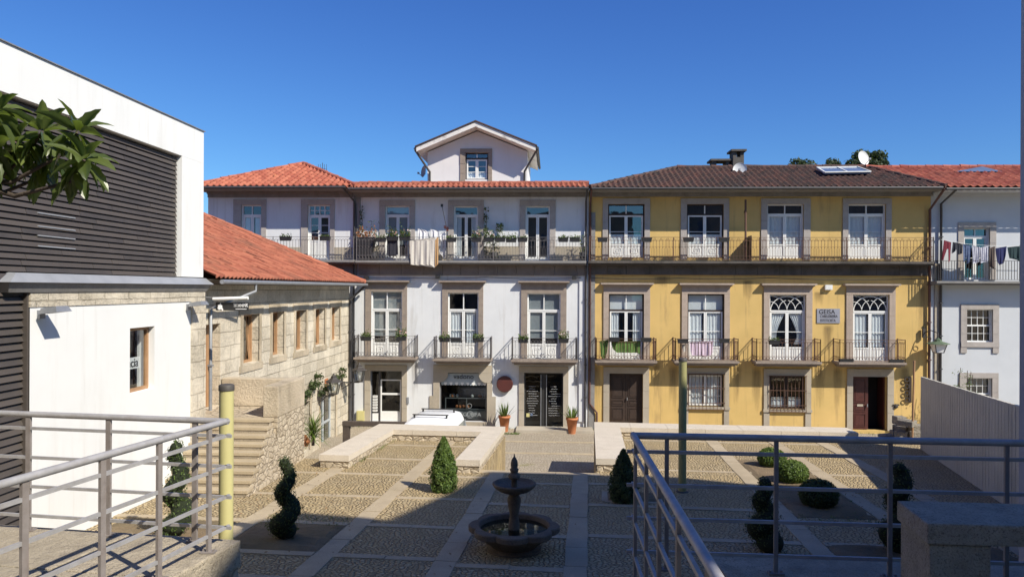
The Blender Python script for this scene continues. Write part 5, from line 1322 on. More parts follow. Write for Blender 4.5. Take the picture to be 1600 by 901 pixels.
# ------------------------------------------------------------------ fountain
c = G(803, 858); fb = PL(*UV(c)); r0 = 70 / FPX * (fb - EYE).dot(fw)
ft = thing('fountain', 'dark stone tiered fountain with scalloped basin, small upper bowl and pointed finial', 'fountain', fb)
sc = (fb - EYE).dot(fw) / FPX
z_ = lambda py: (858 - py) * sc * .98
mb = MB(); R0 = 70 * sc
mb.lathe([(R0 * .60, 0), (R0 * .61, .05), (R0 * .52, .08), (R0 * .56, z_(847)), (R0 * .76, z_(836)), (R0 * .90, z_(829)), (R0 * .955, z_(828)), (R0 * .975, z_(826.5)), (R0 * .975, z_(819.5)), (R0 * .955, z_(818)), (R0 * .80, z_(817.5)), (R0 * .775, z_(819)), (R0 * .75, z_(826)), (R0 * .5, z_(834)), (.001, z_(835))], fb, 96, 0, False, {4: .03, 5: .05, 6: .062, 7: .066, 8: .066, 9: .06})
mb.build('basin', MT['granite_dark'], ft)
mb = MB(); mb.lathe([(R0 * .765, z_(825)), (.001, z_(825))], fb, 40); mb.build('water', MT['water'], ft)
mb = MB(); P_ = [(9, 833), (8.6, 816), (7.6, 812), (8, 810), (6.6, 806), (7.2, 800), (9.4, 790), (10.8, 780), (10.2, 775), (8.2, 772), (7.6, 770), (9, 768)]
mb.lathe([(r * sc, z_(y)) for r, y in P_], fb, 20); mb.build('pedestal', MT['granite_dark'], ft)
mb = MB(); P_ = [(6, 771), (12, 768), (24, 763.5), (31.5, 758), (34, 753.5), (33.6, 751.5), (31, 751), (26, 755), (12, 759), (.01, 760)]
mb.lathe([(max(.001, r * sc), z_(y)) for r, y in P_], fb, 48, 0, False, {3: .01, 4: .018, 5: .018}); mb.build('upper_bowl', MT['granite_dark'], ft)
mb = MB(); P_ = [(4.5, 760), (4.5, 746), (8.5, 745), (9.6, 741), (8, 737), (5.5, 735.5), (6.2, 733), (7.3, 730), (5, 728), (5.8, 722), (4.8, 716), (2.4, 711.5), (1, 709.5), (.8, 706), (.01, 705)]
mb.lathe([(max(.001, r * sc), z_(y)) for r, y in P_], fb, 16); mb.build('finial', MT['granite_dark'], ft)
# ------------------------------------------------------------------ terraces and railings by the camera
RT = 3.40
Lc, Lf, Ln = H(353, 658, RT), H(0, 645, RT), H(0, 757, RT)
Rc, Rf, Rn = H(990, 680, RT), H(1600, 692, RT), H(1120, 900, RT)
SLZ = 2.40
def slabs(name, label, poly_z, A, far_dir, near_dir, far_len, near_len, nfar, nnear, cat='terrace'):
    t = thing(name, label, cat, (A.x, A.y, -.2)); fd = far_dir.normalized(); nd = near_dir.normalized()
    body = MB(); top = MB()
    q = lambda f, n, z: (A.x + fd.x * f + nd.x * n, A.y + fd.y * f + nd.y * n, z)
    body.hexa([q(.02, .02, -.3), q(far_len, .02, -.3), q(far_len, near_len, -.3), q(.02, near_len, -.3), q(.02, .02, poly_z - .23), q(far_len, .02, poly_z - .23), q(far_len, near_len, poly_z - .23), q(.02, near_len, poly_z - .23)])
    fs = [0]; 
    while fs[-1] < far_len: fs.append(fs[-1] + rnd.uniform(.8, 1.2) * far_len / nfar)
    ns = [0]
    while ns[-1] < near_len: ns.append(ns[-1] + rnd.uniform(.8, 1.2) * near_len / nnear)
    for i in range(len(fs) - 1):
        for j in range(len(ns) - 1):
            e = .005; z1 = poly_z - rnd.uniform(0, .006)
            c = [q(fs[i] + e, ns[j] + e, 0), q(fs[i + 1] - e, ns[j] + e, 0), q(fs[i + 1] - e, ns[j + 1] - e, 0), q(fs[i] + e, ns[j + 1] - e, 0)]
            top.hexa([(x, y, poly_z - .225) for x, y, _ in c] + [(x, y, z1) for x, y, _ in c])
    body.build('terrace_wall', MT['rubble_fine'], t); top.build('terrace_slab', MT['slab'], t, bevel=.015)
    return t
A = H(378, 842, SLZ); slabs('terrace', 'left stone terrace under the sunlit grey railing', SLZ, A, Lf - Lc, Ln - Lc, 6, 7.5, 5, 7)
B = H(1099, 861, SLZ); slabs('terrace', 'right stone terrace in shade under the railing and stone bench', SLZ, B, Rf - Rc, H(1137, 901, SLZ) - B, 6, 7.5, 4, 7)
# stairs between the two terraces and the landing the photographer stands on
mb = MB()
mb.box(-2.3, 1.2, -3, 3.4, -.3, 2.45)
for i in range(14): z = 2.45 - (i + 1) * .16; mb.box(-2.3, 1.2, 3.4 + i * .36, 3.4 + (i + 1) * .36, -.3, z)
struct(mb.build('stairs', MT['slab'], None))
def rail_run(t, A, B, posts, levels, zb, ext=0.0, rb=.0255, pw=.022):
    A = Vector((A.x, A.y, 0)); B = Vector((B.x, B.y, 0)); d = (B - A).normalized(); s = Vector((-d.y, d.x, 0))
    r = MB(); r.tube([A - d * .02 + Vector((0, 0, RT)), A.lerp(B, .5) + Vector((0, 0, RT)), B + Vector((0, 0, RT))], rb, 12); r.build('handrail', MT['rail_paint'], t)
    for z in levels:
        r = MB(); a = A - d * .05; r.beam((a.x, a.y, z), (B.x, B.y, z), .020, .025); r.build('rail', MT['rail_paint'], t)
    for p in posts:
        r = MB(); q = Vector((p.x, p.y, 0)); off = d * .025
        r.beam((q.x, q.y, zb), (q.x, q.y, RT - .015), .05, .016) if False else None
        w = d * pw; h = s * .011
        for e in (0,):
            r.hexa([(q - w - h + Vector((0, 0, zb))), (q + w - h + Vector((0, 0, zb))), (q + w + h + Vector((0, 0, zb))), (q - w + h + Vector((0, 0, zb))), (q - w - h + Vector((0, 0, RT - .02))), (q + w - h + Vector((0, 0, RT - .02))), (q + w + h + Vector((0, 0, RT - .02))), (q - w + h + Vector((0, 0, RT - .02)))])
        r.cbox((q.x, q.y, zb + .006), .11, .07, .012)
        for e in (-.04, .04): r.cbox((q.x + e, q.y, zb + .018), .016, .016, .014)
        r.build('post', MT['post_paint'], t)
def on(A, B, px):     # point on the rail line seen at picture column px
    lo, hi = 0.0, 3.0
    f = lambda s: ((A + (B - A) * s) - EYE)
    def col(s):
        v = f(s); return 800 + FPX * v.dot(cr) / v.dot(fw)
    inc = col(.5) > col(0)
    for _ in range(50):
        m = (lo + hi) / 2
        if (col(m) < px) == inc: lo = m
        else: hi = m
    return A + (B - A) * lo
lv = (3.28, 3.03, 2.78, 2.53)
t = thing('railing', 'sunlit weathered grey steel railing around the left terrace corner', 'railing', (Lc.x, Lc.y, SLZ), 'terrace railings')
LfE = Lc + (Lf - Lc) * 1.8; LnE = Lc + (Ln - Lc) * 1.7
rail_run(t, Lc, LfE, [on(Lc, Lf, p) for p in (305, 170, 45, -110)], lv, SLZ)
rail_run(t, Lc, LnE, [on(Lc, Ln, p) for p in (327, 249, 160, 38, -120)], lv, SLZ)
t = thing('railing', 'shaded steel railing around the right terrace, turning a corner beside the yellow house', 'railing', (Rc.x, Rc.y, SLZ), 'terrace railings')
RfE = Rc + (Rf - Rc) * 1.5; RnE = Rc + (Rn - Rc) * 1.35
rail_run(t, Rc, RfE, [on(Rc, Rf, p) for p in (1042, 1213, 1391, 1573, 1760)], lv, SLZ, pw=.015)
rail_run(t, Rc, RnE, [on(Rc, Rn, p) for p in (993, 1010, 1030, 1060)], (3.28, 3.03, 2.78, 2.53, 2.28, 2.03), .9)
# stone bench on the right terrace
bz = 3.08; b0, b1 = H(1401, 781, bz), H(1449, 817, bz); fd = (Rf - Rc).normalized(); nd = (b1 - b0); bl = 3.2
t = thing('stone_bench', 'rough granite bench with thick slab top at the right edge of the shaded terrace', 'bench', ((b0.x + b1.x) / 2, (b0.y + b1.y) / 2, SLZ))
def bx(f0, f1, n0, n1, z0, z1):
    m = MB(); q = lambda f, n, z: Vector((b0.x + fd.x * f + nd.x * n, b0.y + fd.y * f + nd.y * n, z))
    m.hexa([q(f0, n0, z0), q(f1, n0, z0), q(f1, n1, z0), q(f0, n1, z0), q(f0, n0, z1), q(f1, n0, z1), q(f1, n1, z1), q(f0, n1, z1)]); return m
bx(0, bl, 0, 1, bz - .13, bz).build('bench_top', MT['slab'], t, bevel=.012)
for f in (.02, bl - .5): bx(f, f + .36, .03, .97, SLZ - .01, bz - .133).build('pedestal', MT['slab'], t, bevel=.012)
# pillar at the picture's right edge
p = EYE + ray(1593.5, 450) * 9.0
mb = MB(); mb.box(p.x, p.x + .34, p.y - .34, p.y, -.3, 8.6); mb.box(p.x - .0, p.x + .36, p.y - .36, p.y + .0, 8.603, 8.75)
tag(mb.build('pillar', MT['plaster_shade'], None), 'tall pale plastered pillar at the right edge of the picture, beyond the shaded railing', 'pillar')
# ------------------------------------------------------------------ lamp poles
def pole(base, h, label, pm='pole'):
    t = thing('lamp_pole', label, 'pole', base, 'yellow poles')
    mb = MB(); mb.lathe([(.088, 0), (.088, h - .06)], base, 24); mb.build('shaft', MT[pm], t)
    mb = MB(); mb.lathe([(.096, h - .06), (.096, h + .0), (.085, h + .015), (.001, h + .02)], base, 24); mb.build('cap', MT['polecap'], t)
    mb = MB(); mb.lathe([(.14, -.02), (.14, .02), (.09, .03)], base, 20); mb.build('base_plate', MT['polecap'], t)
q = EYE + ray(354, 602) * 9.5; pole(Vector((q.x, q.y, gz(q.x, q.y))), q.z - gz(q.x, q.y), 'pale yellow pole with dark cap behind the left railing, sunlit')
q = G(1066, 768); tz = (EYE + ray(1066, 560) * ((q - EYE).dot(fw))).z; pole(q, tz - q.z, 'olive yellow pole in front of the yellow house, its foot in shade', 'pole_olive')
# ------------------------------------------------------------------ plants on the square
def spiral(loc, h, label, leafm='leaf_dark', turns=2.2, R=.12, seed=1, n=34, tint=.45, fat=1.0):
    st_ = rnd.getstate(); rnd.seed(seed)
    t = thing('spiral_topiary', label, 'shrub', loc, 'spiral topiary shrubs'); mb = MB(); co = MB(); tr = MB()
    tr.tube([Vector(loc), Vector(loc) + Vector((0, 0, h * .9))], [.03, .012], 6)
    for i in range(n):
        s = i / (n - 1); a = s * turns * 2 * PI + seed; rr = R * (1 - .7 * s); br = .25 * fat * (1 - .56 * s) * (h / 1.5)
        c = Vector(loc) + Vector((rr * math.cos(a), rr * math.sin(a), .16 + s * (h - .24)))
        blob_leaves(mb, c, br, br * .8, int(70 * (1 - .5 * s)), .05, .022, 0, co if i % 2 == 0 else None, .7)
    for _ in range(260):
        s = rnd.random(); a = s * turns * 2 * PI + seed; rr = R * (1 - .7 * s); br = .25 * fat * (1 - .56 * s) * (h / 1.5); d = rv()
        leaf_quad(mb, Vector(loc) + Vector((rr * math.cos(a), rr * math.sin(a), .16 + s * (h - .24))) + Vector((d.x, d.y, d.z * .8)) * br * rnd.uniform(1.0, 1.28), d + rv() * .5, .06, .018)
    for _ in range(26):
        leaf_quad(mb, Vector(loc) + Vector((rnd.gauss(0, .02), rnd.gauss(0, .02), h - .12 + rnd.random() * .13)), rv(), .06, .02)
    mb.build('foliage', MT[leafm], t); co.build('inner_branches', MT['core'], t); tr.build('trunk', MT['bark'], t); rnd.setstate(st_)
def spx(px, py, ptop): 
    b = G(px, py); return b, (py - ptop) * (b - EYE).dot(fw) / FPX
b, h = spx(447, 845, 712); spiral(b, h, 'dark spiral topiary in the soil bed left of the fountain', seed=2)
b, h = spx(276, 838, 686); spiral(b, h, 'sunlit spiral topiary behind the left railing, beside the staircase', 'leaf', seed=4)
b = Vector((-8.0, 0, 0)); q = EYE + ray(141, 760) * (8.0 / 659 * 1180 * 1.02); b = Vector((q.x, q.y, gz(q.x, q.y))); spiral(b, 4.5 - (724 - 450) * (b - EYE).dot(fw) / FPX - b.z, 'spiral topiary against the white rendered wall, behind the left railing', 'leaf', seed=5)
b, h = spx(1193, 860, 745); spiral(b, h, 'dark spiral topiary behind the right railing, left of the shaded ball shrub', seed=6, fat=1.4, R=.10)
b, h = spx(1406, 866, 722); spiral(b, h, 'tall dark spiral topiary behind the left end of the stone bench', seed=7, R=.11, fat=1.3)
def cone(loc, h, r, label, leafm, seed):
    st_ = rnd.getstate(); rnd.seed(seed)
    t = thing('cone_shrub', label, 'shrub', loc, 'clipped cone shrubs'); mb = MB(); co = MB()
    prof = lambda s: r * (.86 + .14 * math.sin(min(1, s * 5) * PI / 2)) * (1 - max(0, s - .25) ** 1.7 / .62 * .93) if s < 1 else .02
    for _ in range(5200):
        s = rnd.random() ** 1.15; a = rnd.random() * 2 * PI; rr = prof(s) * rnd.uniform(.82, 1.06) * (1 + .10 * math.sin(a * 5 + s * 14) + .07 * math.sin(a * 9 - s * 23))
        p = Vector(loc) + Vector((rr * math.cos(a), rr * math.sin(a), .03 + s * h)); d = Vector((math.cos(a), math.sin(a), .5))
        leaf_quad(mb, p, d + rv() * .9, .065 * rnd.uniform(.7, 1.3), .028, 0, min(1, max(0, rnd.gauss(.5, .27))))
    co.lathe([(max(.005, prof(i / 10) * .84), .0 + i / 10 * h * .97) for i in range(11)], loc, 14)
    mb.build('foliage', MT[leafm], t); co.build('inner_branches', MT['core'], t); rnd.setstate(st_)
b, h = spx(693, 767, 684); cone(b, h, 20 * (b - EYE).dot(fw) / FPX, 'bright green clipped cone shrub in front of the U-shaped low wall', 'leaf_bright', 3)
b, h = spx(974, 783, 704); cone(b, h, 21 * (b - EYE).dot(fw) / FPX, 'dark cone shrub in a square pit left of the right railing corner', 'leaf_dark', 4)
def ball(px, py, ry, rx, label, leafm, seed):
    st_ = rnd.getstate(); rnd.seed(seed)
    b = G(px, py); s = (b - EYE).dot(fw) / FPX; r = rx * s; hz = ry * s
    t = thing('ball_shrub', label, 'shrub', b, 'clipped ball shrubs'); mb = MB(); co = MB()
    c = b + Vector((0, 0, hz * .85))
    blob_leaves(mb, c, r, hz, 3800, .06, .028, 0, None, .88)
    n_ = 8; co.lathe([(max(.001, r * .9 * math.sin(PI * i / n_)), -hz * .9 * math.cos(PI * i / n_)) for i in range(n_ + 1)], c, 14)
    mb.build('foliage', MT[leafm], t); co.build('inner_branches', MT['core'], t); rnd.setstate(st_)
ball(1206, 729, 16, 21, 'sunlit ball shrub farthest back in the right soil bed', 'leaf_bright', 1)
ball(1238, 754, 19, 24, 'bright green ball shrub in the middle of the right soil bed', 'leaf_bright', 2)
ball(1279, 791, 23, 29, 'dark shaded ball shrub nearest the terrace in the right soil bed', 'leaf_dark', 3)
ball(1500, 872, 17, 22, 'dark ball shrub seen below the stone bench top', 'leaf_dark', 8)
# yucca and reddish shrub at the stone house
b = Vector((S(489, 716, -7.1).x, S(489, 716, -7.1).y, 0)); b.z = gz(b.x, b.y)
st_ = rnd.getstate(); rnd.seed(5)
t = thing('yucca', 'spiky green yucca by the street door of the stone house', 'plant', b); mb = MB()
for _ in range(150):
    a = rnd.random() * 2 * PI; el_ = rnd.uniform(-.2, 1.35); d = Vector((math.cos(a) * math.cos(el_), math.sin(a) * math.cos(el_), math.sin(el_)))
    blade(mb, b + Vector((0, 0, rnd.uniform(.1, .55))), d, rnd.uniform(.45, .8), .04, .7)
mb.build('leaves', MT['leaf_bright'], t); mb = MB(); mb.tube([b, b + Vector((0, 0, .5))], .05, 6); mb.build('trunk', MT['bark'], t)
c = b + Vector((-.25, -.35, .0)); t = thing('small_shrub', 'reddish brown low shrub in front of the yucca', 'shrub', c); mb = MB()
blob_leaves(mb, c + Vector((0, 0, .2)), .24, .2, 500, .09, .05); mb.build('foliage', MT['leaf_red'], t); mb = MB(); mb.tube([c, c + Vector((0, 0, .2))], .02, 5); mb.build('stem', MT['bark'], t)
rnd.setstate(st_)
# potted plants at the cafe door
def pot(px, label, Y):
    q = F(px, 679, Y); t = thing('potted_plant', label, 'plant pot', (q.x, q.y, STREET), 'terracotta pots at the cafe door'); b = Vector((q.x, q.y, STREET)); H_ = .68
    mb = MB(); mb.lathe([(.15, 0), (.235, H_ - .1), (.26, H_ - .1), (.265, H_), (.22, H_), (.20, H_ - .08), (.001, H_ - .08)], b, 22); mb.build('pot', MT['terracotta'], t)
    mb = MB()
    for _ in range(34):
        a = rnd.random() * 2 * PI; el_ = rnd.uniform(.7, 1.5); blade(mb, b + Vector((.08 * math.cos(a), .08 * math.sin(a), H_ - .1)), (math.cos(a) * math.cos(el_), math.sin(a) * math.cos(el_), math.sin(el_)), rnd.uniform(.4, .75), .075, .25)
    mb.build('leaves', MT['leaf'], t)
pot(788, 'tall terracotta pot of upright leaves left of the cafe door, below the maroon disc', D - .7)
pot(893.7, 'tall terracotta pot of spiky leaves right of the cafe door, by the downpipe', D - .95)
# ------------------------------------------------------------------ flower boxes
def fbox(px0, px1, py, Y, label, kind, seed):
    st_ = rnd.getstate(); rnd.seed(seed)
    a, b = F(px0, py, Y).x, F(px1, py, Y).x; z = F((px0 + px1) / 2, py, Y).z; L = b - a; c = Vector(((a + b) / 2, Y, z))
    t = thing('flower_box', label, 'flower box', c, 'balcony flower boxes')
    mb = MB(); mb.hexa([(a + .02, Y - .07, z), (b - .02, Y - .07, z), (b - .02, Y + .07, z), (a + .02, Y + .07, z), (a, Y - .09, z + .17), (b, Y - .09, z + .17), (b, Y + .09, z + .17), (a, Y + .09, z + .17)])
    mb.box(a - .01, b + .01, Y - .10, Y + .10, z + .155, z + .18); mb.build('trough', MT['box_black'], t)
    if kind:
        mb = MB(); n = {1: 60, 2: 130, 3: 180}[kind]; hh = {1: .10, 2: .16, 3: .30}[kind]
        for _ in range(n):
            p = Vector((rnd.uniform(a, b), Y + rnd.gauss(0, .06), z + .17 + abs(rnd.gauss(0, hh * .6)) - (.08 if rnd.random() < .15 else 0)))
            leaf_quad(mb, p, rv(), .09 * rnd.uniform(.6, 1.2), .05)
        mb.build('leaves', MT['leaf'], t)
        if kind == 3:
            mb = MB()
            for _ in range(14): leaf_quad(mb, Vector((rnd.uniform(a, b), Y - .05, z + .25 + rnd.random() * .25)), rv(), .08, .08)
            mb.build('flowers', MT['flower'], t)
    rnd.setstate(st_)
YB = D - .78; YU = D - .66
wb = 'white house first-floor balcony'
for i, a in enumerate([
    (563.4, 579.6, 532, YB, 'flower box at left end of the left first-floor balcony of the white house', 2),
    (618.5, 634.7, 532, YB, 'flower box with blossom at right end of the left first-floor balcony, white house', 3),
    (686.3, 702.8, 534, YB, 'flower box at left end of the balcony over the bakery window', 2),
    (703.6, 720, 534, YB, 'bare middle flower box on the balcony over the bakery window', 0),
    (739, 756, 534, YB, 'flower box at right end of the balcony over the bakery window', 2),
    (809.8, 825.4, 535.5, YB, 'flower box at left end of the balcony over the cafe door', 2),
    (872.7, 888.6, 535.5, YB, 'flower box at right end of the balcony over the cafe door', 3),
    (952, 968, 533.5, YB, 'empty black flower box left of centre above the green cloth', 0),
    (1001.7, 1017.5, 534, YB, 'empty black flower box right of the green cloth', 0),
    (1058.7, 1075, 536, YB, 'empty black flower box left of the lilac cloth', 0),
    (1124, 1139.7, 535.5, YB, 'empty black flower box right of the lilac cloth', 0),
    (1201.5, 1218, 538, YB, 'black flower box on the balcony above the rusty barred window', 1),
    (1311, 1333, 567, YB + .14, 'black trough on the floor at the left of the balcony over the open door', 0),
    (1389, 1411, 568, YB + .14, 'black trough on the floor at the right of the balcony over the open door', 0),
    (933.7, 949, 378, YU, 'black flower box on the top gallery, left of the first yellow-house window', 0),
    (1002.6, 1018.4, 378, YU, 'black flower box on the top gallery, right of the first yellow-house window', 0),
    (1067.7, 1083.8, 378, YU, 'black flower box on the top gallery, left of the second yellow-house window', 0),
    (1124, 1139.4, 378, YU, 'black flower box on the top gallery, between second yellow-house window and rusty post', 0),
    (737, 752, 378, YU, 'leafy flower box right of the middle top window of the white house', 3),
    (756, 772, 378, YU, 'leafy flower box below the climbing plant on the white house gallery', 3),
    (773, 789.5, 378, YU, 'leafy flower box right of the climbing plant on the white house gallery', 2),
    (790.5, 807, 378.5, YU, 'flower box midway between the hanging plant and the right top window of the white house', 2),
    (808.6, 824, 378, YU, 'flower box overlapping the left side of the right top window of the white house', 1),
    (872, 888, 378, YU, 'flower box just right of the right top window of the white house', 1),
    (890, 906, 378, YU, 'flower box nearest the downpipe on the white house gallery', 1),
    (587.5, 603, 378, YU, 'flower box beside the big dark tub on the white house gallery', 1),
    (604, 622, 376, YU, 'bushy flower box above the black apron on the white house gallery', 3),
    (624, 641, 376, YU, 'bushy flower box left of the cream blanket on the white house gallery', 3),
    (698, 713, 378, YU, 'flower box right of the hung white sheet on the white house gallery', 1),
    (437.5, 455, 376, YU, 'single flower box on the gallery left of the left house window door', 1),
    (500, 516, 376, YU, 'flower box in front of the gridded door of the left house', 1)]):
    fbox(*a, 100 + i)
# other gallery plants
def plant(name, label, px, py0, py1, Y, leafm, n, spread, ln, wd, potm=None, hang=False):
    b = F(px, py1, Y); tz = F(px, py0, Y).z; t = thing(name, label, 'plant', b); mb = MB()
    sprig(mb, b + Vector((0, 0, .05)), tz - b.z - .05, n, spread, ln, wd); mb.build('leaves', MT[leafm], t)
    m = MB(); m.tube([b, Vector((b.x + .03, b.y, (b.z + tz) / 2)), Vector((b.x, b.y, tz - .1))], .012, 4); m.build('stem', MT['bark'], t)
    if potm:
        m = MB(); m.lathe([(.12, -.02), (.17, .28), (.13, .28), (.001, .26)], b, 14); m.build('pot', MT[potm], t)
plant('climbing_plant', 'thin dark climbing plant beside the middle top window of the white house', 759, 324, 402, D - .12, 'leaf_dark', 120, .10, .12, .07)
plant('hanging_plant', 'small hanging plant on the white wall between middle and right top windows', 781, 349, 364, D - .15, 'leaf_dark', 60, .15, .13, .07)
plant('climbing_plant', 'sparse plant trained up the corner pilaster at the left end of the white house gallery', 565, 318, 402, D - .15, 'leaf_dark', 90, .10, .10, .06)
plant('potted_plant', 'tall sprawling plant in a pot on the gallery, left of the left top window', 584, 345, 404, D - .35, 'leaf', 80, .22, .13, .05, 'box_black')
plant('potted_plant', 'spiky plant at the far right end of the white house gallery', 911, 368, 404, D - .4, 'leaf', 70, .16, .15, .04, 'box_black')
plant('potted_plant', 'bushy plant below the hanging plant on the white house gallery', 772, 374, 404, D - .35, 'leaf', 100, .22, .12, .06, 'box_black')
p = F(571, 404, D - .5); t = thing('plant_tub', 'big dark tub of reddish flowers at the left end of the white house gallery', 'plant tub', p)
mb = MB(); a, b = F(556, 380, D - .5).x, F(586, 380, D - .5).x; zt = F(571, 371, D - .5).z; zb = cg[2] + .01
mb.hexa([(a + .2, D - .5, zb), (b - .25, D - .5, zb), (b - .25, D - .2, zb), (a + .2, D - .2, zb), (a, D - .56, zt), (b, D - .56, zt), (b, D - .1, zt), (a, D - .1, zt)]); mb.build('tub', MT['box_black'], t)
mb = MB()
for _ in range(160): leaf_quad(mb, Vector((rnd.uniform(a, b), D - .35 + rnd.gauss(0, .1), zt + abs(rnd.gauss(0, .22)))), rv(), .12, .06)
mb.build('leaves', MT['leaf_red'], t)
# whirligig on a stick
a = F(697, 404, D - .55); b = F(698, 357, D - .55); c = F(690.5, 321, D - .6)
t = thing('whirligig', 'red and dark whirligig on a stick left of the white house middle top window', 'ornament', a)
mb = MB(); mb.tube([(a.x, a.y, cg[2] + .02), b, c], .014, 5); mb.build('stick', MT['iron'], t)
mb = MB()
for k in range(6): leaf_quad(mb, b + Vector((rnd.gauss(0, .05), -.02, rnd.gauss(0, .08))), Vector((rnd.gauss(0, .4), -1, 0)), .16, .09)
mb.build('vanes', MT['sign_red'], t); mb = MB(); mb.cbox(c, .1, .04, .12); mb.build('tail', MT['black'], t)
# ------------------------------------------------------------------ laundry
CL = dict(cream=cloth('cream_blanket', (.58, .54, .48), (.50, .46, .41), 6), white=cloth('white_cotton', (.80, .79, .80)), black=cloth('black_cloth', (.03, .03, .04)), green=cloth('green_cloth', (.08, .15, .035), (.12, .21, .05), 9), lilac=cloth('lilac_cloth', (.58, .42, .55), (.70, .60, .68), 14), maroon=cloth('maroon_cloth', (.16, .02, .035)), navy=cloth('navy_cloth', (.02, .025, .10)), denim=cloth('denim_cloth', (.05, .075, .16), (.12, .16, .26)), stripe=cloth('pale_shirt', (.60, .60, .66), (.35, .35, .42), 9), brown=cloth('brown_cloth', (.10, .075, .065)), dgreen=cloth('dark_green_cloth', (.02, .045, .05)), dark=cloth('charcoal_cloth', (.03, .032, .045)), orange=cloth('ochre_cloth', (.50, .30, .14)))
def hung(name, label, cat, pts, Y, c, group=None, folds=4, amp=.03, th=.012):
    """garment hung flat: outline in picture pixels, folded in depth"""
    mb = MB(); P2 = [F(x, y, Y) for x, y in pts]; x0 = min(p.x for p in P2); x1 = max(p.x for p in P2); z0 = min(p.z for p in P2); z1 = max(p.z for p in P2)
    nx = max(8, folds * 5); nz = 10; ph = rnd.random() * 6
    def inside(x, z):
        r = False; j = len(P2) - 1
        for i in range(len(P2)):
            a, b = P2[i], P2[j]
            if (a.z > z) != (b.z > z) and x < (b.x - a.x) * (z - a.z) / (b.z - a.z) + a.x: r = not r
            j = i
        return r
    def spans(z):
        xs = []
        for i in range(len(P2)):
            a, b = P2[i], P2[i - 1]
            if (a.z > z) != (b.z > z): xs.append((b.x - a.x) * (z - a.z) / (b.z - a.z) + a.x)
        xs.sort(); return [(xs[k], xs[k + 1]) for k in range(0, len(xs) - 1, 2)]
    ph2 = rnd.random() * 6; dy = lambda x, z: amp * (.55 * math.sin((x - x0) / (x1 - x0) * folds * 2 * PI + ph + (z1 - z) * 1.2) + .5 * math.sin((x - x0) / (x1 - x0) * folds * 3.7 + ph2 - (z1 - z) * 1.7) + .25 * math.sin((x - x0) / (x1 - x0) * folds * 11 + ph2)) * (.35 + .65 * (z1 - z) / (z1 - z0))
    for j in range(nz):
        za = z1 - (z1 - z0) * (j + .0005) / nz; zb = z1 - (z1 - z0) * (j + .9995) / nz
        sa, sb = spans(za), spans(zb)
        if len(sa) != len(sb):
            sm = spans((za + zb) / 2); sa = sa if len(sa) == len(sm) else sm; sb = sb if len(sb) == len(sm) else sm
        for (a0, a1), (b0, b1) in zip(sa, sb):
            for i in range(nx):
                q = []
                for (u0, u1, z) in ((a0, a1, za), (b0, b1, zb)):
                    for k in (i, i + 1):
                        x = u0 + (u1 - u0) * k / nx; q.append(Vector((x, Y + dy(x, z), z)))
                for off in (0, th):
                    o_ = Vector((0, off, 0)); mb.face([q[0] + o_, q[1] + o_, q[3] + o_, q[2] + o_], 0, None, True)
    o = mb.build(name, CL[c], None); return tag(o, label, cat, group)
YO = D - .64
hung('blanket', 'cream blanket draped over the white house gallery railing', 'blanket', [(640.5, 371), (680.5, 371), (679, 418), (645, 417), (642, 414)], YO, 'cream', None, 5, .04)
hung('striped_cloth', 'narrow ochre striped cloth hung right of the cream blanket', 'cloth', [(680, 371), (685, 371), (684.5, 417), (679.5, 417)], YO, 'orange', None, 1, .02)
hung('white_cloth', 'crumpled white cloth drying behind the cream blanket, nearest the left top window', 'cloth', [(653, 357), (669, 361), (668, 385), (655, 385)], D - .35, 'white', 'white washing', 3, .05)
hung('white_cloth', 'small white cloth drying above the right part of the cream blanket', 'cloth', [(672.5, 358), (686, 359), (684, 385), (676, 385)], D - .38, 'white', 'white washing', 2, .05)
hung('bed_sheet', 'white sheet hung slanting beside the whirligig stick', 'sheet', [(686, 366), (698, 360), (698.5, 404), (693, 404), (685, 392)], D - .45, 'white', 'white washing', 3, .06)
hung('apron', 'black apron hung on the white house gallery before the left top window', 'apron', [(605, 372), (621, 372), (622, 398), (618, 400.5), (608, 400.5), (604, 398)], YO, 'black', None, 3, .02)
hung('green_cloth', 'green cloth draped inside the railing of the left yellow-house balcony', 'cloth', [(954.5, 532), (1001, 532), (1000, 553), (985, 550), (966, 551), (958, 546)], D - .68, 'green', None, 4, .04)
hung('green_towel', 'dark green towel hung at the left end of the left yellow-house balcony', 'towel', [(937, 530), (951, 530), (948, 552), (945, 560), (939, 559)], D - .68, 'green', None, 3, .04)
hung('lilac_cloth', 'lilac lace cloth draped on the second yellow-house balcony', 'cloth', [(1077, 532), (1115, 532), (1113, 554), (1102, 557), (1080, 555)], D - .68, 'lilac', None, 4, .03)
hung('pink_cloth', 'small pale pink cloth hung left of the lilac cloth', 'cloth', [(1065, 537), (1073, 537), (1072, 549), (1068, 550)], D - .68, 'cream', None, 2, .03)
YL = RB[2] + .02
g = 'washing on the pale house clothes line'
hung('trousers', 'maroon trousers pegged on the clothes line', 'trousers', [(1475, 375), (1486.5, 377), (1485, 408), (1481.5, 410), (1481.5, 388), (1480, 388), (1474, 406), (1471.5, 406)], YL, 'maroon', g, 2, .03)
hung('jacket', 'charcoal jacket pegged beside the maroon trousers', 'jacket', [(1489, 378), (1504, 381), (1503, 397), (1497, 398), (1494, 390), (1490, 395), (1487, 396)], YL, 'dark', g, 3, .03)
hung('jeans', 'blue denim garment pegged right of the charcoal jacket', 'jeans', [(1504.5, 381), (1517.5, 382), (1516, 412), (1511, 412), (1510, 400), (1507, 410), (1505, 408)], YL, 'denim', g, 3, .03)
hung('shirt', 'pale striped shirt pegged left of the other pale shirt', 'shirt', [(1518.5, 383), (1531, 384), (1530, 412), (1520, 412)], YL, 'stripe', g, 4, .03)
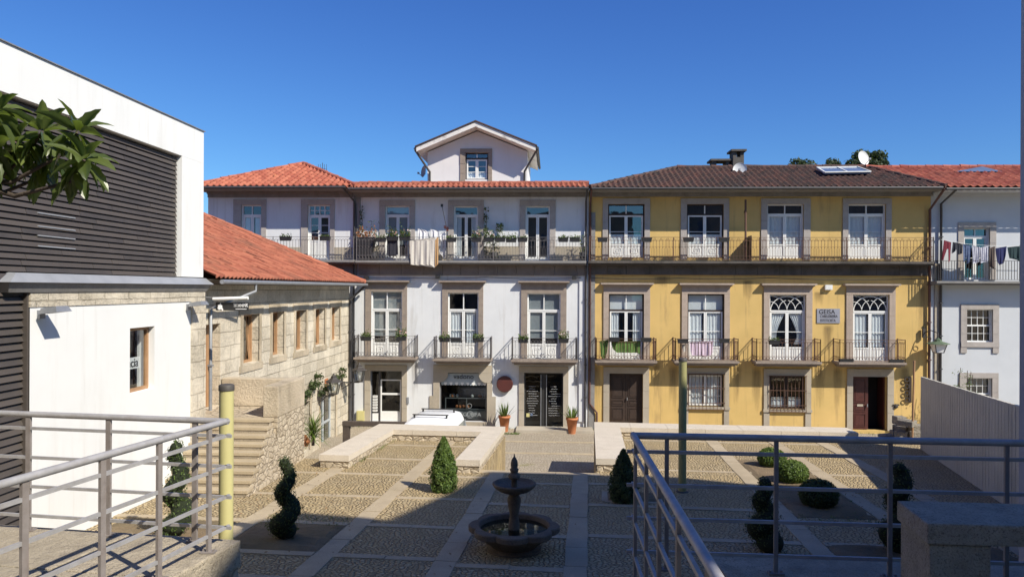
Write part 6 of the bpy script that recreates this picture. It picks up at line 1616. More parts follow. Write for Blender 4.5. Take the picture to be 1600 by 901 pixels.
hung('shirt', 'pale shirt pegged beside the brown top', 'shirt', [(1531.5, 384), (1544, 384), (1543.5, 411), (1532, 411)], YL, 'stripe', g, 4, .03)
hung('brown_top', 'brown top pegged between pale shirts and navy cloth', 'top', [(1545, 385), (1554.5, 385), (1554.5, 420), (1546, 419)], YL, 'brown', g, 3, .03)
hung('navy_cloth', 'navy blue cloth pegged right of the brown top', 'cloth', [(1555.5, 385), (1573, 385), (1569, 411), (1562, 414), (1558, 408)], YL, 'navy', g, 3, .03)
hung('shorts', 'dark green shorts pegged at the right end of the clothes line', 'shorts', [(1574, 385), (1594, 384), (1593, 408), (1586, 404), (1578, 405)], YL, 'dgreen', g, 3, .03)
a = F(1470, 374, YL); b = F(1640, 385, YL); zr_ = RB[1]
t = thing('clothes_line', 'clothes line above the pale house balcony railing', 'clothes line', (a.x, YL, zr_))
mb = MB(); m = (a + b) / 2; mb.tube([a, Vector((F(1510, 381, YL))), F(1550, 384, YL), b], .008, 4); mb.build('line', MT['paint_white'], t)
for i, p in enumerate((a, F(1594, 386, YL))):
    mb = MB(); mb.tube([(p.x, YL + .03, zr_), (p.x, YL + .03, p.z + .08)], .015, 5); mb.build('line_post', MT['iron'], t)
# ------------------------------------------------------------------ satellite dishes, aerial, panel
def sat(px, py, rpx, Y, label, mat, yaw=0.0, tilt=.25, arm=True, drop=.6):
    c = F(px, py, Y); r = rpx * (c - EYE).dot(fw) / FPX
    t = thing('satellite_dish', label, 'satellite dish', c)
    Mx = Matrix.Rotation(yaw, 3, 'Z') @ Matrix.Rotation(-tilt, 3, 'X') @ Matrix.Rotation(PI / 2, 3, 'X')
    mb = MB(); loc = MB(); loc.lathe([(.001, -.14 * r), (.35 * r, -.125 * r), (.7 * r, -.06 * r), (r, .06 * r), (r * 1.01, .07 * r), (r, .04 * r), (.7 * r, -.09 * r), (.001, -.17 * r)], (0, 0, 0), 24)
    mb.raw([c + Mx @ Vector(v) for v in loc.v], loc.f, 0, None, True); mb.build('dish', MT[mat], t)
    mb = MB(); e = c + Mx @ Vector((0, -.45 * r, .95 * r)); mb.tube([c + Mx @ Vector((0, -r, .05 * r)), e], .016, 5); mb.cbox(e, .08, .1, .08); mb.build('feed_arm', MT['pipe_grey'], t)
    mb = MB(); k = c + Mx @ Vector((0, 0, -.17 * r)); mb.tube([k, k + Vector((0, .12, 0)), k + Vector((0, .12, -drop))], .025, 6); mb.build('mast', MT['pipe_grey'], t)
sat(1156, 264.5, 10.5, YR - .9, 'white satellite dish on the dark roof beside the taller chimney', 'dish', -.3)
sat(1349, 247, 11.5, YR + .6, 'white satellite dish topmost on the ridge between dark and red roofs', 'dish', .5, .2, drop=1.0)
q = S(662, 268, a0 - .1) if False else F(662, 268, YW + .35)
sat(662, 268, 9, YW + .35, 'grey satellite dish fixed at the left side of the gabled attic', 'dish_grey', -1.0, .1, drop=.1)
dvv = Vector((0, YR - YE, ZR - ZE)).normalized(); nn = Vector((0, -dvv.z, dvv.y))
def on_roof(px, py):
    d = ray(px, py); p0 = Vector((0, YE, ZE + .17)); return EYE + d * ((p0 - EYE).dot(nn) / d.dot(nn))
q = [on_roof(1288, 272.5), on_roof(1360, 271.5), on_roof(1339, 264), on_roof(1276, 265)]
mb = MB(); mb.hexa([p for p in q] + [p + nn * .09 for p in q]); cpt = sum(q, Vector()) / 4
t = thing('solar_panel', 'solar water panel lying on the dark roof near the big dish', 'solar panel', cpt); mb.build('collector', MT['panel_blue'], t)
mb = MB()
for i in range(4): mb.beam(q[i] + nn * .10, q[(i + 1) % 4] + nn * .10, .06, .05)
mb.beam((q[0] + q[1]) / 2 + nn * .1, (q[2] + q[3]) / 2 + nn * .1, .05, .04); mb.build('panel_frame', MT['dish'], t)
c = F(504, 268, Yl + .3); tz = F(504, 254.5, Yl + .3).z
t = thing('television_aerial', 'thin television aerial behind the orange pyramid roof', 'aerial', (c.x, c.y, c.z - .6)); mb = MB()
mb.tube([(c.x, c.y, c.z - .6), (c.x, c.y, tz)], .016, 5); mb.build('mast', MT['iron'], t); mb = MB()
mb.tube([(c.x - .22, c.y, c.z + .2), (c.x + .22, c.y, c.z + .1)], .012, 4)
for k in range(5): x = c.x - .2 + .1 * k; mb.tube([(x, c.y - .02, c.z + .02), (x, c.y - .02, c.z + .35)], .010, 4)
mb.build('elements', MT['iron'], t)
# ------------------------------------------------------------------ street lanterns
def lantern(top, base, wallpt, label, cap='iron', glassm='glass', big=1.0):
    """top/base: 3d points of lantern axis; wallpt: bracket root"""
    c = Vector(base); h = Vector(top).z - c.z; t = thing('street_lantern', label, 'lantern', c, 'wall lanterns')
    w0, w1 = .13 * big, .21 * big; z0, z1 = c.z + h * .06, c.z + h * .60
    mb = MB(); cs = [(-1, -1), (1, -1), (1, 1), (-1, 1)]
    for x, y in cs: mb.tube([(c.x + x * w0, c.y + y * w0, z0), (c.x + x * w1, c.y + y * w1, z1)], .018, 4)
    for w, z in ((w0, z0), (w1, z1)):
        for i in range(4):
            a, b = cs[i], cs[(i + 1) % 4]; mb.tube([(c.x + a[0] * w, c.y + a[1] * w, z), (c.x + b[0] * w, c.y + b[1] * w, z)], .018, 4)
    mb.lathe([(.03, 0), (w0 * 1.1, h * .04), (w0 * 1.2, h * .06)], c, 8); mb.build('lantern_frame', MT['iron'], t)
    g = MB()
    for i in range(4):
        a, b = cs[i], cs[(i + 1) % 4]; g.face([(c.x + a[0] * w0, c.y + a[1] * w0, z0), (c.x + b[0] * w0, c.y + b[1] * w0, z0), (c.x + b[0] * w1, c.y + b[1] * w1, z1), (c.x + a[0] * w1, c.y + a[1] * w1, z1)])
    g.build('glass', MT[glassm], t)
    b_ = MB(); b_.lathe([(.001, 0), (.05, .03), (.06, .12), (.03, .2), (.001, .22)], (c.x, c.y, z0 + .1), 10); b_.build('bulb', MT['paint_white'], t)
    r = MB(); k = 1.45 if cap == 'iron_green' else 1.2
    r.lathe([(w1 * k * 1.35, h * .6), (w1 * k * 1.3, h * .63), (w1 * .8, h * .74), (w1 * .55, h * .80), (w1 * .55, h * .86), (w1 * .3, h * .9), (.03, h * .95), (.02, h)], c, 4 if cap != 'iron_green' else 8, 0, False); r.build('lantern_cap', MT[cap], t)
    r = MB(); wp = Vector(wallpt); zt = wp.z
    if zt > c.z + h * .9:
        r.tube([wp, wp.lerp(Vector((c.x, c.y, zt)), .5) + Vector((0, 0, .12)), Vector((c.x, c.y, zt + .02)), Vector((c.x, c.y, c.z + h))], .02, 6); r.ring(wp.lerp(c, .35) + Vector((0, 0, .05)), .1, .015, (0, 1, 0), 10, 4)
    else:
        r.tube([wp, Vector((c.x, c.y, zt)), Vector((c.x, c.y, c.z))], .022, 6); r.tube([wp + Vector((0, 0, -.3)), wp.lerp(c, .6)], .016, 5); r.ring(wp.lerp(c, .3) + Vector((0, 0, -.1)), .07, .014, (0, 1, 0) if abs(wp.y - c.y) < .2 else (1, 0, 0), 10, 4)
    r.cbox(wp, .1, .1, .4); r.build('bracket', MT['iron'], t)
X1 = XS + .62
p1 = S(521.5, 617, X1); p1t = S(521.5, 583, X1); lantern(p1t, p1, (XS + .02, p1.y + .0, p1.z - .02), 'black wall lantern on the stone house above its street door')
Y2 = D - 1.6
p2 = F(561, 597, Y2); p2t = F(561, 566, Y2); lantern(p2t, p2, (XS + .02, Y2, p2.z), 'grey wall lantern at the corner of stone house and white house')
Y3 = D - .65; p3 = F(1466, 552, Y3); p3t = F(1466, 527, Y3); lantern(p3t, p3, (F(1453, 523, Y3).x, D - .12, F(1458, 521, Y3).z), 'green-capped wall lantern between yellow house and pale house', 'iron_green', 'curtain', 1.15)
# ------------------------------------------------------------------ signs and small wall fittings
x0, x1, z0, z1 = rect(1276, 1312, 482, 504.5)
t = thing('wall_sign', 'grey hairdresser name plate on the yellow wall between arched windows', 'sign', ((x0 + x1) / 2, D - .02, z0))
mb = MB(); mb.box(x0, x1, D - .035, D - .005, z0, z1); mb.build('plate', MT['sign_grey'], t); hh = z1 - z0
text('GEISA', .26, MT['ink'], (x0 + .42, D - .039, z1 - hh * .23), FRONT, t); text('CABELEIREIRA', .165, MT['pipe'], (x0 + .50, D - .039, z1 - hh * .53), FRONT, t, 'lettering', .7); text('ESTETICISTA', .165, MT['pipe'], (x0 + .46, D - .039, z1 - hh * .82), FRONT, t, 'lettering', .7)
x0, x1, z0, z1 = rect(1288, 1299, 445, 452.5)
mb = MB(); mb.box(x0, x1, D - .14, D - .002, z0, z1)
for k in range(4): mb.box(x0 + .04, x1 - .04, D - .146, D - .138, z0 + .04 + k * .045, z0 + .06 + k * .045)
tag(mb.build('alarm_box', MT['paint_white'], None), 'small white alarm box high on the yellow wall above the name plate', 'alarm box')
c = F(789, 599); r = 12.8 * (c - EYE).dot(fw) / FPX
mb = MB(); vs = MB(); vs.lathe([(.001, -.05), (r * .93, -.05), (r, -.03), (r, .0), (.001, .0)], (0, 0, 0), 40)
Mx = Matrix.Rotation(-PI / 2, 3, 'X'); mb.raw([c + Vector((0, -.12, 0)) + Matrix.Rotation(PI / 2, 3, 'X') @ Vector((v[0], v[1], -v[2])) for v in vs.v], vs.f)
mb.cbox(c + Vector((0, -.08, 0)), .08, .16, .08)
tag(mb.build('round_sign', MT['sign_red'], None), 'round dark maroon sign disc on the white wall left of the cafe door', 'sign')
p = F(1399, 634); mb = MB(); mb.lathe([(.09, 0), (.1, .05), (.07, .12), (.001, .14)], (0, 0, 0), 12); v = [p + Matrix.Rotation(PI / 2, 3, 'X') @ Vector(q) for q in mb.v]; m2 = MB(); m2.raw(v, mb.f); m2.cbox(p + Vector((0, -.05, .06)), .26, .1, .05)
tag(m2.build('bulkhead_lamp', MT['iron'], None), 'small bulkhead lamp on the yellow wall right of the open door', 'lamp')
t = thing('insulator_rack', 'row of four iron insulator hooks on the yellow wall near the fence', 'wall fitting', F(1418, 625)); mb = MB()
for k in range(4):
    p = F(1415.5, 592 + 10.5 * k); mb.ring(p + Vector((0, -.1, 0)), .09, .022, (0, 1, 0), 10, 4); mb.tube([p + Vector((.09, -.1, 0)), p + Vector((.2, -.02, .04))], .02, 5)
mb.build('hooks', MT['iron'], t); mb = MB(); a = F(1421, 588); b = F(1421, 628); mb.beam((a.x, D - .06, a.z), (b.x, D - .06, b.z), .08, .1); mb.build('bar', MT['wood_dark'], t)
x0, x1, z0, z1 = rect(558.5, 570, 641, 657)
mb = MB(); mb.box(x0, x1, D - .16, D - .002, z0, z1); mb.box(x0 + .04, x1 - .04, D - .172, D - .158, z0 + .05, z1 - .05)
tag(mb.build('meter_box', MT['pole'], None), 'beige meter box low on the white house corner, left of the glazed entrance', 'meter box')
x0, x1, z0, z1 = rect(635.5, 639, 620, 630); mb = MB(); mb.box(x0, x1, D - .08, D - .002, z0, z1); mb.box(x0 + .02, x1 - .02, D - .086, D - .078, z0 + .1, z1 - .05)
tag(mb.build('door_intercom', MT['pipe_grey'], None), 'small grey intercom right of the glazed entrance of the white house', 'intercom')
for px, py, lb in ((574, 434, 'left'), (685, 432, 'middle'), (897, 434, 'right')):
    p = F(px, py); mb = MB(); mb.box(p.x - .09, p.x + .09, D - .3, D - .1, p.z - .07, p.z + .07); mb.tube([(p.x, D - .12, p.z), (p.x, D - .01, p.z + .02)], .02, 5)
    tag(mb.build('spotlight', MT['black'], None), {'left': 'small black spotlight above the left first-floor window of the white house', 'middle': 'small black spotlight between left and middle first-floor windows of the white house', 'right': 'small black spotlight above the right first-floor window of the white house, by the downpipe'}[lb], 'spotlight', 'facade spotlights')
# dark climbing greenery over the stone house street doors
for k, (u0, u1, z0, z1) in enumerate(Sd):
    c = Vector((XS + .15, (u0 + u1) / 2, z1 + .35)); t = thing('climbing_plant', ['dark creeper over the nearer street door of the stone house', 'dark creeper over the farther street door of the stone house, by the lantern'][k], 'plant', c); mb = MB(); s = MB()
    n = 9; prev = None
    for i in range(n):
        q = Vector((XS + .16 + .06 * math.sin(i * 2), u0 - .35 + (u1 - u0 + .9) * i / (n - 1), z1 + .22 + .55 * i / n + .12 * math.sin(i * 1.7)))
        blob_leaves(mb, q, .2, .15, 60, .11, .07, 0, None, .2)
        if prev is not None: s.tube([prev, q], .02, 5)
        prev = q
    mb.build('foliage', MT['leaf_dark'], t); s.build('stem', MT['bark'], t)
q = S(510, 600, XS + .03); mb = MB(); mb.box(XS + .02, XS + .05, q.y - .18, q.y + .18, q.z - .22, q.z + .22); tag(mb.build('wall_plaque', MT['terracotta'], None), 'orange plaque on the stone wall behind the black lantern', 'plaque')
# ------------------------------------------------------------------ white van behind the low wall
def van(loc, rot):
    t = thing('parked_van', 'white van with black roof bars parked behind the U-shaped low wall', 'van', (0, 0, 0))
    secs = [(0, .30, .80, .80, 1.25), (.03, .28, .86, .84, 1.62), (.12, .26, .88, .82, 1.74), (1.2, .26, .89, .80, 1.81), (2.4, .26, .89, .79, 1.79), (2.75, .26, .89, .76, 1.70), (3.35, .26, .88, .84, 1.12), (4.05, .28, .80, .76, .92), (4.2, .34, .70, .66, .70)]
    vs = []; fs = []
    for y, zb, wb_, wt, zt in secs:
        zm = zb + (zt - zb) * .55
        ring = [(-wb_, zb), (-wb_ * 1.0, zm), (-wt * .97, zt - .16), (-wt * .88, zt - .05), (-wt * .6, zt), (0, zt + .015), (wt * .6, zt), (wt * .88, zt - .05), (wt * .97, zt - .16), (wb_, zm), (wb_, zb)]
        vs += [(x, y, z) for x, z in ring]
    k = 11
    for i in range(len(secs) - 1):
        for j in range(k): j2 = (j + 1) % k; fs.append((i * k + j, (i + 1) * k + j, (i + 1) * k + j2, i * k + j2))
    fs += [tuple(range(k)), tuple(reversed(range((len(secs) - 1) * k, len(secs) * k)))]
    mb = MB(); mb.raw(vs, fs, 0, None, True); body = mb.build('body', MT['vanpaint'], t)
    mb = MB(); mb.face([(-.6, -.005, 1.0), (.6, -.005, 1.0), (.6, .03, 1.5), (-.6, .03, 1.5)]); mb.face([(-.66, 2.80, 1.66), (.66, 2.80, 1.66), (.74, 3.32, 1.18), (-.74, 3.32, 1.18)])
    for sx in (-1, 1): mb.face([(sx * .895, 1.3, 1.02), (sx * .895, 2.7, 1.02), (sx * .865, 2.6, 1.46), (sx * .865, 1.3, 1.46)])
    mb.build('window', MT['glass_dark'], t)
    for x in (-.8, .8):
        for y in (.75, 3.45):
            m = MB(); m.tube([(x - .1, y, .31), (x + .1, y, .31)], .31, 20); w = m.build('wheel', MT['rubber'], t); m = MB(); m.tube([(x - .105, y, .31), (x + .105, y, .31)], .19, 14); m.build('rim', MT['pipe_grey'], w)
    for y in (.75, 2.0):
        m = MB(); m.beam((-.62, y, 1.885), (.62, y, 1.885), .06, .03)
        for x in (-.56, .56): m.beam((x, y, 1.78), (x, y, 1.88), .05, .06)
        m.build('roof_bar', MT['black'], t)
    for x in (-.78, .78): m = MB(); m.box(x - .06, x + .06, -.012, .02, .75, 1.2); m.build('tail_lamp', MT['sign_red'], t)
    m = MB(); m.box(-.84, .84, -.06, .03, .28, .5); m.build('bumper', MT['pipe'], t)
    t.location = loc; t.rotation_euler = (0, 0, rot); return t
vz = F(660, 650, 25.6); van((F(668, 660, 25.2).x, 24.75, STREET - .07), -.07)
# dark wooden barrier by the street
Yb_ = 25.2; a = F(536, 661, Yb_); b = F(668, 660, Yb_)
t = thing('wooden_barrier', 'dark timber rail and posts beyond the left low wall', 'barrier', ((a.x + b.x) / 2, Yb_, STREET)); mb = MB(); mb.beam((a.x, Yb_, a.z), (b.x, Yb_, a.z), .2, .15); mb.build('rail', MT['wood_grey'], t)
for x in (a.x + .12, (a.x + b.x) / 2, b.x - .12): mb = MB(); mb.box(x - .11, x + .11, Yb_ - .08, Yb_ + .08, STREET, a.z - .077); mb.build('post', MT['wood_grey'], t)
# ------------------------------------------------------------------ grey panel fence on the right
fa, fb_ = G(1438, 701), G(1541, 770); fd = (fb_ - fa); fd.z = 0; fd.normalize(); L = 13.5
htop = (EYE + ray(1431, 588) * ((fa - EYE).dot(fw))).z - fa.z
print('fence', fa, fb_, htop)
t = thing('panel_fence', 'grey ribbed panel fence along the right side of the square', 'fence', (fa.x, fa.y, fa.z)); nrm = Vector((-fd.y, fd.x, 0))
mb = MB(); s = 0; k = 0
while s < L:
    w = .098; p = fa + fd * s; q = fa + fd * (s + w)
    o_ = (.005 if k % 2 else 0.0) + rnd.uniform(0, .003); z0, z1 = gz(p.x, p.y) - .3, gz(p.x, p.y) + htop + rnd.uniform(-.004, .004)
    d_ = nrm * .05; e_ = nrm * o_
    mb.hexa([(*(p + e_).xy, z0), (*(q + e_).xy, z0), (*(q + d_ * 1.4).xy, z0), (*(p + d_ * 1.4).xy, z0), (*(p + e_).xy, z1), (*(q + e_).xy, z1), (*(q + d_ * 1.4).xy, z1), (*(p + d_ * 1.4).xy, z1)])
    s += w + (.014 if k % 12 == 11 else .001); k += 1
mb.build('panels', MT['concrete'], t); mb = MB()
for k in range(8): p = fa + fd * (k * 1.9 + .1) + nrm * .14; mb.box(p.x - .05, p.x + .05, p.y - .05, p.y + .05, gz(p.x, p.y) - .3, gz(p.x, p.y) + htop - .1); 
mb.build('support_posts', MT['pipe_grey'], t)
# rubble stub at the fence's far end
q = F(1410, 676, 24.3); q2 = F(1441, 676, 24.3); zt = F(1425, 650, 24.3).z; mb = MB(); st_ = rnd.getstate(); rnd.seed(3)
for i in range(46):
    c = Vector((rnd.uniform(q.x, q2.x), 24.3 + rnd.uniform(0, 1.2), 0)); top = zt - (.35 * (c.x - q.x) / (q2.x - q.x)); c.z = STREET + (top - STREET) * (i % 9) / 8.5
    mb.cbox(c, rnd.uniform(.25, .5), rnd.uniform(.25, .45), rnd.uniform(.18, .3), rnd.random() * 3, 0, rnd.uniform(-.2, .2))
rnd.setstate(st_); tag(mb.build('rubble_wall', MT['stonechip'], None, bevel=.03), 'broken rubble wall stub at the far end of the grey fence', 'wall')
q = F(1424, 630, 24); mb = MB(); p0, p1 = F(1424, 655, 24.2), F(1428.5, 563, 24.2); mb.tube([(p0.x, 24.2, STREET), (p1.x, 24.2, p1.z)], .035, 6); tag(mb.build('timber_post', MT['wood_tan'], None), 'thin pale timber post leaning beside the far end of the fence', 'post')
# bare weeds by the pale house
q = F(1513, 650, D - 1.0); t = thing('tall_weed', 'pale leggy weed before the lower window of the pale house', 'plant', (q.x, q.y, STREET)); mb = MB(); s = MB()
for k in range(9):
    b = Vector((q.x + rnd.gauss(0, .35), q.y, STREET)); e = b + Vector((rnd.gauss(0, .2), 0, rnd.uniform(1.5, 3.0))); s.tube([b, (b + e) / 2 + Vector((rnd.gauss(0, .06), 0, 0)), e], .012, 4); sprig(mb, (b + e) / 2, (e - b).z * .5, 40, .2, .10, .035)
mb.build('leaves', MT['leaf_bright'], t); s.build('stem', MT['bark'], t)
# ------------------------------------------------------------------ trees far behind the roofs
def far_tree(px0, px1, py0, py1, Y, label, seed, clumps):
    st_ = rnd.getstate(); rnd.seed(seed)
    x0, x1 = F(px0, py1, Y).x, F(px1, py1, Y).x; zt = F((px0 + px1) / 2, py0, Y).z; zb = F((px0 + px1) / 2, py1, Y).z - 1.5; cx = (x0 + x1) / 2
    t = thing('broadleaf_tree', label, 'tree', (cx, Y, STREET), 'trees behind the roofs'); mb = MB(); tr = MB(); top = Vector((cx, Y, zb + .5))
    tr.tube([(cx, Y, STREET), (cx + .2, Y, (STREET + zb) / 2), top], [.4, .3, .2], 8)
    for i in range(clumps):
        a = rnd.random() * 2 * PI; rr = (rnd.random() ** .5); w = (x1 - x0) / 2
        c = Vector((cx + w * .92 * rr * math.cos(a), Y + w * .8 * rr * math.sin(a), 0)); f = 1 - (rr ** 3) * .55
        c.z = zb + (zt - zb) * rnd.uniform(.1, .92) * f + .2
        r = (zt - zb) * rnd.uniform(.13, .26)
        blob_leaves(mb, c, r * 1.25, r * .8, 190, .30, .16, 0, None, .45); tr.tube([top, (top + c) / 2 + Vector((0, 0, -.2)), c], [.12, .07, .02], 5)
    mb.build('crown', MT['leaf_tree'], t); tr.build('trunk', MT['bark'], t); rnd.setstate(st_)
far_tree(1235, 1281, 247, 268, 70, 'low dark tree crown behind the dark roof, left of the solar panel', 3, 26)
far_tree(1286, 1312, 248, 266, 72, 'smallest dark tree crown, above the solar panel', 5, 13)
far_tree(1318, 1394, 238, 266, 70, 'tallest dark tree crown behind the topmost satellite dish', 7, 48)
# ------------------------------------------------------------------ loquat branches at the upper left
def big_leaf(mb, p, d, L, w, droop, fold=.25):
    p = Vector(p); d = Vector(d).normalized(); n = 7; vs = []; t = min(1, max(0, rnd.gauss(.42, .28)))
    side = d.cross(Vector((0, 0, 1))); side = side.normalized() if side.length > .05 else Vector((1, 0, 0)); side = (Matrix.Rotation(rnd.uniform(-.7, .7), 3, d) @ side)
    q = p.copy()
    for i in range(n + 1):
        s = i / n; ww = w * max(.03, (math.sin(PI * min(1, s * .93 + .07) ** .85)) ** .8) * (1 + .10 * (-1) ** i); up = side.cross(d).normalized()
        vs += [q - side * ww / 2 + up * ww * fold, q - side * ww * .25 + up * ww * fold * .62, q.copy(), q + side * ww * .25 + up * ww * fold * .62, q + side * ww / 2 + up * ww * fold]
        q = q + d * L / n; d = (d + Vector((0, 0, -droop / n))).normalized()
    mb.raw(vs, [(5 * i + j, 5 * i + j + 1, 5 * i + j + 6, 5 * i + j + 5) for i in range(n) for j in range(4)], 0, t, True)
st_ = rnd.getstate(); rnd.seed(21)
cam_pt = lambda px, py, z: EYE + ray(px, py) * z
root = cam_pt(-160, 780, 5.0); root.z = SLZ
t = thing('loquat_tree', 'loquat tree with big glossy drooping leaves before the dark louvres', 'tree', root)
mb = MB(); tr = MB(); hub = cam_pt(-120, 350, 5.0); hub2 = cam_pt(-60, 280, 4.9)
tr.tube([root, root.lerp(hub, .5) + Vector((.06, .02, 0)), hub], [.09, .075, .06], 8); tr.tube([hub, hub2], [.06, .045], 7)
ros = [(120, 207, 4.7), (66, 206, 4.8), (132, 250, 4.6), (24, 222, 4.9), (-6, 178, 4.7), (-14, 240, 4.7), (-60, 260, 4.9), (78, 246, 5.0)]
for i, (px, py, z) in enumerate(ros):
    c = cam_pt(px, py, z); lo = cam_pt(px - 22, py + 34, z + .12)
    tr.tube([hub2, hub2.lerp(lo, .5) + Vector((0, 0, -.10)), lo, c], [.024, .015, .010, .008], 6)
    ax = (c - lo).normalized()
    for k in range(11):
        a = k * 2.4 + rnd.uniform(-.3, .3); el_ = 1.15 - k * .17 + rnd.uniform(-.15, .15)
        e1 = ax.orthogonal().normalized(); e2 = ax.cross(e1)
        d = (e1 * math.cos(a) + e2 * math.sin(a)) * math.cos(el_) + ax * math.sin(el_)
        big_leaf(mb, c + d * .02, d, rnd.uniform(.16, .25), rnd.uniform(.062, .085), rnd.uniform(.3, 1.4))
    for k in range(12):
        a = rnd.random() * 2 * PI; d = Vector((math.cos(a), math.sin(a), -.9)); big_leaf(mb, lo.lerp(c, rnd.random() * .9), d, rnd.uniform(.14, .22), .07, 1.2)
mb.build('foliage', MT['leaf_loq'], t); tr.build('trunk', MT['bark'], t); rnd.setstate(st_)
# ------------------------------------------------------------------ the tall building behind the camera's right shoulder (its shadow lies on the square)
SUN = Vector((1.3, -1.0, 1.45))
hB = 15.0
sh_poly = [G(1392, 768), G(1180, 757), G(1060, 745), G(762, 737), G(700, 770), G(605, 812), G(545, 806), G(470, 800), G(395, 815), G(352, 842)]
poly = [(p.x + SUN.x / SUN.z * (hB - p.z), p.y + SUN.y / SUN.z * (hB - p.z)) for p in sh_poly]
ext = [Vector((-4.6, 7.0, 0)), Vector((2, 2, 0)), Vector((15, 0, 0)), Vector((16, 14.6, 0))]
poly += [(p.x + SUN.x / SUN.z * hB, p.y + SUN.y / SUN.z * hB) for p in ext]
print('caster', poly)
cxp = sum(p[0] for p in poly) / len(poly); cyp = sum(p[1] for p in poly) / len(poly)
t = thing('tall_building', 'tall pale building behind the terrace that shades the square', 'building', (cxp, cyp, -.2))
area = sum(poly[i][0] * poly[(i + 1) % len(poly)][1] - poly[(i + 1) % len(poly)][0] * poly[i][1] for i in range(len(poly)))
if area < 0: poly = poly[::-1]
mb = MB(); mb.prism(poly, lambda x, y: Vector((x, y, -.3)), lambda x, y: Vector((x, y, hB - .4))); mb.build('wall', MT['granite_grey'], t)
mb = MB(); mb.prism(poly, lambda x, y: Vector((x, y, hB - .395)), lambda x, y: Vector((x, y, hB))); mb.build('parapet', MT['granite_grey'], t)
for i in range(len(poly)):
    a = Vector((*poly[i], 0)); b = Vector((*poly[(i + 1) % len(poly)], 0)); Ls = (b - a).length
    if Ls < 2.2: continue
    d = (b - a) / Ls; nrm_ = Vector((d.y, -d.x, 0)); nw = int(Ls / 2.6) or 1
    for f_ in range(4):
        for k in range(nw):
            c = a + d * (Ls * (k + .5) / nw) + nrm_ * .02; z = 1.4 + f_ * 3.3
            m = MB(); m.beam((c.x - d.x * .55, c.y - d.y * .55, z + .9), (c.x + d.x * .55, c.y + d.y * .55, z + .9), .08, 1.7); m.build('window', MT['panel_blue'], t)
# ------------------------------------------------------------------ small growth and litter on the ground, cables on the fronts
st_ = rnd.getstate(); rnd.seed(77)
mb = MB()
for _ in range(900):
    u, v = rnd.uniform(-8, 9), rnd.uniform(-6, 6)
    if rnd.random() < .6: u, v = rnd.choice((l1 - 1.2, l1 + .9, l5 + .9, l6 + .8)) + rnd.gauss(0, .7), rnd.gauss(-1.2, 1.6)
    if v > ve - .4: continue
    p = PL(u, v, .03); leaf_quad(mb, p, Vector((rnd.gauss(0, .3), rnd.gauss(0, .3), 1)), rnd.uniform(.04, .08), rnd.uniform(.02, .04))
o = mb.build('fallen_leaves', MT['litter'], None); tag(o, 'dry fallen leaves scattered over the cobbles and soil beds', 'fallen leaves'); o['kind'] = 'stuff'
mb = MB()
def tuft(p, n, h):
    for _ in range(n):
        a = rnd.random() * 2 * PI; blade(mb, p + Vector((rnd.gauss(0, .05), rnd.gauss(0, .03), 0)), (math.cos(a) * .4, math.sin(a) * .4, 1), h * rnd.uniform(.5, 1.2), .012, .6, 3)
for _ in range(150):
    x = rnd.uniform(cx0, yx1); tuft(Vector((x, D - .06 - abs(rnd.gauss(0, .1)), STREET)), 7, .12)
for _ in range(60): tuft(F(rnd.uniform(782, 812), 683, D - 1.05 - rnd.random() * .25) * Vector((1, 1, 0)).length if False else Vector((F(rnd.uniform(782, 812), 683, D - 1.1).x, D - 1.1 - rnd.random() * .3, STREET)), 8, .07)
for _ in range(70):
    u = rnd.choice((uL1 + .03, uR0 - .03, uQ1 + .03, uL0 - .04)); v = rnd.uniform(ve, vFi); tuft(PL(u, v if u != uL0 - .04 else ve + rnd.random() * .8), 6, .10)
for _ in range(90): tuft(PL(rnd.uniform(l5 + .25, l6 - .25), rnd.uniform(-1, 3.5)), 6, .07)
for _ in range(60): tuft(PL(rnd.uniform(l1 + .25, l2 - .25), rnd.uniform(-3.0, -1.7)), 5, .06)
o = mb.build('weeds', MT['leaf_bright'], None); tag(o, 'low weeds and grass along wall bases and in the soil beds', 'weeds'); o['kind'] = 'stuff'
rnd.setstate(st_)
def cable(pts, label, r=.014):
    P = []
    for a, b in zip(pts[:-1], pts[1:]):
        for i in range(8): t_ = i / 8; q = a.lerp(b, t_); q.z -= .035 * (b - a).length * .3 * 4 * t_ * (1 - t_); P.append(q)
    P.append(pts[-1]); mb = MB(); mb.tube(P, r, 5); tag(mb.build('facade_cable', MT['black'], None), label, 'cable', 'cables on the house fronts')
cable([F(560, 433, D - .13), F(640, 434, D - .13), F(760, 433, D - .13), F(908, 434, D - .13)], 'thin black cable under the gallery of the white house')
cable([F(924, 434, D - .14), F(1060, 434.5, D - .14), F(1200, 434, D - .14), F(1448, 435, D - .14)], 'thin black cable under the long gallery of the yellow house')
cable([F(556, 318, D - .1), F(557, 360, D - .1), F(556.5, 403, D - .1)], 'black cable running down the corner pilaster left of the white house')
# ------------------------------------------------------------------ plain unseen block added behind the camera to hold back sky light
t = thing('terrace_building', 'pale two-storey building behind the photographer on the terrace', 'building', (-6, -9, 0))
mb = MB(); mb.box(-22, 7.5, -14, -4.5, -.3, 11.2); mb.build('wall', MT['granite_pale'], t); mb = MB(); mb.box(-22.2, 7.6, -14.2, -4.3, 11.203, 11.5); mb.build('parapet', MT['granite_grey'], t)
for k in range(6):
    for z in (3.6, 7.4): m = MB(); x = -18 + k * 4.2; m.box(x, x + 1.3, -4.56, -4.47, z, z + 2.1); m.build('window', MT['panel_blue'], t)
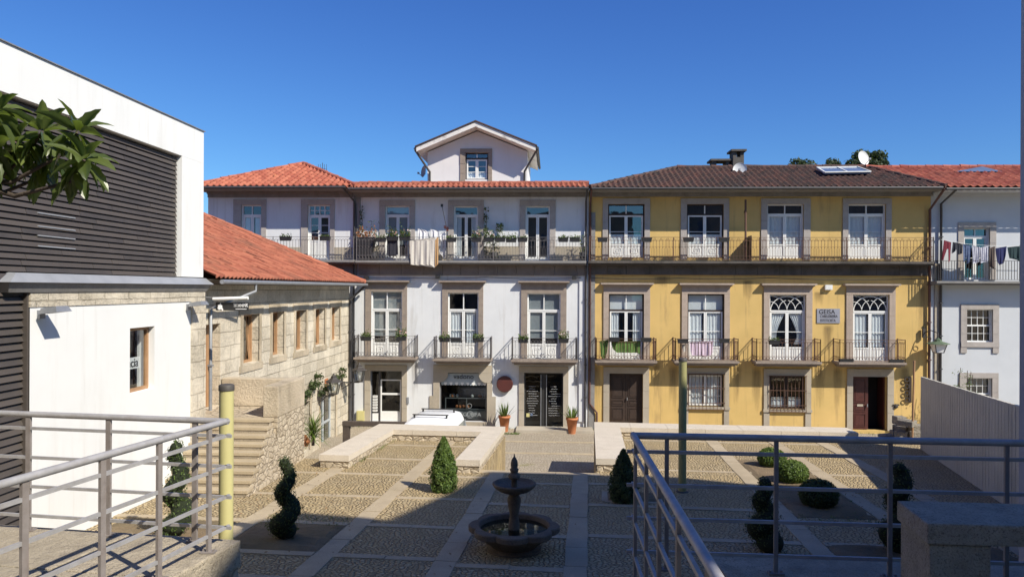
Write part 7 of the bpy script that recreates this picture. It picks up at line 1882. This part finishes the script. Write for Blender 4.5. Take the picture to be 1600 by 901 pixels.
# ------------------------------------------------------------------ light, air, camera
w = bpy.data.worlds.new('World'); scene.world = w; w.use_nodes = True; nt = w.node_tree
sky = nt.nodes.new('ShaderNodeTexSky'); sky.sky_type = 'NISHITA'; sky.sun_disc = False
el_ = math.atan2(SUN.z, math.hypot(SUN.x, SUN.y)); az = math.atan2(SUN.x, SUN.y)
sky.sun_elevation = el_; sky.sun_rotation = az; sky.altitude = 200; sky.air_density = 1.0; sky.dust_density = .6; sky.ozone_density = 2.6
bg = nt.nodes['Background']; sp = N(nt, 'ShaderNodeSeparateColor'); cb = N(nt, 'ShaderNodeCombineColor'); nt.links.new(sky.outputs[0], sp.inputs[0])
for i, (p_, t_, g_) in enumerate(((.123, .067, 1.3), (.202, .202, 1.25), (.325, .545, .92))):     # deeper blue overhead, paler towards the roofs
    a = N(nt, 'ShaderNodeMath', operation='MULTIPLY'); nt.links.new(sp.outputs[i], a.inputs[0]); a.inputs[1].default_value = .065 / p_
    b = N(nt, 'ShaderNodeMath', operation='MINIMUM'); nt.links.new(a.outputs[0], b.inputs[0]); b.inputs[1].default_value = 2.5
    c = N(nt, 'ShaderNodeMath', operation='POWER'); nt.links.new(b.outputs[0], c.inputs[0]); c.inputs[1].default_value = g_
    d = N(nt, 'ShaderNodeMath', operation='MULTIPLY'); nt.links.new(c.outputs[0], d.inputs[0]); d.inputs[1].default_value = t_ / .1
    nt.links.new(d.outputs[0], cb.inputs[i])
nt.links.new(cb.outputs[0], bg.inputs[0]); bg.inputs[1].default_value = .1
sl = bpy.data.lights.new('sun', 'SUN'); sl.energy = 5.0; sl.angle = math.radians(.53); sl.color = (1, .93, .80)
so = bpy.data.objects.new('sun', sl); COL.objects.link(so); so.rotation_euler = SUN.to_track_quat('Z', 'Y').to_euler(); so.location = (20, -15, 30)
cd = bpy.data.cameras.new('camera'); cam = bpy.data.objects.new('camera', cd); COL.objects.link(cam); scene.camera = cam
cd.sensor_width = 36; cd.lens = FPX / 1600 * 36; cd.clip_start = .05; cd.clip_end = 1500
Mx = Matrix((cr, cu, -fw)).transposed(); cam.matrix_world = Matrix.Translation(EYE) @ Mx.to_4x4()
vs = scene.view_settings; vs.view_transform = 'Standard'; vs.look = 'None'; vs.exposure = .35; vs.gamma = 1; vs.use_curve_mapping = False
scene.cycles.max_bounces = 6; scene.cycles.diffuse_bounces = 3; scene.cycles.transparent_max_bounces = 12
